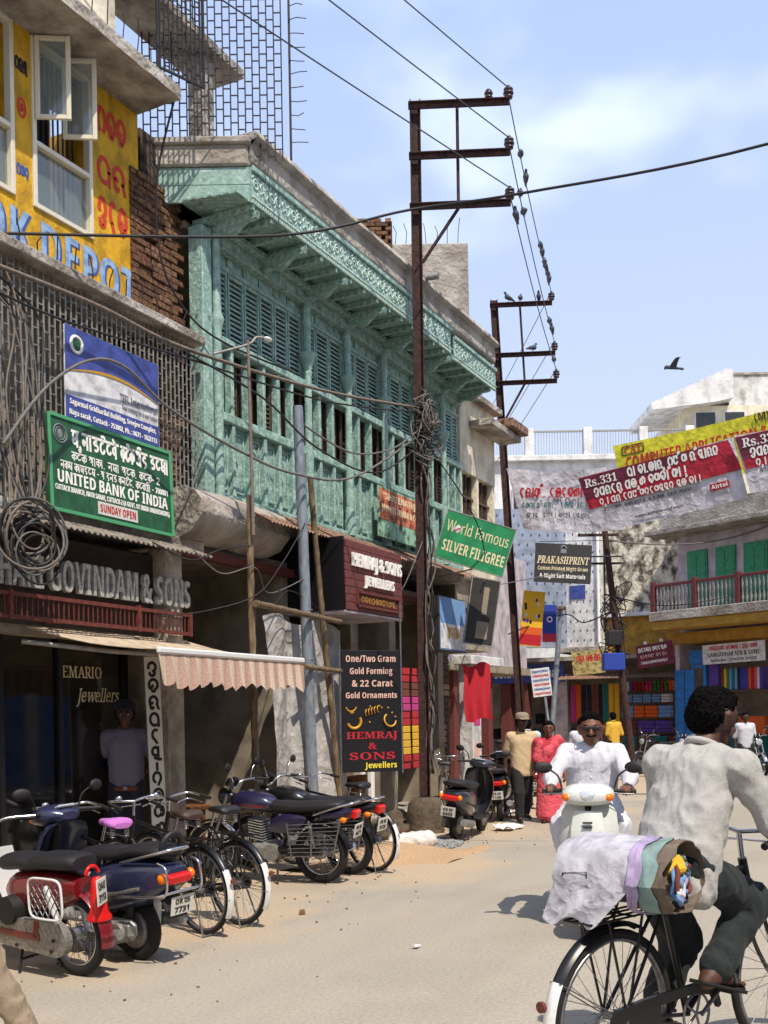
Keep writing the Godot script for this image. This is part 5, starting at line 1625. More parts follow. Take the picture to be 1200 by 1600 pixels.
func wires_and_poles() -> void:
	var pole := func(base: Vector3, top: Vector3, label: String, ex: Vector3, ys: Array, reach: float) -> Node3D:
		var o := thingw("power_pole", label, "power pole", base, "rusty steel power poles")
		var ax := (top - base).normalized()
		# rolled steel joist
		var hb := B.new()
		for e in [-1, 1]:
			hb.box(V(0, 0, 0), V(0.001, 0.001, 0.001))
		hb = B.new()
		var side := ex
		var fwd := ax.cross(side).normalized()
		var bs := Basis(side, ax, side.cross(ax).normalized())
		var L := (top - base).length()
		hb.x = Transform3D(bs, base)
		hb.box(V(-0.07, L / 2, 0), V(0.014, L, 0.13)).box(V(0.07, L / 2, 0), V(0.014, L, 0.13)).box(V(0, L / 2, 0), V(0.126, L, 0.012))
		pw(o, "joist", hb, M.rust)
		for y in ys:
			var a := B.new()
			a.x = Transform3D(Basis(side, Vector3.UP, side.cross(Vector3.UP).normalized()), base + ax * y)
			a.box(V(reach / 2 - 0.05, 0, 0.085), V(reach + 0.1, 0.085, 0.04), V(0, 0, 1.5)).box(V(reach / 2 - 0.05, 0.035, 0.12), V(reach + 0.1, 0.012, 0.06), V(0, 0, 1.5))
			pw(o, "cross_arm", a, M.rust)
			var ib: Vector3 = base + ax * y + side * reach + V(0, 0.06, 0)
			pw(o, "insulator", B.new().lathe([[0.015, 0], [0.02, 0.05], [0.06, 0.06], [0.065, 0.085], [0.035, 0.1], [0.075, 0.115], [0.078, 0.14], [0.04, 0.155], [0.07, 0.17], [0.07, 0.195], [0.03, 0.21], [0.028, 0.24], [0.0, 0.245]], ib, 10), M.porcelain)
		var k := B.new()
		var yt: float = ys[0]
		var yb: float = ys[-1]
		var mid: Vector3 = base + side * reach * 0.45
		k.tube([mid + ax * yt, mid + ax * yb], 0.025, 4)
		k.tube([mid + ax * yb, base + side * 0.08 + ax * (yb - 0.78)], 0.025, 4)
		pw(o, "brace", k, M.rust)
		return o
	var ex := V(0.449, 0, 0.893)
	var b1 := V(13.943, 0, 0.93)
	var p1: Node3D = pole.call(b1, V(13.955, 10.6, 0.955), "tall rusty joist power pole wrapped with cable tangle by scooters", ex, [10.5, 9.77, 9.04], 1.36)
	var b2 := V(21.72, 0, -0.25)
	var t2 := V(21.505, 10.62, -0.69)
	pole.call(b2, t2, "leaning rusty joist power pole tied to white banner", ex, [10.5, 9.42, 8.82], 1.24)
	var f1 := []
	var f2 := []
	for i in 3:
		f1.append(b1 + Vector3.UP * ([10.5, 9.77, 9.04][i] + 0.3) + ex * 1.36)
		f2.append(b2 + (t2 - b2).normalized() * [10.5, 9.42, 8.82][i] + ex * 1.24 + V(0, 0.3, 0))
	# conductors: pole to pole and on over the viewer to the next one back
	var prev := [V(-16.0, 10.9, -3.7), V(-17.0, 10.2, -4.1), V(-19.0, 9.6, -5.6)]
	var nxt := [V(60, 10.9, -22), V(60, 10, -22), V(60, 9.4, -22)]
	var names := ["top wire strung between the two steel poles", "middle wire strung between the two steel poles", "lowest wire strung between the two steel poles"]
	var nm2 := ["top wire running in overhead to tall steel pole", "middle wire running in overhead to tall steel pole", "lowest wire running in overhead to tall steel pole"]
	for i in 3:
		var wb := B.new().tube(sag(f1[i], f2[i], 0.16, 14), 0.009, 5)
		solo("overhead_wire", wb, M.wire, names[i], "wire", "power line wires")
		solo("overhead_wire", B.new().tube(sag(f1[i], prev[i], 0.25, 24), 0.009, 5), M.wire, nm2[i], "wire", "power line wires")
		solo("overhead_wire", B.new().tube(sag(f2[i], nxt[i], 0.5, 12), 0.009, 5), M.wire, ["top", "middle", "lowest"][i] + " wire leaving the leaning pole toward far roofs", "wire", "power line wires")
	# insulator pair on the top arm
	pw(p1, "insulator", B.new().lathe([[0.015, 0], [0.02, 0.05], [0.055, 0.06], [0.06, 0.085], [0.03, 0.1], [0.06, 0.115], [0.065, 0.14], [0.03, 0.155], [0.05, 0.17], [0.02, 0.2]], b1 + V(0, 10.56, 0) + ex * 1.10, 10), M.porcelain)
	pw(p1, "concrete_footing", B.new().lathe([[0.3, 0.0], [0.29, 0.25], [0.26, 0.42], [0.2, 0.5], [0.0, 0.52]], b1, 8), M.stone)
	# cables hugging the pole, and a bamboo lashed to it
	for i in 7:
		var pts := []
		for k in 14:
			pts.append(V(b1.x + rf(-0.11, 0.11) + 0.05, 6.3 - k * 0.42, b1.z + 0.06 + rf(-0.04, 0.12)))
		pw(p1, "clinging_cable", B.new().tube(smooth(pts, 3), rf(0.008, 0.014), 5), [M.cable, M.cabler, M.cableg][i % 3])
	for i in 22:
		var c := V(13.95, rf(5.5, 6.15), 1.0)
		var r := rf(0.12, 0.36)
		var pts := []
		var ph := rf(0, TAU)
		for k in 10:
			var a := ph + k * TAU / 9.0 * rf(0.85, 1.1)
			pts.append(c + V(cos(a) * r * rf(0.8, 1.2), sin(a) * r * rf(0.5, 1.1), rf(-0.1, 0.2)))
		pw(p1, "cable_loop", B.new().tube(smooth(pts, 4), rf(0.006, 0.011), 5), [M.cable, M.cabler, M.cableg, M.cableg][i % 4])
	# service cables across the fronts
	var runs := [
		["twisted grey service cable bundle along the green gallery", M.cabler, 0.02, [V(13.95, 6.15, 0.95), V(11.5, 5.78, 0.75), V(9.02, 5.6, 0.5), V(7.6, 5.62, 0.45), V(5.5, 5.5, 0.4)]],
		["thin black cable strung under the twisted bundle", M.cable, 0.011, [V(13.95, 6.08, 0.97), V(11.4, 5.62, 0.8), V(9.1, 5.5, 0.52), V(7.0, 5.3, 0.5), V(5.4, 5.4, 0.45)]],
		["grey cable arching over the blue board then drooping", M.cableg, 0.015, [V(13.9, 5.75, 0.98), V(12.0, 4.78, 0.9), V(10.6, 4.55, 0.85), V(9.6, 4.62, 0.75), V(8.6, 4.85, 0.6), V(8.0, 5.1, 0.55), V(7.5, 5.02, 0.55), V(6.9, 4.6, 0.6), V(6.4, 4.0, 0.6)]],
		["black cable sagging across the lower green panels", M.cable, 0.012, [V(13.9, 5.6, 0.97), V(12.6, 4.95, 0.9), V(11.2, 5.0, 0.8), V(10.2, 5.35, 0.7), V(9.0, 5.55, 0.52)]],
		["pale cable looping from pole toward grey pipe", M.cableg, 0.012, [V(13.9, 5.85, 1.0), V(13.0, 5.35, 0.95), V(12.0, 5.1, 0.85), V(11.0, 5.25, 0.72)]],
		["thin cable from bamboo to shop ceiling hook", M.cable, 0.008, [V(9.75, 3.6, 0.82), V(9.3, 3.5, 0.7), V(8.9, 3.35, 0.62), V(8.3, 3.45, 0.6)]],
		["thin cable slanting from grey pipe to bamboo", M.cable, 0.007, [V(11.05, 4.1, 0.75), V(10.4, 3.5, 0.8), V(9.75, 3.05, 0.85), V(9.2, 2.85, 0.6), V(8.6, 2.75, 0.45)]],
		["long black cable crossing above the street past tall pole", M.cable, 0.014, [V(10.7, 7.35, 9.5), V(10.61, 7.05, 6.14), V(10.53, 7.12, 3.75), V(10.44, 7.2, 2.47), V(9.3, 6.68, 1.5), V(6.97, 6.09, 0.05)]],
		["thin cable hanging from upper wall down beside brick pier", M.cable, 0.012, [V(9.1, 8.3, 0.35), V(9.08, 7.5, 0.12), V(9.2, 6.7, 0.06), V(9.55, 6.2, 0.15), V(10.1, 6.0, 0.3), V(11.0, 5.9, 0.6)]],
		["thin wire drooping under the plaster ledge to bamboo", M.cableg, 0.007, [V(8.9, 3.5, 0.6), V(9.3, 3.25, 0.7), V(9.75, 3.35, 0.84), V(10.4, 3.15, 0.6), V(11.05, 3.4, 0.74)]],
		["loose wire looping between bamboo and slanting bamboo", M.cable, 0.006, [V(9.76, 3.2, 0.84), V(10.2, 2.98, 0.75), V(10.7, 3.2, 0.7), V(11.4, 3.05, 0.68)]],
		["pale wire hanging from tall pole to box sign", M.cableg, 0.009, [V(13.9, 4.2, 0.98), V(13.6, 3.6, 0.85), V(13.5, 3.3, 0.7), V(13.45, 3.0, 0.6)]],
		["slack wire from tilted green board to tall pole", M.cable, 0.01, [V(14.0, 5.6, 1.05), V(14.6, 5.0, 1.3), V(15.1, 4.5, 1.4), V(15.6, 4.05, 1.3)]],
		["grey wire from brown show board to print shop board", M.cableg, 0.01, [V(16.0, 3.85, 1.1), V(18.5, 4.1, 0.4), V(21.6, 4.55, -0.2), V(25.6, 5.3, 0.3)]],
		["sagging wire from tiled house to balcony house", M.cable, 0.018, [V(25.7, 4.6, 0.5), V(27.5, 4.4, 1.6), V(29.0, 4.7, 3.2), V(29.0, 5.0, 5.5)]],
		["upper wire along the stained wall to balcony house", M.cableg, 0.018, [V(25.7, 5.9, 0.6), V(28.5, 6.1, 1.6), V(30, 6.4, 3.0), V(29.0, 6.9, 5.5)]],
		["black wire from far pole to leaning street lamp", M.cable, 0.016, [V(25.8, 4.2, 0.7), V(26.0, 3.95, -0.1), V(26.2, 4.2, -0.7), V(24.0, 3.6, -1.4)]],
	]
	for r in runs:
		solo("service_cable", B.new().tube(smooth(r[3], 8), r[2], 6), r[1], r[0], "cable", "service cables")
	# cables dropping to the coil by the first shop
	var co := thingw("cable_coil", "big tangle of coiled grey cables hanging at corrugated sunshade", "cable coil", V(6.7, 3.0, 0.7))
	for i in 15:
		var r := rf(0.14, 0.30)
		var c := V(6.62 + rf(-0.1, 0.1), 3.22 + rf(-0.12, 0.12), 0.68 + rf(-0.05, 0.08))
		pw(co, "coil_turn", B.new().torus(c, V(rf(-0.7, 0.1), rf(-0.3, 0.3), 1).normalized(), r, rf(0.008, 0.014), 26, 5), [M.cable, M.cableg, M.cabler][i % 3])
	for i in 14:
		var x := 6.35 + i * 0.045
		var pts := [V(x - rf(0.0, 0.8), 5.5 + rf(-0.1, 0.15), 0.35), V(x + rf(-0.15, 0.15), 5.25, 0.42), V(x + rf(-0.08, 0.1), 4.5, 0.45 + rf(0, 0.1)), V(x + rf(-0.12, 0.1), 3.9, 0.55), V(6.6 + rf(-0.2, 0.2), 3.35, 0.66)]
		pw(co, "drop_cable", B.new().tube(smooth(pts, 6), rf(0.008, 0.013), 5), [M.cable, M.cableg, M.cabler][i % 3])
	# scaffolding bamboos, pipe, lamp
	var bam := func(a: Vector3, b: Vector3, r: float, label: String) -> void:
		var o := B.new()
		var pts := []
		var rs := []
		var k := int((b - a).length() / 0.32) + 1
		for i in k * 3 + 1:
			var t := i / float(k * 3)
			pts.append(a.lerp(b, t) + V(sin(t * 5.0) * 0.012, 0, cos(t * 4.0) * 0.012))
			rs.append(r * (1.16 if i % 3 == 0 else 1.0) * lerpf(1.0, 0.85, t))
		solo("bamboo_pole", o.tube(pts, rs, 10), M.bamboo, label, "bamboo pole", "scaffold bamboos")
	bam.call(V(9.73, 0.0, 0.8), V(9.755, 4.15, 0.8), 0.042, "upright bamboo pole carrying the thin lamp post")
	bam.call(V(12.02, 0.0, 0.62), V(11.24, 4.65, 0.7), 0.04, "slanting bamboo pole leaning beside grey pipe")
	bam.call(V(9.7, 2.95, 0.86), V(11.75, 2.9, 0.8), 0.036, "horizontal bamboo lashed above the tarpaulin")
	bam.call(V(10.8, 2.30, 0.80), V(11.85, 2.28, 0.74), 0.032, "short horizontal bamboo lashed low on grey pipe")
	solo("grey_pipe", B.new().cyl(V(11.18, 0.0, 0.7), V(10.95, 5.45, 0.7), 0.072, 0.062, 14).torus(V(11.13, 1.6, 0.7), V(0.04, -1, 0), 0.072, 0.008, 14, 5).torus(V(11.09, 2.4, 0.7), V(0.04, -1, 0), 0.072, 0.008, 14, 5).torus(V(11.07, 3.0, 0.7), V(0.04, -1, 0), 0.072, 0.008, 14, 5), M.pipe, "tall grey metal pipe standing before the green gallery", "pipe")
	var lm := thingw("street_lamp", "thin lamp post with small bent lamp fixed above bamboo", "street lamp", V(9.76, 3.7, 0.8))
	pw(lm, "post", B.new().cyl(V(9.70, 3.7, 0.86), V(9.72, 5.85, 0.82), 0.02, 0.018, 8), M.cabler)
	pw(lm, "arm", B.new().tube(smooth([V(9.35, 5.62, 0.62), V(9.72, 5.8, 0.82), V(9.82, 5.9, 0.86), V(9.93, 5.92, 0.9)], 4), 0.014, 6), M.ironl)
	pw(lm, "lamp_head", B.new().ell(V(9.97, 5.915, 0.92), V(0.07, 0.028, 0.04), Vector3.ZERO, 10, 6), M.pwhite)
	# far poles
	var fp := thingw("wooden_utility_pole", "dark utility pole with meter boxes before the textile shop", "utility pole", V(25.95, 0, 1.03))
	pw(fp, "post", B.new().cyl(V(25.98, 0, 1.1), V(25.71, 6.15, 0.54), 0.10, 0.075, 9), M.rust)
	pw(fp, "cross_arm", B.new().box(V(25.62, 6.05, 0.4), V(0.08, 0.06, 1.0), V(0, 27, 0)), M.rust)
	pw(fp, "cross_arm", B.new().box(V(25.72, 5.35, 0.55), V(0.06, 0.05, 0.8), V(0, 27, 0)), M.rust)
	pw(fp, "meter_box", BX(V(25.72, 3.5, 0.72), V(0.3, 0.36, 0.36), 0.02, V(0, 27, 0)), M.blackm)
	pw(fp, "blue_box", BX(V(25.7, 2.92, 0.7), V(0.3, 0.42, 0.52), 0.02, V(0, 27, 0)), M.cblue)
	for i in 12:
		var pts := []
		var c := V(25.8, rf(3.0, 4.6), 0.75)
		for k in 6:
			pts.append(c + V(rf(-0.1, 0.1), rf(-0.5, 0.5), rf(-0.4, 0.4)))
		pw(fp, "loose_cable", B.new().tube(smooth(pts, 4), 0.013, 4), M.cable)
	var lp := thingw("leaning_lamp_pole", "grey leaning pole with flat lamp before the tiled house", "street lamp", V(26.0, 0, -1.05))
	pw(lp, "post", B.new().cyl(V(25.98, 0, -1.1), V(26.17, 4.3, -0.76), 0.075, 0.06, 9), M.pipe)
	pw(lp, "lamp_head", B.new().box(V(26.1, 4.36, -0.75), V(0.3, 0.1, 0.24), Vector3.ZERO, 0.02), M.cabler)
	pw(lp, "arm", B.new().tube([V(26.15, 4.3, -0.78), V(26.1, 4.0, -1.0), V(25.95, 3.6, -1.5)], 0.02, 5), M.ironl)

	# pigeons
	var pg := func(at: Vector3, yaw: float, label: String, grp: String) -> void:
		var o := thing("pigeon", label, "bird", at, yaw, grp)
		var b := B.new()
		nets([[V(-0.06, 0.075, 0), V(0.04, 0.095, 0), 0.038, 0.052], [V(0.04, 0.11, 0), V(0.085, 0.17, 0), 0.036, 0.02], [V(0.088, 0.178, 0), V(0.098, 0.182, 0), 0.024, 0.02], [V(-0.06, 0.07, 0), V(-0.17, 0.035, 0), 0.03, 0.014]], 0.011, 0.02, b)
		part(o, "body", b, M.feather)
		part(o, "beak", B.new().cyl(V(0.115, 0.18, 0), V(0.14, 0.174, 0), 0.007, 0.001, 6), M.ink)
		part(o, "foot", B.new().cyl(V(0.0, 0.0, 0.015), V(0.0, 0.05, 0.015), 0.005).cyl(V(0.0, 0.0, -0.015), V(0.0, 0.05, -0.015), 0.005), M.balred)
	var on := func(i: int, t: float) -> Vector3:
		return f1[i].lerp(f2[i], t) - V(0, 0.64 * t * (1 - t) - 0.006, 0)
	for q in [[0, 0.24, 0.4], [0, 0.34, 3.5], [1, 0.2, 0.2], [1, 0.27, 0.6], [2, 0.12, 3.3]]:
		pg.call(on.call(q[0], q[1]), q[2], "grey pigeon perched on a wire near the tall pole", "pigeons near the tall pole")
	for q in [[0, 0.68, 0.4], [0, 0.73, 3.4], [0, 0.79, 0.3], [0, 0.83, 3.2], [0, 0.88, 0.2], [0, 0.93, 3.5], [1, 0.86, 0.5], [1, 0.93, 3.3], [2, 0.94, 0.4]]:
		pg.call(on.call(q[0], q[1]), q[2], "grey pigeon perched on a wire near the leaning pole", "pigeons near the leaning pole")
	for q in [[0.55, 10.5], [0.3, 10.5], [0.95, 10.5], [0.75, 9.42]]:
		pg.call(b2 + (t2 - b2).normalized() * q[1] + ex * q[0] + V(0, 0.05, 0) + ex.cross(Vector3.UP) * 0.12, rf(0, 6), "grey pigeon sitting on a cross arm of the leaning pole", "pigeons on the cross arms")
	var fb := thing("flying_bird", "dark bird gliding in the sky over the banners", "bird", V(22.4, 8.83, 2.9), 2.2)
	var bb := B.new()
	nets([[V(-0.1, 0, 0), V(0.1, 0.01, 0), 0.03, 0.04], [V(0.1, 0.01, 0), V(0.17, 0.02, 0), 0.025, 0.018], [V(-0.1, 0, 0), V(-0.22, -0.01, 0), 0.02, 0.03]], 0.014, 0.02, bb)
	part(fb, "body", bb, M.feather)
	for e in [-1, 1]:
		var g := []
		for i in 7:
			var f := i / 6.0
			var row := PackedVector3Array()
			for j in 4:
				row.append(V(0.07 - 0.05 * f - j * 0.05 * (1.0 - f * 0.7), 0.03 + 0.10 * sin(f * 2.4), e * (0.02 + f * 0.36)))
			g.append(row)
		part(fb, "wing", B.new().slab(g, V(0, -0.006, 0)), M.feather)

func street_clutter() -> void:
	# tarpaulin draped over the scaffold
	var tn := FastNoiseLite.new()
	tn.seed = 4; tn.frequency = 0.035; tn.fractal_octaves = 2
	var g := []
	for i in 64:
		var u := i / 63.0
		var row := PackedVector3Array()
		for j in 72:
			var v := j / 71.0
			var x := lerpf(10.5, 12.4, u) + 0.06 * sin(v * 5.0) + 0.05 * fn.get_noise_2d(u * 200.0, v * 160.0)
			var y := lerpf(2.9, 0.12, v) + 0.05 * sin(u * 11.0) * (1.0 - v)
			var fold := 0.07 * sin(u * 16.0 + v * 3.0) + 0.12 * absf(tn.get_noise_2d(u * 60.0 + 40.0, v * 30.0)) + 0.035 * absf(tn.get_noise_2d(u * 150.0 + v * 60.0, v * 70.0))
			row.append(V(x, y, 0.42 + fold * (0.5 + v * 0.5) + 0.15 * v))
		g.append(row)
	solo("tarpaulin", B.new().slab(g, V(0, 0, -0.005)), M.tarp, "crumpled pale grey tarpaulin hung over scaffold beside black board", "tarpaulin")
	# sand heap, gravel, sack, stones, papers
	var sd := []
	for i in 66:
		var row := PackedVector3Array()
		for j in 44:
			var x := 9.9 + i * 0.05
			var z := 0.6 + j * 0.045
			var r := Vector2((x - 11.5) / 1.5, (z - 1.55) / 0.85).length() * (1.0 + 0.5 * tn.get_noise_2d(x * 18.0, z * 22.0))
			row.append(V(x, maxf(0.0, 1.0 - r) * 0.17 * (1.0 + 0.3 * fn.get_noise_2d(x * 60.0, z * 60.0)) - 0.012 + road_y(x, z), z))
		sd.append(row)
	solo("sand_heap", B.new().sheet(sd), M.sand, "low spread heap of orange building sand by the sack", "sand").set_meta("kind", "stuff")
	var gm := MultiMesh.new()
	gm.transform_format = MultiMesh.TRANSFORM_3D
	gm.mesh = B.new().ell(Vector3.ZERO, V(0.02, 0.014, 0.017), Vector3.ZERO, 6, 4).mesh(M.gravel)
	gm.instance_count = 900
	for i in 900:
		var a := rf(0, TAU)
		var r := sqrt(rng.randf()) 
		gm.set_instance_transform(i, Transform3D(Basis.from_euler(V(rf(0, 3), rf(0, 3), rf(0, 3))).scaled(Vector3.ONE * rf(0.5, 1.3)), V(12.4 + cos(a) * r * 0.75, 0.02 + (1.0 - r) * 0.05, 1.65 + sin(a) * r * 0.4)))
	var gi := MultiMeshInstance3D.new()
	gi.name = "gravel_patch"
	gi.multimesh = gm
	add_child(gi)
	tag(gi, "patch of grey crushed stone spread behind the sack", "gravel")
	gi.set_meta("kind", "stuff")
	var pb := MultiMesh.new()
	pb.transform_format = MultiMesh.TRANSFORM_3D
	pb.mesh = B.new().ell(Vector3.ZERO, V(0.012, 0.008, 0.01), Vector3.ZERO, 5, 4).mesh(M.stone)
	pb.instance_count = 420
	for i in 420:
		var px := rf(3.5, 17.0)
		var pz := 0.8 + 3.4 * rng.randf() * rng.randf()
		pb.set_instance_transform(i, Transform3D(Basis.from_euler(V(rf(0, 3), rf(0, 3), rf(0, 3))).scaled(Vector3.ONE * rf(0.4, 1.3)), V(px, 0.004 + road_y(px, pz), pz)))
	var pi2 := MultiMeshInstance3D.new()
	pi2.name = "pebbles"
	pi2.multimesh = pb
	add_child(pi2)
	tag(pi2, "small pebbles scattered over the sandy road edge", "pebbles")
	pi2.set_meta("kind", "stuff")
	var sb := B.new()
	nets([[V(-0.2, 0.10, 0), V(0.2, 0.11, 0.03), 0.12, 0.13], [V(-0.28, 0.06, 0.05), V(0.28, 0.06, -0.03), 0.07, 0.06]], 0.02, 0.08, sb, 0.02, 7.0)
	var sk := thing("cement_sack", "pale pinkish filled sack lying on the gravel", "sack", V(12.05, 0.0, 1.6), -0.7)
	part(sk, "sack_body", sb, M.sack)
	for q in [[14.3, 0.28, 0.5, 0.16, "grey rubble stone lying against the shop step"], [14.75, 0.85, 0.4, 0.12, "flat rubble stone beside the pole footing"], [13.5, 0.75, 0.3, 0.1, "small rubble stone before the pole footing"], [12.9, 0.72, 0.42, 0.13, "long rubble stone near the wooden log"], [15.3, 0.75, 0.55, 0.15, "broad kerb stone behind the parked scooters"], [11.9, 0.85, 0.35, 0.12, "rough rubble stone beside bamboo foot"]]:
		var b := B.new().ell(V(q[0], q[3] * 0.75, q[1]), V(q[2] * 0.5, q[3], q[2] * 0.36), V(0, rf(0, 90), rf(-6, 6)), 9, 6)
		for i in b.v.size():
			var w := b.v[i]
			b.v[i] = w + V(1, 0.6, 1) * fn.get_noise_3d(w.x * 60, w.y * 60, w.z * 60) * 0.05
			b.v[i].y = maxf(b.v[i].y, -0.01)
		solo("rubble_stone", b, M.stone, q[4], "stone", "rubble along the shop fronts")
	var lg := thingw("wooden_log", "pale upright tree log standing before the black board", "log", V(12.75, 0.0, 0.5))
	pw(lg, "trunk", B.new().tube([V(12.78, 0.0, 0.52), V(12.74, 0.3, 0.5), V(12.7, 0.62, 0.48), V(12.68, 0.88, 0.46)], [0.15, 0.14, 0.155, 0.17], 12), M.logw)
	for q in [[14.5, 1.95, 0.14, "crumpled white paper lying behind the parked scooter"], [16.4, 1.4, 0.16, "flat white paper scrap near second parked scooter"], [14.75, 2.05, 0.08, "tiny white paper scrap beside crumpled paper"], [6.6, 4.2, 0.025, "tiny pale scrap on the open road"]]:
		var gg := []
		for i in 6:
			var row := PackedVector3Array()
			for j in 6:
				row.append(V(q[0] + (i - 2.5) * q[2] * 0.5, 0.012 + road_y(q[0], q[1]) + absf(fn.get_noise_2d(i * 40.0 + q[0] * 9.0, j * 40.0)) * q[2] * 0.9, q[1] + (j - 2.5) * q[2] * 0.4))
			gg.append(row)
		solo("paper_scrap", B.new().sheet(gg), M.paper, q[3], "paper", "litter on the road")
	solo("brick_chip", B.new().box(V(7.76, 0.025, 2.58), V(0.07, 0.04, 0.05), V(0, 30, 8), 0.01), M.brick0, "small red brick chip on the sandy road edge", "brick chip")
	# things in the dark second shop
	var bn := thingw("wooden_bench", "rough wooden bench inside the open dark shop", "bench", V(10.0, 0.2, -0.6))
	pw(bn, "seat", BX(V(10.0, 0.62, -0.6), V(1.2, 0.06, 0.35), 0.01), M.logw)
	for x in [9.5, 10.5]:
		pw(bn, "leg", BX(V(x, 0.4, -0.6), V(0.07, 0.38, 0.28), 0.005), M.logw)
	var pc := thing("wall_poster", "faded blue green poster inside the dark open shop", "poster", V(10.2, 1.6, -2.95))
	part(pc, "sheet", BX(V(0, 0, 0), V(1.0, 1.1, 0.01)), M.cteal)

# ---- vehicles: own axes x forward, y up, z right; the rear axle stands over the origin ----
func sx(x: float, yc: float, hy: float, hz: float, p := 2.6, k := 16) -> PackedVector3Array:
	var a := PackedVector3Array()
	for i in k:
		var t := TAU * i / k
		var c := cos(t)
		var s := sin(t)
		a.append(V(x, yc + hy * signf(s) * pow(absf(s), 2.0 / p), hz * signf(c) * pow(absf(c), 2.0 / p)))
	return a

func body(rows: Array, p := 2.6, k := 16) -> B:
	var g := []
	var src := []
	for r in rows:
		src.append(Vector4(r[1], r[2], r[3], r[0]))
	for i in src.size() - 1:
		var a: Vector4 = src[i]
		var b: Vector4 = src[i + 1]
		var a0: Vector4 = src[maxi(i - 1, 0)]
		var b1: Vector4 = src[mini(i + 2, src.size() - 1)]
		for j in 4:
			var q := a.cubic_interpolate(b, a0, b1, j / 4.0)
			g.append(sx(q.w, q.x, maxf(q.y, 0.004), maxf(q.z, 0.004), p, k))
	var e: Vector4 = src[-1]
	g.append(sx(e.w, e.x, e.y, e.z, p, k))
	return B.new().loft(g, true)

var whm := {}
func wheel(o: Node3D, called: String, c: Vector3, R: float, r: float, spokes: int, rim: Material, steer := 0.0) -> Node3D:
	var w := Node3D.new()
	w.name = called
	o.add_child(w, true)
	w.position = c
	w.rotation.y = steer
	var key := "%f_%f_%d_%s" % [R, r, spokes, rim.resource_name]
	if not whm.has(key):
		var ty := B.new().torus(Vector3.ZERO, V(0, 0, 1), R - r, r, 40, 10)
		var ri := B.new()
		var sp: B = null
		var hu := B.new()
		if spokes > 0:
			ri.torus(Vector3.ZERO, V(0, 0, 1), R - 2.0 * r - 0.004, 0.011, 40, 6, 0, TAU, 1.5)
			sp = B.new()
			for i in spokes:
				var a := TAU * i / spokes
				var sd := 1.0 if i % 2 else -1.0
				var hb := a + (0.9 if i % 4 < 2 else -0.9)
				sp.tube([V(cos(hb) * 0.024, sin(hb) * 0.024, sd * 0.026), V(cos(a), sin(a), 0) * (R - 2.0 * r)], 0.0017 if R > 0.32 else 0.0024, 4, false, false)
			hu.cyl(V(0, 0, -0.045), V(0, 0, 0.045), 0.017 if R > 0.32 else 0.055, -1.0, 12)
		else:
			hu.lathe([[0.03, -0.06], [R * 0.42, -0.035], [R - 2.0 * r + 0.006, -0.045], [R - 2.0 * r + 0.006, 0.045], [R * 0.42, 0.035], [0.03, 0.06]], Vector3.ZERO, 20)
			for i in hu.v.size():
				hu.v[i] = V(hu.v[i].x, -hu.v[i].z, hu.v[i].y)
				hu.n[i] = V(hu.n[i].x, -hu.n[i].z, hu.n[i].y)
		whm[key] = [ty.mesh(M.tyre), ri.mesh(rim) if spokes > 0 else null, sp.mesh(M.steel) if sp else null, hu.mesh(M.steel if spokes > 0 else rim)]
	var ms: Array = whm[key]
	part(w, "tyre", ms[0])
	if ms[1]:
		part(w, "rim", ms[1])
		part(w, "spokes", ms[2]).set_meta("kind", "stuff")
	part(w, "hub", ms[3])
	return w

func guard(c: Vector3, R: float, hw: float, a0: float, a1: float) -> B:
	var g := []
	for i in 25:
		var a := deg_to_rad(lerpf(a0, a1, i / 24.0))
		var row := PackedVector3Array()
		for j in 7:
			var q := (j / 6.0 - 0.5) * 2.0
			row.append(c + V(cos(a), sin(a), 0) * (R - 0.018 * q * q) + V(0, 0, hw * q))
		g.append(row)
	return B.new().slab(g, V(0, 0.002, 0))

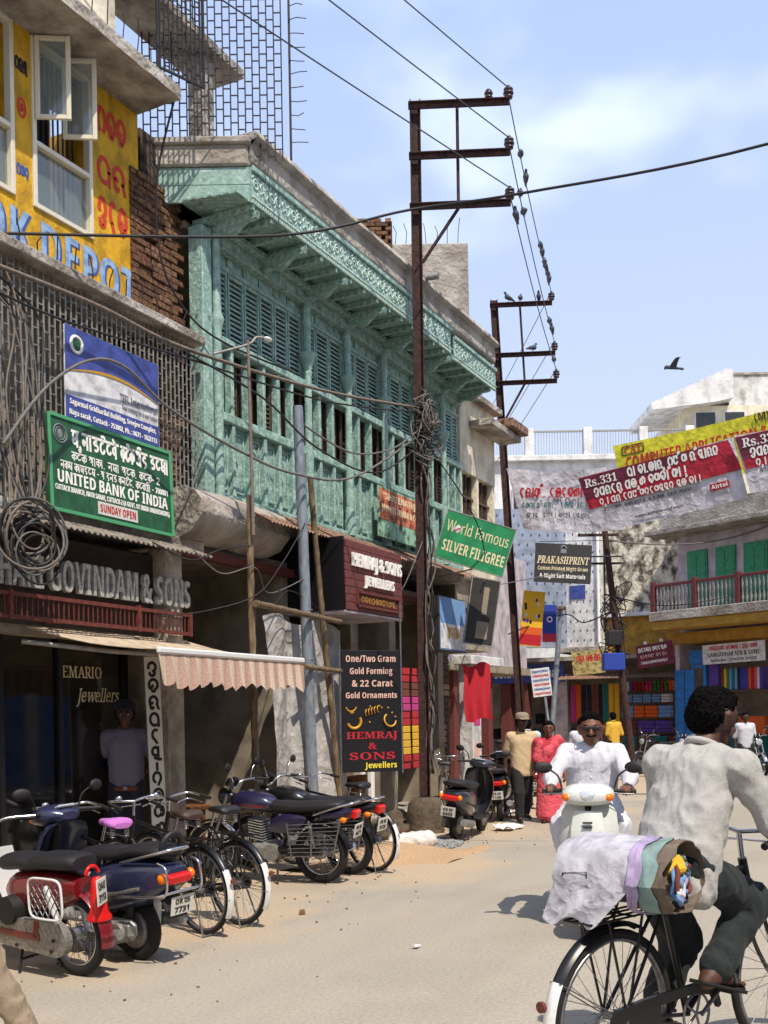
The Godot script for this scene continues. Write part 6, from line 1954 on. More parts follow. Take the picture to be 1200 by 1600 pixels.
func bicycle(called: String, label: String, at: Vector3, yaw: float, seat: Material, frame: Material, group := "", crank := -42.0) -> Node3D:
	var o := thing(called, label, "bicycle", at, yaw, group)
	var R := 0.35
	var ra := V(0, R, 0)
	var fa := V(1.13, R, 0)
	var bb := V(0.46, 0.29, 0)
	var st := V(0.31, 0.80, 0)
	var ht := V(0.87, 0.90, 0)
	var hb := V(0.93, 0.70, 0)
	wheel(o, "rear_wheel", ra, R, 0.019, 32, M.steel)
	wheel(o, "front_wheel", fa, R, 0.019, 32, M.steel)
	var f := B.new()
	f.cyl(bb, st, 0.016).cyl(st + V(0, -0.03, 0), ht + V(0, -0.04, 0), 0.014).cyl(bb, hb, 0.017).cyl(ht, hb, 0.02)
	for z in [-0.05, 0.05]:
		f.tube([bb + V(-0.03, 0, z * 0.7), ra + V(0, 0, z)], 0.009).tube([st + V(0, -0.02, z * 0.4), ra + V(0, 0, z)], 0.008)
	part(o, "frame", f, frame)
	var fk := B.new()
	for z in [-0.05, 0.05]:
		fk.tube(smooth([hb + V(0.01, -0.02, z * 0.8), hb.lerp(fa, 0.6) + V(-0.02, 0, z), fa + V(0, 0, z)], 4), 0.010)
	part(o, "fork", fk, frame)
	part(o, "rear_mudguard", guard(ra, R + 0.03, 0.03, 62, 208), frame)
	part(o, "mudguard_tip", guard(ra, R + 0.034, 0.031, 150, 209), M.pwhite)
	part(o, "front_mudguard", guard(fa, R + 0.03, 0.028, 0, 120), frame)
	var ms := B.new()
	for a in [150, 185]:
		for z in [-0.05, 0.05]:
			ms.tube([ra + V(0, 0, z), ra + V(cos(deg_to_rad(a)) * (R + 0.03), sin(deg_to_rad(a)) * (R + 0.03), z * 0.5)], 0.003, 5)
	part(o, "mudguard_stays", ms, M.steel)
	# saddle
	var sd := part(o, "saddle", body([[0.02, 0.93, 0.02, 0.07], [0.05, 0.945, 0.035, 0.105], [0.12, 0.95, 0.034, 0.10], [0.2, 0.945, 0.03, 0.05], [0.29, 0.945, 0.024, 0.026], [0.32, 0.94, 0.012, 0.014]]), seat)
	var sr := B.new()
	for z in [-0.06, 0.06]:
		var pts := []
		for i in 25:
			pts.append(V(0.07 + 0.02 * cos(i * 1.2), 0.84 + i * 0.0034, z + 0.02 * sin(i * 1.2)))
		sr.tube(pts, 0.004, 5)
	sr.tube([V(0.07, 0.84, -0.06), V(0.25, 0.87, 0), V(0.07, 0.84, 0.06)], 0.006, 5).cyl(st, V(0.25, 0.93, 0), 0.012)
	part(sd, "springs", sr, M.chrome)
	# handlebar
	var h := B.new()
	h.cyl(ht, V(0.85, 1.02, 0), 0.012)
	for z in [-1, 1]:
		h.tube(smooth([V(0.85, 1.02, 0), V(0.9, 1.03, z * 0.12), V(0.86, 1.04, z * 0.24), V(0.66, 1.0, z * 0.27)], 5), 0.011, 7)
		h.tube(smooth([V(0.88, 0.96, z * 0.1), V(0.86, 0.99, z * 0.22), V(0.72, 0.96, z * 0.25)], 4), 0.005, 5)
	h.tube([V(0.9, 0.98, -0.1), V(0.9, 0.98, 0.1)], 0.005, 5)
	var hbp := part(o, "handlebar", h, M.chrome)
	for z in [-1, 1]:
		part(hbp, "grip", B.new().cyl(V(0.75, 1.02, z * 0.266), V(0.63, 0.995, z * 0.272), 0.016), M.blackm)
	part(hbp, "bell", B.new().ell(V(0.86, 1.06, -0.14), V(0.028, 0.022, 0.028)), M.chrome)
	# drive
	var ch := B.new()
	ch.x = Transform3D(Basis(), V(0, 0, 0.055))
	ch.ext(PackedVector2Array([Vector2(-0.06, 0.40), Vector2(-0.09, 0.35), Vector2(-0.06, 0.30), Vector2(0.3, 0.235), Vector2(0.36, 0.25), Vector2(0.33, 0.28), Vector2(0.2, 0.31), Vector2(0.2, 0.375), Vector2(0.42, 0.385), Vector2(0.54, 0.36), Vector2(0.58, 0.30), Vector2(0.60, 0.31), Vector2(0.57, 0.39), Vector2(0.46, 0.425), Vector2(0.1, 0.415)]), 0.0, 0.02)
	part(o, "chaincase", ch, frame)
	var cr := B.new().torus(bb + V(0, 0, 0.05), V(0, 0, 1), 0.085, 0.006, 24, 5)
	for i in 5:
		cr.tube([bb + V(0, 0, 0.05), bb + V(cos(i * TAU / 5) * 0.085, sin(i * TAU / 5) * 0.085, 0.05)], 0.006, 5)
	var cd := V(cos(deg_to_rad(crank)), sin(deg_to_rad(crank)), 0) * 0.165
	cr.tube([bb + V(0, 0, 0.075), bb + cd + V(0, 0, 0.08)], 0.009).tube([bb + V(0, 0, -0.07), bb - cd + V(0, 0, -0.075)], 0.009)
	part(o, "crank", cr, M.steel)
	part(o, "pedal", B.new().box(bb + cd + V(0, 0, 0.13), V(0.09, 0.022, 0.08), Vector3.ZERO, 0.005), M.blackm)
	part(o, "pedal", B.new().box(bb - cd + V(0, 0, -0.125), V(0.09, 0.022, 0.08), Vector3.ZERO, 0.005), M.blackm)
	# carrier and stand
	var ca := B.new()
	for z in [-0.07, -0.025, 0.025, 0.07]:
		ca.tube([V(0.24, 0.76, z), V(-0.20, 0.75, z)], 0.005, 5)
	ca.tube([V(-0.2, 0.75, -0.07), V(-0.2, 0.75, 0.07)], 0.005, 5).tube([V(0.05, 0.755, -0.075), V(0.05, 0.755, 0.075)], 0.005, 5)
	for z in [-0.07, 0.07]:
		ca.tube([V(-0.1, 0.75, z), ra + V(0.01, 0, z * 0.9)], 0.006, 5).tube([V(0.1, 0.755, z), ra + V(0.01, 0, z * 0.9)], 0.006, 5)
	part(o, "carrier", ca, M.black)
	part(o, "stand", B.new().tube([ra + V(0, 0, -0.07), V(-0.12, 0.02, -0.1)], 0.008, 5).tube([ra + V(0, 0, 0.07), V(-0.12, 0.02, 0.1)], 0.008, 5).tube([V(-0.12, 0.02, -0.1), V(-0.12, 0.02, 0.1)], 0.008, 5), M.steel)
	part(o, "reflector", B.new().cyl(V(-0.395, 0.46, 0), V(-0.41, 0.46, 0), 0.022, -1.0, 12), M.cbrown)
	return o

func scooter(called: String, label: String, at: Vector3, yaw: float, paint: Material, trim: Material, plate: String, group := "", lean := 0.0, bright := false) -> Node3D:
	var o := thing(called, label, "scooter", at, yaw, group)
	o.rotation.x = lean
	wheel(o, "rear_wheel", V(0, 0.225, 0), 0.225, 0.048, 0, M.alu)
	wheel(o, "front_wheel", V(1.20, 0.225, 0), 0.225, 0.045, 0, M.alu)
	var rb := part(o, "rear_body", body([[0.46, 0.40, 0.08, 0.09], [0.36, 0.47, 0.17, 0.14], [0.10, 0.53, 0.19, 0.19], [-0.18, 0.58, 0.16, 0.19], [-0.36, 0.62, 0.11, 0.14], [-0.45, 0.63, 0.06, 0.10]], 3.0, 20), paint)
	for z in [-1, 1]:
		part(rb, "side_strip", body([[0.30, 0.44, 0.012, 0.01], [0.05, 0.50, 0.02, 0.012], [-0.25, 0.56, 0.012, 0.01]]), trim).position.z = z * 0.183
	part(o, "seat", body([[0.54, 0.72, 0.02, 0.06], [0.44, 0.745, 0.045, 0.12], [0.15, 0.755, 0.05, 0.15], [0.02, 0.765, 0.05, 0.15], [-0.12, 0.795, 0.052, 0.145], [-0.34, 0.80, 0.045, 0.12], [-0.42, 0.80, 0.02, 0.07]]), M.seatblk)
	part(o, "floorboard", B.new().box(V(0.66, 0.285, 0), V(0.5, 0.045, 0.36), Vector3.ZERO, 0.015), trim)
	part(o, "belly", B.new().box(V(0.45, 0.30, 0), V(0.4, 0.14, 0.14), Vector3.ZERO, 0.03), M.blackm)
	# leg shield
	var ap := []
	for r in [[0.26, 0.88, 0.11], [0.34, 0.94, 0.16], [0.46, 0.99, 0.195], [0.6, 1.0, 0.21], [0.74, 0.97, 0.215], [0.86, 0.92, 0.20], [0.93, 0.885, 0.16], [0.95, 0.87, 0.10]]:
		var row := PackedVector3Array()
		for i in 13:
			var q := (i / 12.0 - 0.5) * 2.0
			row.append(V(r[1] - 0.11 * q * q - 0.02 * pow(absf(q), 6.0), r[0], r[2] * q))
		ap.append(row)
	var apn := part(o, "leg_shield", B.new().slab(ap, V(-0.035, 0, 0)), paint)
	var hp := []
	for r in [[0.40, 0.99, 0.09], [0.5, 1.035, 0.115], [0.62, 1.045, 0.12], [0.76, 1.01, 0.12], [0.88, 0.955, 0.10]]:
		var row := PackedVector3Array()
		for i in 7:
			var q := (i / 6.0 - 0.5) * 2.0
			row.append(V(r[1] - 0.03 * q * q, r[0], r[2] * q))
		hp.append(row)
	part(apn, "front_panel", B.new().slab(hp, V(-0.05, 0, 0)), paint)
	part(apn, "vent", B.new().box(V(1.012, 0.80, 0), V(0.012, 0.012, 0.07), V(0, 0, 20)).box(V(1.02, 0.77, 0), V(0.012, 0.012, 0.07), V(0, 0, 20)), M.ink)
	part(o, "front_fender", guard(V(1.20, 0.225, 0), 0.265, 0.075, 20, 165), paint)
	part(o, "fork", B.new().tube([V(1.0, 0.48, -0.07), V(1.2, 0.225, -0.07)], 0.022).tube([V(1.0, 0.48, 0.07), V(1.2, 0.225, 0.07)], 0.022).cyl(V(1.0, 0.45, 0), V(0.86, 0.98, 0), 0.03), M.blackm)
	# head unit
	var hd := part(o, "head_cowl", body([[0.70, 1.0, 0.03, 0.07], [0.76, 1.005, 0.06, 0.14], [0.86, 1.0, 0.08, 0.19], [0.94, 0.985, 0.07, 0.18], [0.985, 0.975, 0.045, 0.12], [1.0, 0.972, 0.02, 0.06]], 2.4, 18), paint)
	part(hd, "headlight", B.new().ell(V(0.965, 0.985, 0), V(0.045, 0.05, 0.085), Vector3.ZERO, 14, 8), M.lampclear)
	for z in [-1, 1]:
		part(hd, "indicator", B.new().ell(V(0.93, 0.98, z * 0.145), V(0.055, 0.035, 0.045), Vector3.ZERO, 10, 7), M.lamporange)
	part(hd, "dial", B.new().box(V(0.77, 1.06, 0), V(0.1, 0.02, 0.15), V(0, 0, -18), 0.008), M.lampclear)
	for z in [-1, 1]:
		part(o, "grip", B.new().cyl(V(0.84, 1.02, z * 0.16), V(0.77, 1.01, z * 0.34), 0.017), M.blackm)
		part(o, "brake_lever", B.new().tube([V(0.88, 1.01, z * 0.17), V(0.86, 1.0, z * 0.22), V(0.83, 0.995, z * 0.33)], 0.006, 5), M.steel)
		var mr := part(o, "mirror", B.new().ell(V(0.80, 1.19, z * 0.33), V(0.025, 0.045, 0.07), V(0, z * 15, 0), 12, 8), M.blackm)
		part(mr, "stalk", B.new().tube(smooth([V(0.84, 1.04, z * 0.19), V(0.83, 1.13, z * 0.22), V(0.81, 1.18, z * 0.29)], 4), 0.007, 6), M.blackm)
	# tail
	var tl := part(o, "tail_lamp", B.new().box(V(-0.455, 0.62, 0), V(0.06, 0.07, 0.2), V(0, 0, 12), 0.015), M.lampred)
	for z in [-1, 1]:
		part(tl, "indicator", B.new().ell(V(-0.43, 0.63, z * 0.125), V(0.04, 0.038, 0.032), Vector3.ZERO, 10, 7), M.lamporange)
	part(o, "rear_fender", B.new().box(V(-0.36, 0.46, 0), V(0.03, 0.26, 0.16), V(0, 0, -32), 0.008), M.blackm)
	var pt := Node3D.new()
	pt.name = "number_plate"
	o.add_child(pt)
	pt.transform = Transform3D(Basis(Vector3.UP, -PI / 2) * Basis(Vector3.RIGHT, deg_to_rad(10)), V(-0.475, 0.44, 0))
	part(pt, "plate", B.new().box(Vector3.ZERO, V(0.2, 0.13, 0.006), Vector3.ZERO, 0.002), M.plate)
	text(pt, "OR 05", 0, 0.028, 0.036, 0.13, M.ink, 0.004)
	text(pt, plate, 0, -0.03, 0.04, 0.13, M.ink, 0.004)
	part(o, "grab_rail", B.new().tube(smooth([V(-0.05, 0.72, -0.16), V(-0.3, 0.78, -0.15), V(-0.46, 0.82, -0.09), V(-0.46, 0.82, 0.09), V(-0.3, 0.78, 0.15), V(-0.05, 0.72, 0.16)], 4), 0.012, 7), M.chrome if bright else M.blackm)
	if bright:
		for z in [-1, 1]:
			part(o, "tail_guard", B.new().tube(smooth([V(-0.40, 0.50, z * 0.17), V(-0.50, 0.54, z * 0.16), V(-0.50, 0.70, z * 0.15), V(-0.42, 0.74, z * 0.15)], 4), 0.009, 7), M.chrome)
		part(o, "bumper_rail", B.new().tube(smooth([V(-0.1, 0.50, -0.205), V(-0.42, 0.52, -0.19), V(-0.50, 0.54, -0.12), V(-0.50, 0.54, 0.12), V(-0.42, 0.52, 0.19)], 4), 0.010, 7), M.chrome)
		part(o, "backrest", B.new().torus(V(-0.40, 0.84, 0), V(1, 0.25, 0).normalized(), 0.085, 0.022, 20, 8), M.seatblk)
	part(o, "exhaust", B.new().tube([V(0.42, 0.2, 0.1), V(0.2, 0.2, 0.15), V(0.12, 0.23, 0.165)], 0.018).cyl(V(0.12, 0.24, 0.165), V(-0.28, 0.3, 0.175), 0.052, 0.05, 12), M.alu)
	part(o, "engine", B.new().box(V(0.12, 0.25, -0.13), V(0.52, 0.15, 0.09), V(0, 0, 0), 0.04).cyl(V(0, 0.23, -0.08), V(0, 0.23, -0.2), 0.085, 0.07, 14), M.alu)
	part(o, "shock_absorber", B.new().cyl(V(-0.03, 0.24, -0.1), V(-0.1, 0.55, -0.12), 0.028, -1.0, 8), M.blackm)
	part(o, "stand", B.new().tube([V(0.36, 0.2, -0.12), V(0.3, 0.01, -0.2), V(0.24, 0.012, -0.2)], 0.011, 6).tube([V(0.36, 0.2, 0.1), V(0.3, 0.03, 0.14)], 0.011, 6), M.iron)
	return o

func motorcycle(called: String, label: String, at: Vector3, yaw: float, paint: Material, group := "", lean := 0.0, plate := "4471") -> Node3D:
	var o := thing(called, label, "motorcycle", at, yaw, group)
	o.rotation.x = lean
	var R := 0.30
	wheel(o, "rear_wheel", V(0, R, 0), R, 0.042, 28, M.chrome)
	wheel(o, "front_wheel", V(1.26, R, 0), R, 0.038, 28, M.chrome, 0.12)
	part(o, "rear_mudguard", guard(V(0, R, 0), R + 0.045, 0.06, 40, 170), M.black)
	part(o, "front_mudguard", guard(V(1.26, R, 0), R + 0.035, 0.05, 20, 150), M.chrome)
	var tk := part(o, "fuel_tank", body([[0.50, 0.80, 0.05, 0.09], [0.58, 0.82, 0.085, 0.13], [0.74, 0.84, 0.105, 0.145], [0.90, 0.84, 0.095, 0.12], [0.99, 0.82, 0.05, 0.06]], 2.4, 20), paint)
	part(tk, "stripe", body([[0.55, 0.79, 0.01, 0.135], [0.74, 0.80, 0.016, 0.149], [0.92, 0.81, 0.01, 0.115]]), M.pred)
	part(tk, "filler_cap", B.new().cyl(V(0.78, 0.93, 0), V(0.78, 0.955, 0), 0.035, -1.0, 12), M.chrome)
	part(o, "seat", body([[0.56, 0.80, 0.03, 0.08], [0.46, 0.79, 0.055, 0.115], [0.20, 0.785, 0.055, 0.13], [-0.1, 0.80, 0.055, 0.125], [-0.24, 0.81, 0.045, 0.10], [-0.28, 0.81, 0.02, 0.07]]), M.seatblk)
	for z in [-1, 1]:
		part(o, "side_panel", body([[0.50, 0.60, 0.06, 0.02], [0.36, 0.62, 0.1, 0.03], [0.2, 0.64, 0.08, 0.03], [0.1, 0.67, 0.03, 0.02]]), paint).position.z = z * 0.12
	part(o, "tail_cowl", body([[-0.05, 0.70, 0.05, 0.09], [-0.25, 0.72, 0.05, 0.08], [-0.40, 0.74, 0.035, 0.06]]), paint)
	part(o, "frame", B.new().tube([V(0.98, 0.82, 0), V(0.9, 0.4, 0), V(0.75, 0.25, 0), V(0.45, 0.25, 0), V(0.38, 0.5, 0)], 0.02).tube([V(0.98, 0.8, 0), V(0.5, 0.72, 0), V(-0.2, 0.68, 0)], 0.02).tube([V(0.42, 0.32, -0.08), V(0, R, -0.09)], 0.02).tube([V(0.42, 0.32, 0.08), V(0, R, 0.09)], 0.02), M.black)
	var en := B.new().box(V(0.6, 0.32, 0), V(0.36, 0.2, 0.26), Vector3.ZERO, 0.05)
	for i in 8:
		en.box(V(0.7, 0.45 + i * 0.028, 0), V(0.17, 0.012, 0.2), V(0, 0, 10), 0.004)
	en.cyl(V(0.5, 0.32, -0.17), V(0.5, 0.32, 0.17), 0.09, -1.0, 14)
	part(o, "engine", en, M.alu)
	part(o, "exhaust", B.new().tube(smooth([V(0.78, 0.52, 0.06), V(0.9, 0.42, 0.1), V(0.8, 0.24, 0.14), V(0.4, 0.22, 0.15)], 5), 0.02, 8).tube([V(0.4, 0.22, 0.15), V(-0.2, 0.34, 0.17), V(-0.3, 0.36, 0.17)], [0.03, 0.045, 0.035], 10), M.chrome)
	part(o, "chain_cover", B.new().tube([V(0.42, 0.36, -0.12), V(0.2, 0.37, -0.12), V(-0.06, 0.34, -0.12)], [0.03, 0.045, 0.05], 8), M.black)
	for z in [-1, 1]:
		var sh := B.new().cyl(V(0, R, z * 0.12), V(0.06, 0.66, z * 0.13), 0.012)
		for i in 8:
			sh.torus(V(0.012 + i * 0.006, 0.38 + i * 0.03, z * 0.122), V(0.15, 1, 0).normalized(), 0.026, 0.005, 12, 5)
		part(o, "shock_absorber", sh, M.chrome)
		part(o, "fork_leg", B.new().tube([V(1.02, 0.9, z * 0.085), V(1.16, 0.56, z * 0.085), V(1.26, R, z * 0.085)], [0.02, 0.022, 0.026], 8), M.steel)
		part(o, "grip", B.new().cyl(V(0.86, 1.04, z * 0.24), V(0.79, 1.02, z * 0.36), 0.017), M.blackm)
		part(o, "brake_lever", B.new().tube([V(0.91, 1.03, z * 0.2), V(0.88, 1.01, z * 0.3), V(0.84, 1.0, z * 0.36)], 0.006, 5), M.steel)
		var mr := part(o, "mirror", B.new().ell(V(0.86, 1.22, z * 0.3), V(0.018, 0.045, 0.055), Vector3.ZERO, 12, 8), M.blackm)
		part(mr, "stalk", B.new().tube(smooth([V(0.88, 1.05, z * 0.18), V(0.88, 1.14, z * 0.22), V(0.87, 1.2, z * 0.28)], 4), 0.006, 6), M.chrome)
		part(o, "indicator", B.new().ell(V(-0.34, 0.68, z * 0.16), V(0.04, 0.03, 0.03), Vector3.ZERO, 8, 6).cyl(V(-0.33, 0.68, z * 0.05), V(-0.33, 0.68, z * 0.14), 0.01), M.lamporange)
	part(o, "handlebar", B.new().tube(smooth([V(0.86, 1.04, -0.26), V(0.95, 1.03, -0.13), V(1.0, 0.96, -0.04), V(1.0, 0.96, 0.04), V(0.95, 1.03, 0.13), V(0.86, 1.04, 0.26)], 5), 0.012, 8), M.chrome)
	var hl := part(o, "headlight", B.new().lathe([[0.03, -0.11], [0.075, -0.05], [0.09, 0.02], [0.085, 0.03]], Vector3.ZERO, 16), M.black)
	hl.transform = Transform3D(Basis(Vector3.BACK, -PI / 2), V(1.10, 0.88, 0))
	part(hl, "lens", B.new().ell(V(0, 0.03, 0), V(0.082, 0.02, 0.082), Vector3.ZERO, 14, 6), M.lampclear)
	part(o, "dial", B.new().cyl(V(1.02, 1.0, 0.05), V(0.98, 1.06, 0.05), 0.04, -1.0, 12).cyl(V(1.02, 1.0, -0.05), V(0.98, 1.06, -0.05), 0.04, -1.0, 12), M.black)
	part(o, "tail_lamp", B.new().box(V(-0.41, 0.72, 0), V(0.06, 0.09, 0.14), V(0, 0, 15), 0.015), M.lampred)
	var pt := Node3D.new()
	pt.name = "number_plate"
	o.add_child(pt)
	pt.transform = Transform3D(Basis(Vector3.UP, -PI / 2) * Basis(Vector3.RIGHT, deg_to_rad(12)), V(-0.43, 0.56, 0))
	part(pt, "plate", B.new().box(Vector3.ZERO, V(0.2, 0.14, 0.006), Vector3.ZERO, 0.002), M.plate)
	text(pt, "OR 02", 0, 0.03, 0.036, 0.13, M.ink, 0.004)
	text(pt, plate, 0, -0.03, 0.04, 0.13, M.ink, 0.004)
	part(o, "grab_rail", B.new().tube(smooth([V(0.0, 0.72, -0.14), V(-0.25, 0.8, -0.14), V(-0.42, 0.84, -0.08), V(-0.42, 0.84, 0.08), V(-0.25, 0.8, 0.14), V(0.0, 0.72, 0.14)], 4), 0.011, 7), M.chrome)
	# sari guard on the near side
	var sg := B.new()
	for i in 9:
		sg.tube([V(0.28, 0.62 - i * 0.04, -0.19), V(-0.32 + i * 0.012, 0.66 - i * 0.042, -0.19)], 0.005, 5)
	sg.tube([V(0.28, 0.64, -0.19), V(0.24, 0.28, -0.19)], 0.008, 6).tube([V(-0.32, 0.68, -0.19), V(-0.22, 0.3, -0.19)], 0.008, 6).tube([V(0.0, 0.65, -0.192), V(0.02, 0.3, -0.192)], 0.008, 6)
	part(o, "sari_guard", sg, M.steel)
	part(o, "stand", B.new().tube([V(0.45, 0.24, -0.1), V(0.4, 0.01, -0.22)], 0.012, 6), M.iron)
	part(o, "footrest", B.new().cyl(V(0.55, 0.25, -0.3), V(0.55, 0.25, 0.3), 0.014), M.blackm)
	return o

func moped() -> void:
	var o := thing("red_moped", "red moped with grey chaincase and wire mesh side guard", "moped", V(5.38, 0, 2.28), deg_to_rad(83))
	o.rotation.x = deg_to_rad(-4)
	var R := 0.275
	wheel(o, "rear_wheel", V(0, R, 0), R, 0.034, 28, M.chrome)
	wheel(o, "front_wheel", V(1.15, R, 0), R, 0.034, 28, M.chrome)
	part(o, "rear_mudguard", guard(V(0, R, 0), R + 0.05, 0.055, 30, 190), M.pred)
	part(o, "front_mudguard", guard(V(1.15, R, 0), R + 0.04, 0.05, 10, 150), M.pred)
	part(o, "seat", body([[0.66, 0.73, 0.03, 0.07], [0.60, 0.74, 0.06, 0.12], [0.42, 0.755, 0.055, 0.135], [0.30, 0.745, 0.05, 0.13], [0.22, 0.765, 0.06, 0.13], [-0.05, 0.775, 0.06, 0.13], [-0.14, 0.77, 0.045, 0.1]]), M.seatblk)
	part(o, "engine_shroud", body([[0.60, 0.55, 0.05, 0.08], [0.5, 0.55, 0.13, 0.12], [0.25, 0.56, 0.14, 0.13], [0.05, 0.58, 0.12, 0.12], [-0.12, 0.60, 0.07, 0.09]]), M.pred)
	part(o, "engine", B.new().cyl(V(0.46, 0.44, -0.06), V(0.46, 0.44, -0.2), 0.105, 0.095, 18).box(V(0.5, 0.36, 0), V(0.3, 0.2, 0.2), Vector3.ZERO, 0.04), M.blackm)
	var cc := B.new()
	cc.x = Transform3D(Basis(), V(0, 0, -0.17))
	var pts := PackedVector2Array()
	for i in 13:
		var a := deg_to_rad(90 + i * 15.0)
		pts.append(Vector2(0.02 + cos(a) * 0.115, 0.275 + sin(a) * 0.115))
	for i in 9:
		var a := deg_to_rad(-90 + i * 22.5)
		pts.append(Vector2(0.72 + cos(a) * 0.09, 0.30 + sin(a) * 0.09))
	cc.ext(pts, 0.0, 0.06)
	var chc := part(o, "chaincase", cc, M.alu)
	part(chc, "red_stripe", B.new().box(V(0.38, 0.285, -0.174), V(0.44, 0.045, 0.006), V(0, 0, 2), 0.002).box(V(0.19, 0.335, -0.174), V(0.045, 0.12, 0.006), V(0, 0, 12), 0.002), M.pred)
	for q in [[0.6, 0.36], [0.02, 0.275], [0.4, 0.21], [0.05, 0.2]]:
		part(chc, "bolt", B.new().cyl(V(q[0], q[1], -0.17), V(q[0], q[1], -0.18), 0.012, -1.0, 8), M.blackm)
	var mg := B.new()
	var fr := []
	for i in 24:
		var a := TAU * i / 24.0
		fr.append(V(0.02 + 0.165 * signf(cos(a)) * pow(absf(cos(a)), 0.4), 0.56 + 0.135 * signf(sin(a)) * pow(absf(sin(a)), 0.4), -0.215))
	mg.tube(fr, 0.009, 6, true)
	part(o, "guard_frame", mg, M.pwhite)
	var dm := B.new()
	for i in 9:
		for d in [-1, 1]:
			var ps := []
			for k in 9:
				var y := 0.435 + k * 0.031
				var x: float = -0.13 + i * 0.055 + d * (k - 4) * 0.022 - 0.06
				if x > -0.135 and x < 0.175:
					ps.append(V(x, y, -0.213 + d * 0.002))
			if ps.size() > 1:
				dm.tube(ps, 0.004, 5)
	part(o, "guard_mesh", dm, M.steel)
	part(o, "tail_lamp", B.new().lathe([[0.08, 0.40], [0.085, 0.42], [0.06, 0.46], [0.045, 0.62], [0.03, 0.68], [0.0, 0.69]], V(-0.24, 0.0, 0), 14), M.lampred)
	part(o, "tail_loop", B.new().torus(V(-0.2, 0.7, 0), V(1, 0, 0), 0.05, 0.014, 14, 6, 0, PI), M.lampred)
	var pt := Node3D.new()
	pt.name = "number_plate"
	o.add_child(pt)
	pt.transform = Transform3D(Basis(Vector3.UP, -PI / 2 + 0.5), V(-0.315, 0.60, -0.03))
	part(pt, "plate", B.new().box(Vector3.ZERO, V(0.17, 0.17, 0.006), Vector3.ZERO, 0.002), M.plate)
	text(pt, "OAU", 0, 0.035, 0.05, 0.12, M.ink, 0.004)
	text(pt, "3118", 0, -0.04, 0.05, 0.12, M.ink, 0.004)
	part(o, "shock_absorber", B.new().cyl(V(0, R, -0.1), V(0.12, 0.62, -0.13), 0.022).cyl(V(0, R, 0.1), V(0.12, 0.62, 0.13), 0.022), M.pwhite)
	part(o, "frame", B.new().tube([V(0.6, 0.5, 0), V(0.75, 0.36, 0), V(0.9, 0.6, 0), V(0.92, 0.85, 0)], 0.035), M.pred)
	part(o, "leg_shield", B.new().slab([PackedVector3Array([V(0.78, 0.32, -0.2), V(0.84, 0.32, 0), V(0.78, 0.32, 0.2)]), PackedVector3Array([V(0.86, 0.55, -0.23), V(0.94, 0.55, 0), V(0.86, 0.55, 0.23)]), PackedVector3Array([V(0.86, 0.8, -0.18), V(0.92, 0.8, 0), V(0.86, 0.8, 0.18)])], V(-0.015, 0, 0)), M.pwhite)
	part(o, "fork", B.new().tube([V(0.9, 0.9, 0), V(0.98, 0.6, 0), V(1.15, R, 0.07)], 0.02).tube([V(0.98, 0.6, 0), V(1.15, R, -0.07)], 0.02), M.steel)
	part(o, "handlebar", B.new().tube(smooth([V(0.72, 1.0, -0.3), V(0.84, 1.0, -0.12), V(0.9, 0.93, 0), V(0.84, 1.0, 0.12), V(0.72, 1.0, 0.3)], 5), 0.012, 7), M.chrome)
	part(o, "headlight", B.new().ell(V(0.98, 0.86, 0), V(0.09, 0.08, 0.08), Vector3.ZERO, 12, 8), M.pred)
	part(o, "stand", B.new().tube([V(0.42, 0.24, -0.1), V(0.40, 0.01, -0.17)], 0.011, 6).tube([V(0.42, 0.24, 0.1), V(0.40, 0.05, 0.17)], 0.011, 6).tube([V(0.41, 0.1, -0.14), V(0.41, 0.1, 0.14)], 0.009, 6), M.iron)
	part(o, "exhaust", B.new().tube([V(0.5, 0.3, 0.1), V(0.2, 0.22, 0.15), V(-0.25, 0.26, 0.15)], [0.015, 0.035, 0.035], 10), M.alu)

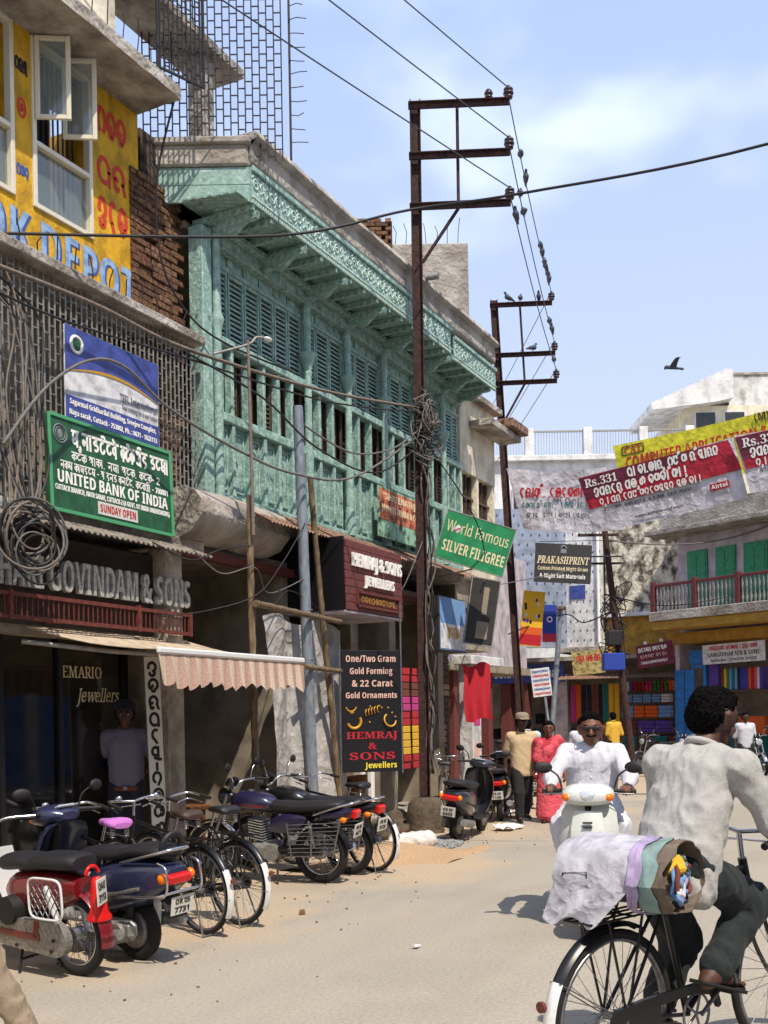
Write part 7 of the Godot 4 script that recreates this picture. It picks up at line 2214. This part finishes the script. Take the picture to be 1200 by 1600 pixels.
func vehicles() -> void:
	moped()
	var yaw := deg_to_rad(81)
	var k := scooter("blue_scooter", "dark blue scooter with chrome tail rails beside red moped", V(5.9, 0, 2.36), deg_to_rad(80), M.pblue, M.alu, "7731", "", deg_to_rad(-3), true)
	k.get_node("seat").scale = V(1, 1, 1)
	scooter("cream_scooter", "white scooter nosed toward the road beside the red moped", V(4.30, 0, 1.1), deg_to_rad(-97), M.pwhite, M.pcream, "2290", "", deg_to_rad(-4))
	bicycle("black_bicycle", "black roadster bicycle with bright pink saddle cover", V(6.05, 0, 2.15), deg_to_rad(74), M.pinkseat, M.black, "parked roadster bicycles").rotation.x = deg_to_rad(-2)
	bicycle("black_bicycle", "black roadster bicycle with worn brown saddle", V(6.78, 0, 2.27), deg_to_rad(74), M.seatbrn, M.black, "parked roadster bicycles").rotation.x = deg_to_rad(-3)
	bicycle("black_bicycle", "black roadster bicycle parked against the motorcycle's front", V(7.2, 0, 2.32), deg_to_rad(76), M.seatblk, M.black, "parked roadster bicycles").rotation.x = deg_to_rad(-2)
	motorcycle("black_motorcycle", "black motorcycle with purple tank and steel sari guard", V(9.35, 0, 1.86), deg_to_rad(94), M.ppurple, "", deg_to_rad(-4), "4471")
	motorcycle("dark_motorcycle", "dark motorcycle parked close behind the purple tanked one", V(9.95, 0, 1.85), deg_to_rad(88), M.pblack, "", deg_to_rad(-3), "8120")
	bicycle("black_bicycle", "black roadster bicycle with black saddle next to sand heap", V(10.2, 0, 2.0), deg_to_rad(80), M.seatblk, M.black, "parked roadster bicycles").rotation.x = deg_to_rad(-3)
	bicycle("old_bicycle", "old bicycle standing behind the tall pole footing", V(14.95, 0.0, 0.75), deg_to_rad(20), M.seatblk, M.cabler, "").rotation.x = deg_to_rad(3)
	scooter("grey_scooter", "dark grey scooter with red tail lamp beside the pole footing", V(13.1, 0.0, 1.75), deg_to_rad(5), M.pgrey, M.blackm, "6605", "scooters parked beyond the pole", deg_to_rad(8))
	scooter("grey_scooter", "black scooter parked ahead of the dark grey one", V(15.75, 0.0, 1.42), deg_to_rad(16), M.pblack, M.blackm, "1148", "scooters parked beyond the pole", deg_to_rad(-3))
	scooter("grey_scooter", "maroon tailed scooter under the man in pale blue shirt", V(17.9, 0.0, 1.15), deg_to_rad(30), M.bandark, M.blackm, "9034", "scooters parked beyond the pole", deg_to_rad(-3))
	# far side of the junction
	motorcycle("far_motorcycle", "dark motorcycle parked before the stacked cloth", V(29.6, 0, 1.3), deg_to_rad(150), M.pblack, "motorcycles at the junction", deg_to_rad(4))
	motorcycle("far_motorcycle", "dark motorcycle parked by the blue shop door", V(29.2, 0, 2.2), deg_to_rad(165), M.pgrey, "motorcycles at the junction", deg_to_rad(4))
	scooter("far_scooter", "black scooter parked before the cloth bolt shop", V(26.2, 0, 5.0), deg_to_rad(20), M.pblack, M.blackm, "5512", "", deg_to_rad(-3))
	motorcycle("loaded_motorcycle", "motorcycle with pale bags facing the junction", V(28.6, 0, 3.4), deg_to_rad(205), M.pcream, "", deg_to_rad(3))
	# scooter that the man in white rides
	scooter("silver_scooter", "silver scooter with orange indicators ridden by man in white", V(8.44, 0.10, 4.95), deg_to_rad(180 + 13), M.psilver, M.pwhite, "3127", "", 0.0)
	var sv: Node3D = get_node("silver_scooter")
	part(sv, "red_emblem", B.new().ell(V(1.048, 0.64, 0), V(0.004, 0.022, 0.022), Vector3.ZERO, 12, 6), M.lampred)
	part(sv, "side_decal", B.new().box(V(0.99, 0.50, -0.125), V(0.012, 0.022, 0.11), V(30, 0, 0)), M.inkgold)
	# bicycle of the man with the bundle
	var c := bicycle("laden_bicycle", "black roadster bicycle carrying a rolled white bundle", V(4.155, 0.135, 6.21), atan2(-0.445, 0.895), M.seatblk, M.black, "", 36.0)
	var bt: Transform3D = c.transform
	# rolled bundle strapped across the carrier: own axes x along the roll
	var bd := thing("rolled_bundle", "rolled white plastic sacking bundle with colourful cloth inside", "bundle", bt * V(0.05, 0.885, 0.0))
	bd.rotation.y = c.rotation.y - deg_to_rad(72)
	var bn := FastNoiseLite.new()
	bn.seed = 9; bn.frequency = 0.09; bn.fractal_octaves = 2
	var layers := [[0.185, M.bundle, -0.20, 0.12, "outer_sheet"], [0.192, M.bundlep, 0.115, 0.165, "lilac_sheet"], [0.182, M.bundleg, 0.15, 0.215, "grey_green_sheet"], [0.172, M.bundleb, 0.195, 0.265, "brown_sheet"]]
	for l in layers:
		var g := []
		var outer: bool = l[4] == "outer_sheet"
		for i in 29:
			var f := i / 28.0
			var row := PackedVector3Array()
			for j in 37:
				var x: float = lerpf(l[2], l[3], f)
				# from behind, over the top, down the near side; the outer sheet ends in a hanging flap
				var a := lerpf(deg_to_rad(230), deg_to_rad(-5), minf(j / 26.0, 1.0)) if outer else TAU * j / 36.0
				var r: float = l[0] * (1.0 + 0.13 * absf(bn.get_noise_3d(cos(a) * 8.0, sin(a) * 8.0, x * 26.0)) + 0.035 * bn.get_noise_3d(cos(a) * 30.0, sin(a) * 30.0, x * 90.0))
				if outer:
					r *= smoothstep(-0.30, -0.12, x) * 0.22 + 0.78
				x += 0.03 * bn.get_noise_3d(cos(a) * 16.0, sin(a) * 16.0, l[0] * 900.0) * (1.0 if f > 0.5 else 0.4)
				var y := sin(a) * r * 0.86
				var z := cos(a) * r * 1.12
				if y < -0.09 and not outer:
					y = -0.09 + (y + 0.09) * 0.45
				if outer and j > 26:
					var d := (j - 26) / 10.0
					x += d * (-0.09 * f - 0.03)
					y -= d * (0.135 + 0.02 * sin(f * 9.0))
					z += d * 0.03 + 0.014 * sin(f * 13.0 + d * 2.0) * d
				row.append(V(x, y + 0.02, z))
			g.append(row)
		part(bd, l[4], B.new().slab(g, V(0, -0.003, 0)), l[1])
	part(bd, "sheet_end", B.new().ell(V(-0.19, 0.015, 0), V(0.03, 0.125, 0.155), Vector3.ZERO, 16, 8), M.bundle)
	# rolled stuff seen in the open end
	for i in 7:
		var pts := []
		for k2 in 22:
			var a := k2 * 0.42 + i
			var r := 0.128 - k2 * 0.004 - i * 0.004
			pts.append(V(0.235 + 0.004 * i + rf(-0.012, 0.012), sin(a) * r * 0.8 + 0.02, cos(a) * r))
		part(bd, "rolled_edge", B.new().tube(smooth(pts, 2), rf(0.006, 0.014), 5), [M.bundleb, M.cgold, M.bundlep, M.bundleg, M.cdark, M.clb, M.cbrown][i])
	part(bd, "inner_roll", B.new().cyl(V(0.10, 0.02, 0), V(0.17, 0.02, 0), 0.125, -1.0, 16), M.bundleb)
	for i in 5:
		part(bd, "packet", B.new().box(V(0.21 + rf(-0.02, 0.03), 0.02 + rf(-0.06, 0.06), rf(-0.06, 0.06)), V(0.08, 0.05, 0.07), V(rf(0, 90), rf(0, 90), rf(0, 90)), 0.01), [M.cgold, M.cteal, M.cwhite, M.bundleb, M.cgold][i])
	part(bd, "cord", B.new().torus(V(-0.06, 0.01, 0.0), V(1, 0, 0), 0.172, 0.004, 30, 5).tube([V(-0.15, -0.12, 0.19), V(-0.15, 0.05, 0.21), V(-0.05, 0.06, 0.21), V(-0.04, -0.12, 0.2)], 0.003, 5), M.cable)

# ---- people: own axes x forward, y up, z right ----
func stand_pose(h: float, stride := 0.0, swing := 0.1, turn := 0.0) -> Dictionary:
	var J := {"pel": V(0, 0.52 * h, 0), "neck": V(0.012 * h, 0.835 * h, 0), "head": V(0.03 * h, 0.925 * h, 0), "look": V(cos(turn), -0.05, sin(turn))}
	for s in [-1, 1]:
		var k := "R" if s > 0 else "L"
		J["sh" + k] = V(0.0, 0.795 * h, s * 0.108 * h)
		J["el" + k] = V(-0.02 * h - s * swing * 0.3, 0.625 * h, s * 0.145 * h)
		J["wr" + k] = V(0.03 * h - s * swing * 0.7, 0.49 * h, s * 0.15 * h)
		J["hip" + k] = V(0, 0.50 * h, s * 0.052 * h)
		J["kn" + k] = V(0.03 * h + s * stride * 0.3, 0.275 * h, s * 0.055 * h)
		J["an" + k] = V(s * stride * 0.5 - 0.01, 0.048 * h + (0.03 if s * stride < 0.0 else 0.0), s * 0.055 * h)
		J["to" + k] = J["an" + k] + V(0.105 * h, -0.034 * h, s * 0.012 * h)
	return J

func hand(w: Vector3, d: Vector3, nrm: Vector3, side: float, curl: float) -> Array:
	d = d.normalized()
	nrm = (nrm - d * nrm.dot(d)).normalized()
	var s := d.cross(nrm).normalized() * side
	var out := []
	var L := [0.066, 0.074, 0.069, 0.054]
	for i in 4:
		var o := (1.5 - i) * 0.0195
		var root := w + d * 0.088 + s * o
		out.append([w + d * 0.015 + s * o * 0.6, root, 0.017, 0.0125])
		var a := curl * 0.55
		var p := root
		for j in 3:
			var q: Vector3 = p + (d * cos(a) + nrm * sin(a)) * L[i] * [0.46, 0.31, 0.23][j]
			out.append([p, q, 0.0098 - j * 0.0008, 0.0092 - j * 0.0009])
			p = q
			a += curl
	var t0 := w + d * 0.025 + s * 0.026
	var t1 := t0 + (d * 0.7 + s * 0.65 + nrm * 0.35 * curl).normalized() * 0.042
	var t2 := t1 + (d * 0.85 + s * 0.1 + nrm * 0.6 * curl).normalized() * 0.034
	out.append([t0, t1, 0.016, 0.012])
	out.append([t1, t2, 0.0115, 0.009])
	return out

func person(label: String, at: Vector3, yaw: float, J: Dictionary, L: Dictionary, cell: float, group := "") -> Node3D:
	var o := thing("person", label, "person", at, yaw, group)
	var near := cell < 0.02
	var f: float = L.get("girth", 1.0)
	var sk := 0.78 if L.has("shirt") else 1.0  # the body keeps clear of its clothes
	var skin: Material = L.skin
	var up: Vector3 = (J.neck - J.pel).normalized()
	var side := V(0, 0, 1)
	# head frame
	var hx: Vector3 = J.look.normalized()
	var hu: Vector3 = L.get("headup", V(0, 1, 0))
	var hz := hx.cross(hu).normalized()
	hu = hz.cross(hx).normalized()
	var HT := Transform3D(Basis(hx, hu, hz), J.head)
	var hb := func(a: Vector3, b: Vector3, ra: float, rb: float) -> Array:
		return [HT * a, HT * b, ra, rb]
	# body: one surface
	var b := B.new()
	var bones := [[J.pel + V(0, 0, -0.06), J.pel + V(0, 0, 0.06), 0.095 * f * sk, 0.095 * f * sk], [J.pel, J.pel.lerp(J.neck, 0.45), 0.10 * f * sk, 0.105 * f * sk], [J.pel.lerp(J.neck, 0.7) + V(0, 0, -0.07), J.pel.lerp(J.neck, 0.7) + V(0, 0, 0.07), 0.095 * f * sk, 0.095 * f * sk], [J.neck + V(0, -0.02, 0), J.head + V(0, -0.05, 0), 0.055, 0.05]]
	for k in ["L", "R"]:
		bones.append([J.pel.lerp(J.neck, 0.84), J["sh" + k], 0.052, 0.044])
		bones.append([J["sh" + k], J["el" + k], 0.044, 0.038])
		bones.append([J["el" + k], J["wr" + k], 0.041, 0.026])
		bones.append([J["hip" + k], J["kn" + k], 0.066 * f, 0.05])
		bones.append([J["kn" + k], J["an" + k], 0.048, 0.034])
		bones.append([J["an" + k], J["to" + k], 0.036, 0.024])
		bones.append([J["an" + k] + V(-0.04, -0.02, 0), J["an" + k], 0.03, 0.034])
	if near:
		nets(bones, 0.017, 0.03, b)
	else:
		for k in ["L", "R"]:
			var d: Vector3 = (J["wr" + k] - J["el" + k]).normalized()
			for q in hand(J["wr" + k], d, V(0, 0, -1 if k == "R" else 1), 1.0, 0.5):
				bones.append([q[0], q[1], q[2] * 1.15, q[3] * 1.15])
		bones.append(hb.call(V(-0.012, 0.03, 0), V(0.0, 0.025, 0), 0.09, 0.088))
		bones.append(hb.call(V(0.02, -0.03, 0), V(0.04, -0.085, 0), 0.066, 0.04))
		bones.append(hb.call(V(0.09, 0.0, 0), V(0.108, -0.034, 0), 0.011, 0.016))
		nets(bones, cell, 0.02, b)
	if near:
		var head := [hb.call(V(-0.012, 0.032, 0), V(0.005, 0.028, 0), 0.09, 0.086), hb.call(V(0.0, 0.0, -0.03), V(0.0, 0.0, 0.03), 0.062, 0.062), hb.call(V(0.025, -0.03, 0), V(0.042, -0.085, 0), 0.064, 0.034), hb.call(V(0.0, -0.06, -0.035), V(0.05, -0.095, -0.008), 0.032, 0.026), hb.call(V(0.0, -0.06, 0.035), V(0.05, -0.095, 0.008), 0.032, 0.026),
			hb.call(V(0.088, 0.012, 0), V(0.112, -0.032, 0), 0.008, 0.012), hb.call(V(0.098, -0.036, -0.012), V(0.098, -0.036, 0.012), 0.009, 0.009), hb.call(V(0.085, 0.028, -0.03), V(0.085, 0.028, 0.03), 0.014, 0.014), hb.call(V(0.082, -0.058, -0.018), V(0.082, -0.058, 0.018), 0.014, 0.014)]
		for s in [-1, 1]:
			head.append(hb.call(V(-0.008, 0.01, s * 0.094), V(-0.002, -0.034, s * 0.086), 0.019, 0.011))
		head.append([J.neck, J.head + V(0, -0.04, 0), 0.056, 0.05])
		nets(head, 0.0055, 0.022, b)
		for k in ["L", "R"]:
			var d: Vector3 = L.get("hand_dir", {}).get(k, J["wr" + k] - J["el" + k])
			var nn: Vector3 = L.get("hand_nrm", {}).get(k, V(0, 0, -1 if k == "R" else 1))
			var hd := hand(J["wr" + k], d, nn, -1.0 if k == "R" else 1.0, L.get("curl", 0.5))
			hd.append([J["wr" + k].lerp(J["el" + k], 0.3), J["wr" + k] + d.normalized() * 0.02, 0.028, 0.022])
			nets(hd, 0.005, 0.006, b)
	part(o, "body", b, skin)
	# face
	var face := func(c: Vector3, r: Vector3, m: Material, called: String) -> void:
		var e := part(o, called, B.new().ell(Vector3.ZERO, r, Vector3.ZERO, 10, 7), m)
		e.transform = HT * Transform3D(Basis(), c)
	for s in [-1, 1]:
		if not L.get("glasses", false):
			face.call(V(0.077, 0.008, s * 0.031), V(0.008, 0.007, 0.013), M.eye, "eye")
			face.call(V(0.083, 0.008, s * 0.031), V(0.004, 0.006, 0.006), M.ink, "iris")
		face.call(V(0.093, 0.034, s * 0.032), V(0.008, 0.005, 0.022), M.hair, "eyebrow")
	face.call(V(0.091, -0.067, 0), V(0.008, 0.005, 0.022), M.lips, "mouth")
	if L.get("moustache", false):
		face.call(V(0.098, -0.048, 0), V(0.012, 0.0095, 0.044), M.hair, "moustache")
	if L.get("glasses", false):
		for s in [-1, 1]:
			face.call(V(0.098, 0.008, s * 0.036), V(0.006, 0.021, 0.031), M.signblack, "sunglass_lens")
		var gb := part(o, "sunglass_frame", B.new().tube([V(0.0, 0.012, -0.09), V(0.095, 0.016, -0.068), V(0.106, 0.016, 0), V(0.095, 0.016, 0.068), V(0.0, 0.012, 0.09)], 0.003, 5), M.ink)
		gb.transform = HT
	# hair or cap
	var hbn := []
	var hs: float = L.get("hair_size", 1.0)
	for q in [[V(-0.035, 0.05, 0), V(0.0, 0.068, 0), 0.086, 0.072], [V(-0.05, 0.0, -0.03), V(-0.05, 0.0, 0.03), 0.066, 0.066], [V(-0.035, 0.045, -0.042), V(0.01, 0.066, -0.042), 0.052, 0.042], [V(-0.035, 0.045, 0.042), V(0.01, 0.066, 0.042), 0.052, 0.042], [V(0.04, 0.094, -0.035), V(0.042, 0.094, 0.035), 0.029, 0.029], [V(-0.03, 0.0, -0.075), V(0.005, 0.045, -0.068), 0.022, 0.028], [V(-0.03, 0.0, 0.075), V(0.005, 0.045, 0.068), 0.022, 0.028], [V(-0.06, -0.03, -0.02), V(-0.055, -0.05, 0.02), 0.05, 0.045]]:
		hbn.append(hb.call(q[0], q[1], q[2] * hs, q[3] * hs))
	if L.get("bun", false):
		hbn.append(hb.call(V(-0.11, -0.02, 0), V(-0.12, -0.03, 0), 0.05, 0.045))
	var hm := B.new()
	nets(hbn, 0.0048 if near else cell * 0.7, 0.02, hm, 0.011 if near else 0.004, 52.0)
	part(o, "hair", hm, M.hair)
	if L.has("cap"):
		var cp := part(o, "cap", B.new().lathe([[0.108, 0.055], [0.112, 0.07], [0.108, 0.115], [0.09, 0.145], [0.05, 0.16], [0.0, 0.163]], V(-0.01, 0, 0), 16).box(V(0.125, 0.066, 0), V(0.10, 0.012, 0.14), V(0, 0, -8), 0.005), L.cap)
		cp.transform = HT
	# shirt
	if L.has("shirt"):
		var sb := []
		var lo: float = L.get("hem", -0.06)
		var fl: float = f * L.get("loose", 1.0)
		for e in [-1, 1]:
			sb.append([J.pel + up * lo + V(0, 0, e * 0.062 * fl), J.pel.lerp(J.neck, 0.72) + V(0, 0, e * 0.085), 0.116 * fl, 0.102 * f])
			sb.append([J.pel.lerp(J.neck, 0.72) + V(0, 0, e * 0.085), J.pel.lerp(J.neck, 0.88) + V(0, 0, e * 0.06), 0.098 * f, 0.075])
		sb.append([J.pel + up * lo, J.pel.lerp(J.neck, 0.75), 0.128 * fl, 0.11 * f])
		for k in ["L", "R"]:
			sb.append([J.pel.lerp(J.neck, 0.9), J["sh" + k], 0.068, 0.07])
			sb.append([J["sh" + k], J["el" + k], 0.072, 0.06])
			if L.get("sleeve", "short") == "long":
				sb.append([J["el" + k], J["el" + k].lerp(J["wr" + k], 0.92), 0.058, 0.042])
			elif L.get("sleeve", "short") == "roll":
				sb.append([J["el" + k], J["el" + k].lerp(J["wr" + k], 0.55), 0.06, 0.055])
		var sm := B.new()
		nets(sb, 0.0105 if near else cell, 0.035, sm, 0.011 if near else 0.006, 6.5, [[J.pel + up * (lo - 0.06), -up]])
		part(o, "shirt", sm, L.shirt)
		var cr := []
		for i in 15:
			var a := TAU * i / 14.0
			cr.append(J.neck + V(0.005 + 0.062 * cos(a), 0.012 - 0.028 * cos(a), 0.064 * sin(a)))
		part(o, "collar", B.new().tube(cr, 0.017, 7), L.shirt)
		if L.get("sleeve", "short") == "roll":
			for k in ["L", "R"]:
				var c0: Vector3 = J["el" + k].lerp(J["wr" + k], 0.5)
				var c1: Vector3 = J["el" + k].lerp(J["wr" + k], 0.7)
				part(o, "rolled_cuff", B.new().tube([c0, c0.lerp(c1, 0.5), c1], [0.058, 0.064, 0.056], 14), L.shirt)
		if near and L.get("placket", true):
			var a0: Vector3 = J.neck + V(0.085, -0.04, 0)
			var a1: Vector3 = J.pel.lerp(J.neck, 0.4) + V(0.135, 0, 0)
			for i in 4:
				part(o, "button", B.new().ell(a0.lerp(a1, 0.15 + i * 0.25) + V(0.012, 0, 0), V(0.004, 0.006, 0.006), Vector3.ZERO, 8, 5), M.plast)
	# trousers
	if L.has("pants"):
		var pb := [[J.pel + V(0, 0, -0.06), J.pel + V(0, 0, 0.06), 0.108 * f, 0.108 * f]]
		for k in ["L", "R"]:
			pb.append([J["hip" + k], J["kn" + k], 0.104 * f, 0.084])
			pb.append([J["kn" + k], J["kn" + k].lerp(J["an" + k], L.get("leg", 0.92)), 0.084, 0.068])
		var pm := B.new()
		nets(pb, 0.0135 if near else cell, 0.03, pm, 0.016 if near else 0.005, 7.0)
		part(o, "trousers", pm, L.pants)
	if L.has("belt"):
		part(o, "belt", B.new().torus(J.pel - up * 0.055, up, 0.142 * f, 0.018, 22, 6, 0, TAU, 1.4), L.belt)
		part(o, "buckle", B.new().box(J.pel - up * 0.055 + V(0.162 * f, 0, 0), V(0.012, 0.035, 0.045), Vector3.ZERO, 0.003), M.steel)
	for k in ["L", "R"]:
		var a: Vector3 = J["an" + k]
		var t: Vector3 = J["to" + k]
		if L.get("sandal", false):
			var d := (t - a)
			d = (d - V(0, 0, 0)).normalized()
			var dn := V(-d.y, d.x, 0).normalized()
			var sl := []
			for i in 9:
				var q := i / 8.0
				var c: Vector3 = a + V(0, -0.03, 0) + d * lerpf(-0.09, (t - a).length() + 0.03, q) - dn * 0.012
				var wv := 0.034 + 0.012 * sin(PI * q)
				sl.append(PackedVector3Array([c + V(0, 0, -wv), c + V(0, 0, wv), c + dn * 0.016 + V(0, 0, wv), c + dn * 0.016 + V(0, 0, -wv)]))
			part(o, "sandal", B.new().loft(sl, true), M.blackm)
			part(o, "sandal_strap", B.new().tube(smooth([t - d * 0.05 + V(0, -0.01, -0.042), t - d * 0.03 + dn * 0.035, t - d * 0.05 + V(0, -0.01, 0.042)], 4), 0.011, 6), M.blackm)
			if near:
				var tb := B.new()
				for i in 5:
					var oz := (i - 2) * 0.0145
					tb.ell(t + d * (0.022 - absf(i - 1.0) * 0.005) + V(0, -0.002, oz), V(0.019, 0.010, 0.0085) * (1.25 if i == (0 if k == "R" else 4) else 1.0), V(0, 0, rad_to_deg(atan2(d.y, d.x))), 8, 6)
				part(o, "toes", tb, skin)
		else:
			var sb2 := B.new()
			nets([[a + V(-0.035, -0.03, 0), t + V(0.0, -0.0, 0), 0.045, 0.032], [a + V(-0.03, -0.02, 0), a + V(0, 0.01, 0), 0.042, 0.04]], 0.012 if near else cell * 0.8, 0.02, sb2)
			part(o, "shoe", sb2, L.get("shoes", M.black))
	return o

func people() -> void:
	# man on the laden bicycle
	var cyc: Node3D = get_node("laden_bicycle")
	var J := {"pel": V(0.420, 0.97, 0), "neck": V(0.600, 1.40, 0), "head": V(0.685, 1.53, 0.0), "look": V(0.93, -0.22, 0.25),
		"shL": V(0.550, 1.335, -0.19), "shR": V(0.590, 1.325, 0.19), "elL": V(0.650, 1.10, -0.27), "elR": V(0.690, 1.09, 0.28), "wrL": V(0.74, 1.055, -0.272), "wrR": V(0.76, 1.045, 0.272),
		"hipL": V(0.34, 0.93, -0.09), "hipR": V(0.35, 0.93, 0.09), "knL": V(0.56, 0.56, -0.10), "knR": V(0.77, 0.73, 0.11), "anL": V(0.38, 0.245, -0.12), "anR": V(0.46, 0.46, 0.125), "toL": V(0.50, 0.21, -0.125), "toR": V(0.61, 0.415, 0.14)}
	person("curly haired man in pale grey shirt riding the laden bicycle", cyc.position, cyc.rotation.y, J, {"skin": M.skind, "shirt": M.cgreywhite, "pants": M.cdark, "sleeve": "roll", "sandal": true, "hair_size": 1.02, "loose": 1.14, "hem": -0.15, "leg": 0.86, "curl": 1.0, "placket": false,
		"hand_dir": {"L": V(0.4, -0.1, -0.25), "R": V(0.4, -0.1, 0.1)}, "hand_nrm": {"L": V(-0.2, -1, 0), "R": V(-0.2, -1, 0)}}, 0.0125)
	# man in white on the silver scooter
	var sc: Node3D = get_node("silver_scooter")
	J = {"pel": V(0.14, 0.88, 0), "neck": V(0.18, 1.335, 0), "head": V(0.225, 1.465, 0), "look": V(1, -0.04, -0.05),
		"shL": V(0.17, 1.275, -0.195), "shR": V(0.17, 1.275, 0.195), "elL": V(0.42, 1.09, -0.30), "elR": V(0.42, 1.09, 0.30), "wrL": V(0.70, 1.045, -0.285), "wrR": V(0.70, 1.045, 0.285),
		"hipL": V(0.16, 0.86, -0.1), "hipR": V(0.16, 0.86, 0.1), "knL": V(0.60, 0.74, -0.215), "knR": V(0.60, 0.74, 0.215), "anL": V(0.66, 0.37, -0.16), "anR": V(0.66, 0.37, 0.16), "toL": V(0.82, 0.335, -0.17), "toR": V(0.82, 0.335, 0.17)}
	person("man in white kurta and sunglasses riding the silver scooter", sc.position, sc.rotation.y, J, {"skin": M.skin, "shirt": M.cwhite, "pants": M.cwhite, "sleeve": "long", "moustache": true, "glasses": true, "girth": 1.16, "loose": 1.0, "hem": -0.06, "sandal": true, "curl": 1.0,
		"hand_dir": {"L": V(0.5, -0.05, 0.1), "R": V(0.5, -0.05, -0.1)}, "hand_nrm": {"L": V(-0.2, -1, 0), "R": V(-0.2, -1, 0)}}, 0.0135)
	# walkers
	var tc := atan2(-0.449, -0.893)
	person("man in tan shirt and peaked cap walking toward the scooters", V(15.76, 0.0, 1.78), tc + 0.15, stand_pose(1.68, 0.3, 0.18), {"skin": M.skind, "shirt": M.ctan, "pants": M.cblack, "cap": M.ckhaki, "hem": -0.10, "loose": 1.05}, 0.02)
	var w := person("woman in pink sari walking beside the man in tan", V(15.82, 0.0, 2.2), tc - 0.1, stand_pose(1.56, 0.16, 0.06), {"skin": M.skin, "shirt": M.cpinkd, "bun": true, "hem": 0.1}, 0.02)
	var sk := B.new()
	nets([[V(0, 0.84, -0.05), V(0, 0.84, 0.05), 0.13, 0.13], [V(0, 0.8, -0.03), V(0.0, 0.14, -0.09), 0.15, 0.13], [V(0, 0.8, 0.03), V(0.05, 0.14, 0.09), 0.15, 0.13], [V(0.06, 0.7, 0.0), V(0.12, 0.12, 0.03), 0.10, 0.10]], 0.02, 0.06, sk, 0.014, 22.0)
	part(w, "sari_skirt", sk, M.cpink)
	var pl := B.new()
	nets([[V(0.08, 0.85, 0.14), V(0.09, 1.1, 0.02), 0.07, 0.075], [V(0.09, 1.1, 0.02), V(0.03, 1.3, -0.13), 0.075, 0.06], [V(0.02, 1.28, -0.15), V(-0.08, 1.05, -0.19), 0.06, 0.07], [V(-0.08, 1.05, -0.19), V(-0.1, 0.72, -0.18), 0.06, 0.05], [V(0.05, 1.18, -0.1), V(0.06, 0.98, -0.2), 0.06, 0.05], [V(0.04, 1.22, 0.12), V(0.06, 1.0, 0.2), 0.075, 0.06]], 0.018, 0.05, pl, 0.012, 25.0)
	part(w, "sari_drape", pl, M.cpink)
	J = stand_pose(1.66, 0.0, 0.0)
	J.pel = V(0.1, 0.86, 0); J.neck = V(0.12, 1.36, 0); J.head = V(0.14, 1.5, 0)
	for s in [-1, 1]:
		var k := "R" if s > 0 else "L"
		J["sh" + k] = V(0.11, 1.3, s * 0.18); J["el" + k] = V(0.34, 1.1, s * 0.27); J["wr" + k] = V(0.62, 1.05, s * 0.28)
		J["hip" + k] = V(0.12, 0.84, s * 0.09); J["kn" + k] = V(0.55, 0.76, s * 0.16); J["an" + k] = V(0.6, 0.38, s * 0.14); J["to" + k] = V(0.76, 0.34, s * 0.14)
	var s3: Node3D = get_node("grey_scooter_002")
	person("man in pale blue shirt seated on the maroon tailed scooter", s3.position, s3.rotation.y, J, {"skin": M.skind, "shirt": M.clblue, "pants": M.cdark, "sleeve": "short", "loose": 1.08}, 0.024)
	person("person in white and yellow walking behind the sari wearer", V(18.6, 0.0, 1.95), tc, stand_pose(1.62, 0.2, 0.1), {"skin": M.skin, "shirt": M.cwhite, "pants": M.cgold}, 0.026)
	person("man in maroon shirt standing near the parked motorcycles", V(28.4, 0, -0.6), tc + 0.3, stand_pose(1.66, 0.1, 0.1), {"skin": M.skind, "shirt": M.cmaroon, "pants": M.cnavy}, 0.03)
	person("man in yellow shirt turned to the stacked cloth shop", V(29.7, 0, -0.35), 0.9, stand_pose(1.68, 0.12, 0.08), {"skin": M.skind, "shirt": M.cyel, "pants": M.cnavy, "hem": -0.1}, 0.03)
	person("person in white top half hidden by the cyclist's shoulder", V(27.6, 0, 3.5), tc, stand_pose(1.62, 0.1, 0.1), {"skin": M.skind, "shirt": M.cwhite, "pants": M.cdark}, 0.034)
	# watchman in the shop door
	J = stand_pose(1.70, 0.0, 0.0)
	J.wrL = V(-0.1, 0.9, -0.1); J.wrR = V(-0.1, 0.9, 0.1); J.elL = V(-0.12, 1.08, -0.27); J.elR = V(-0.12, 1.08, 0.27)
	person("uniformed watchman in cap and shirt darkened for shade at the shop door", V(8.49, 0.18, 0.06), tc + 0.15, J, {"skin": M.skind, "shirt": M.cguard, "pants": M.cnavy, "cap": M.cnavy, "belt": M.cbrown, "hem": 0.0}, 0.022)
	# man walking out on the near left
	J = stand_pose(1.70, -0.66, -0.3)
	person("man in loose khaki trousers striding past the moped", V(3.69, 0.02, 3.03), deg_to_rad(116.7), J, {"skin": M.skind, "shirt": M.cwhite, "pants": M.ckhaki, "hem": -0.1, "girth": 1.05, "sandal": true}, 0.018)

func _ready() -> void:
	setup()
	materials()
	ground()
	yellow_building()
	green_building()
	roof_screen()
	far_street()
	wires_and_poles()
	street_clutter()
	vehicles()
	people()
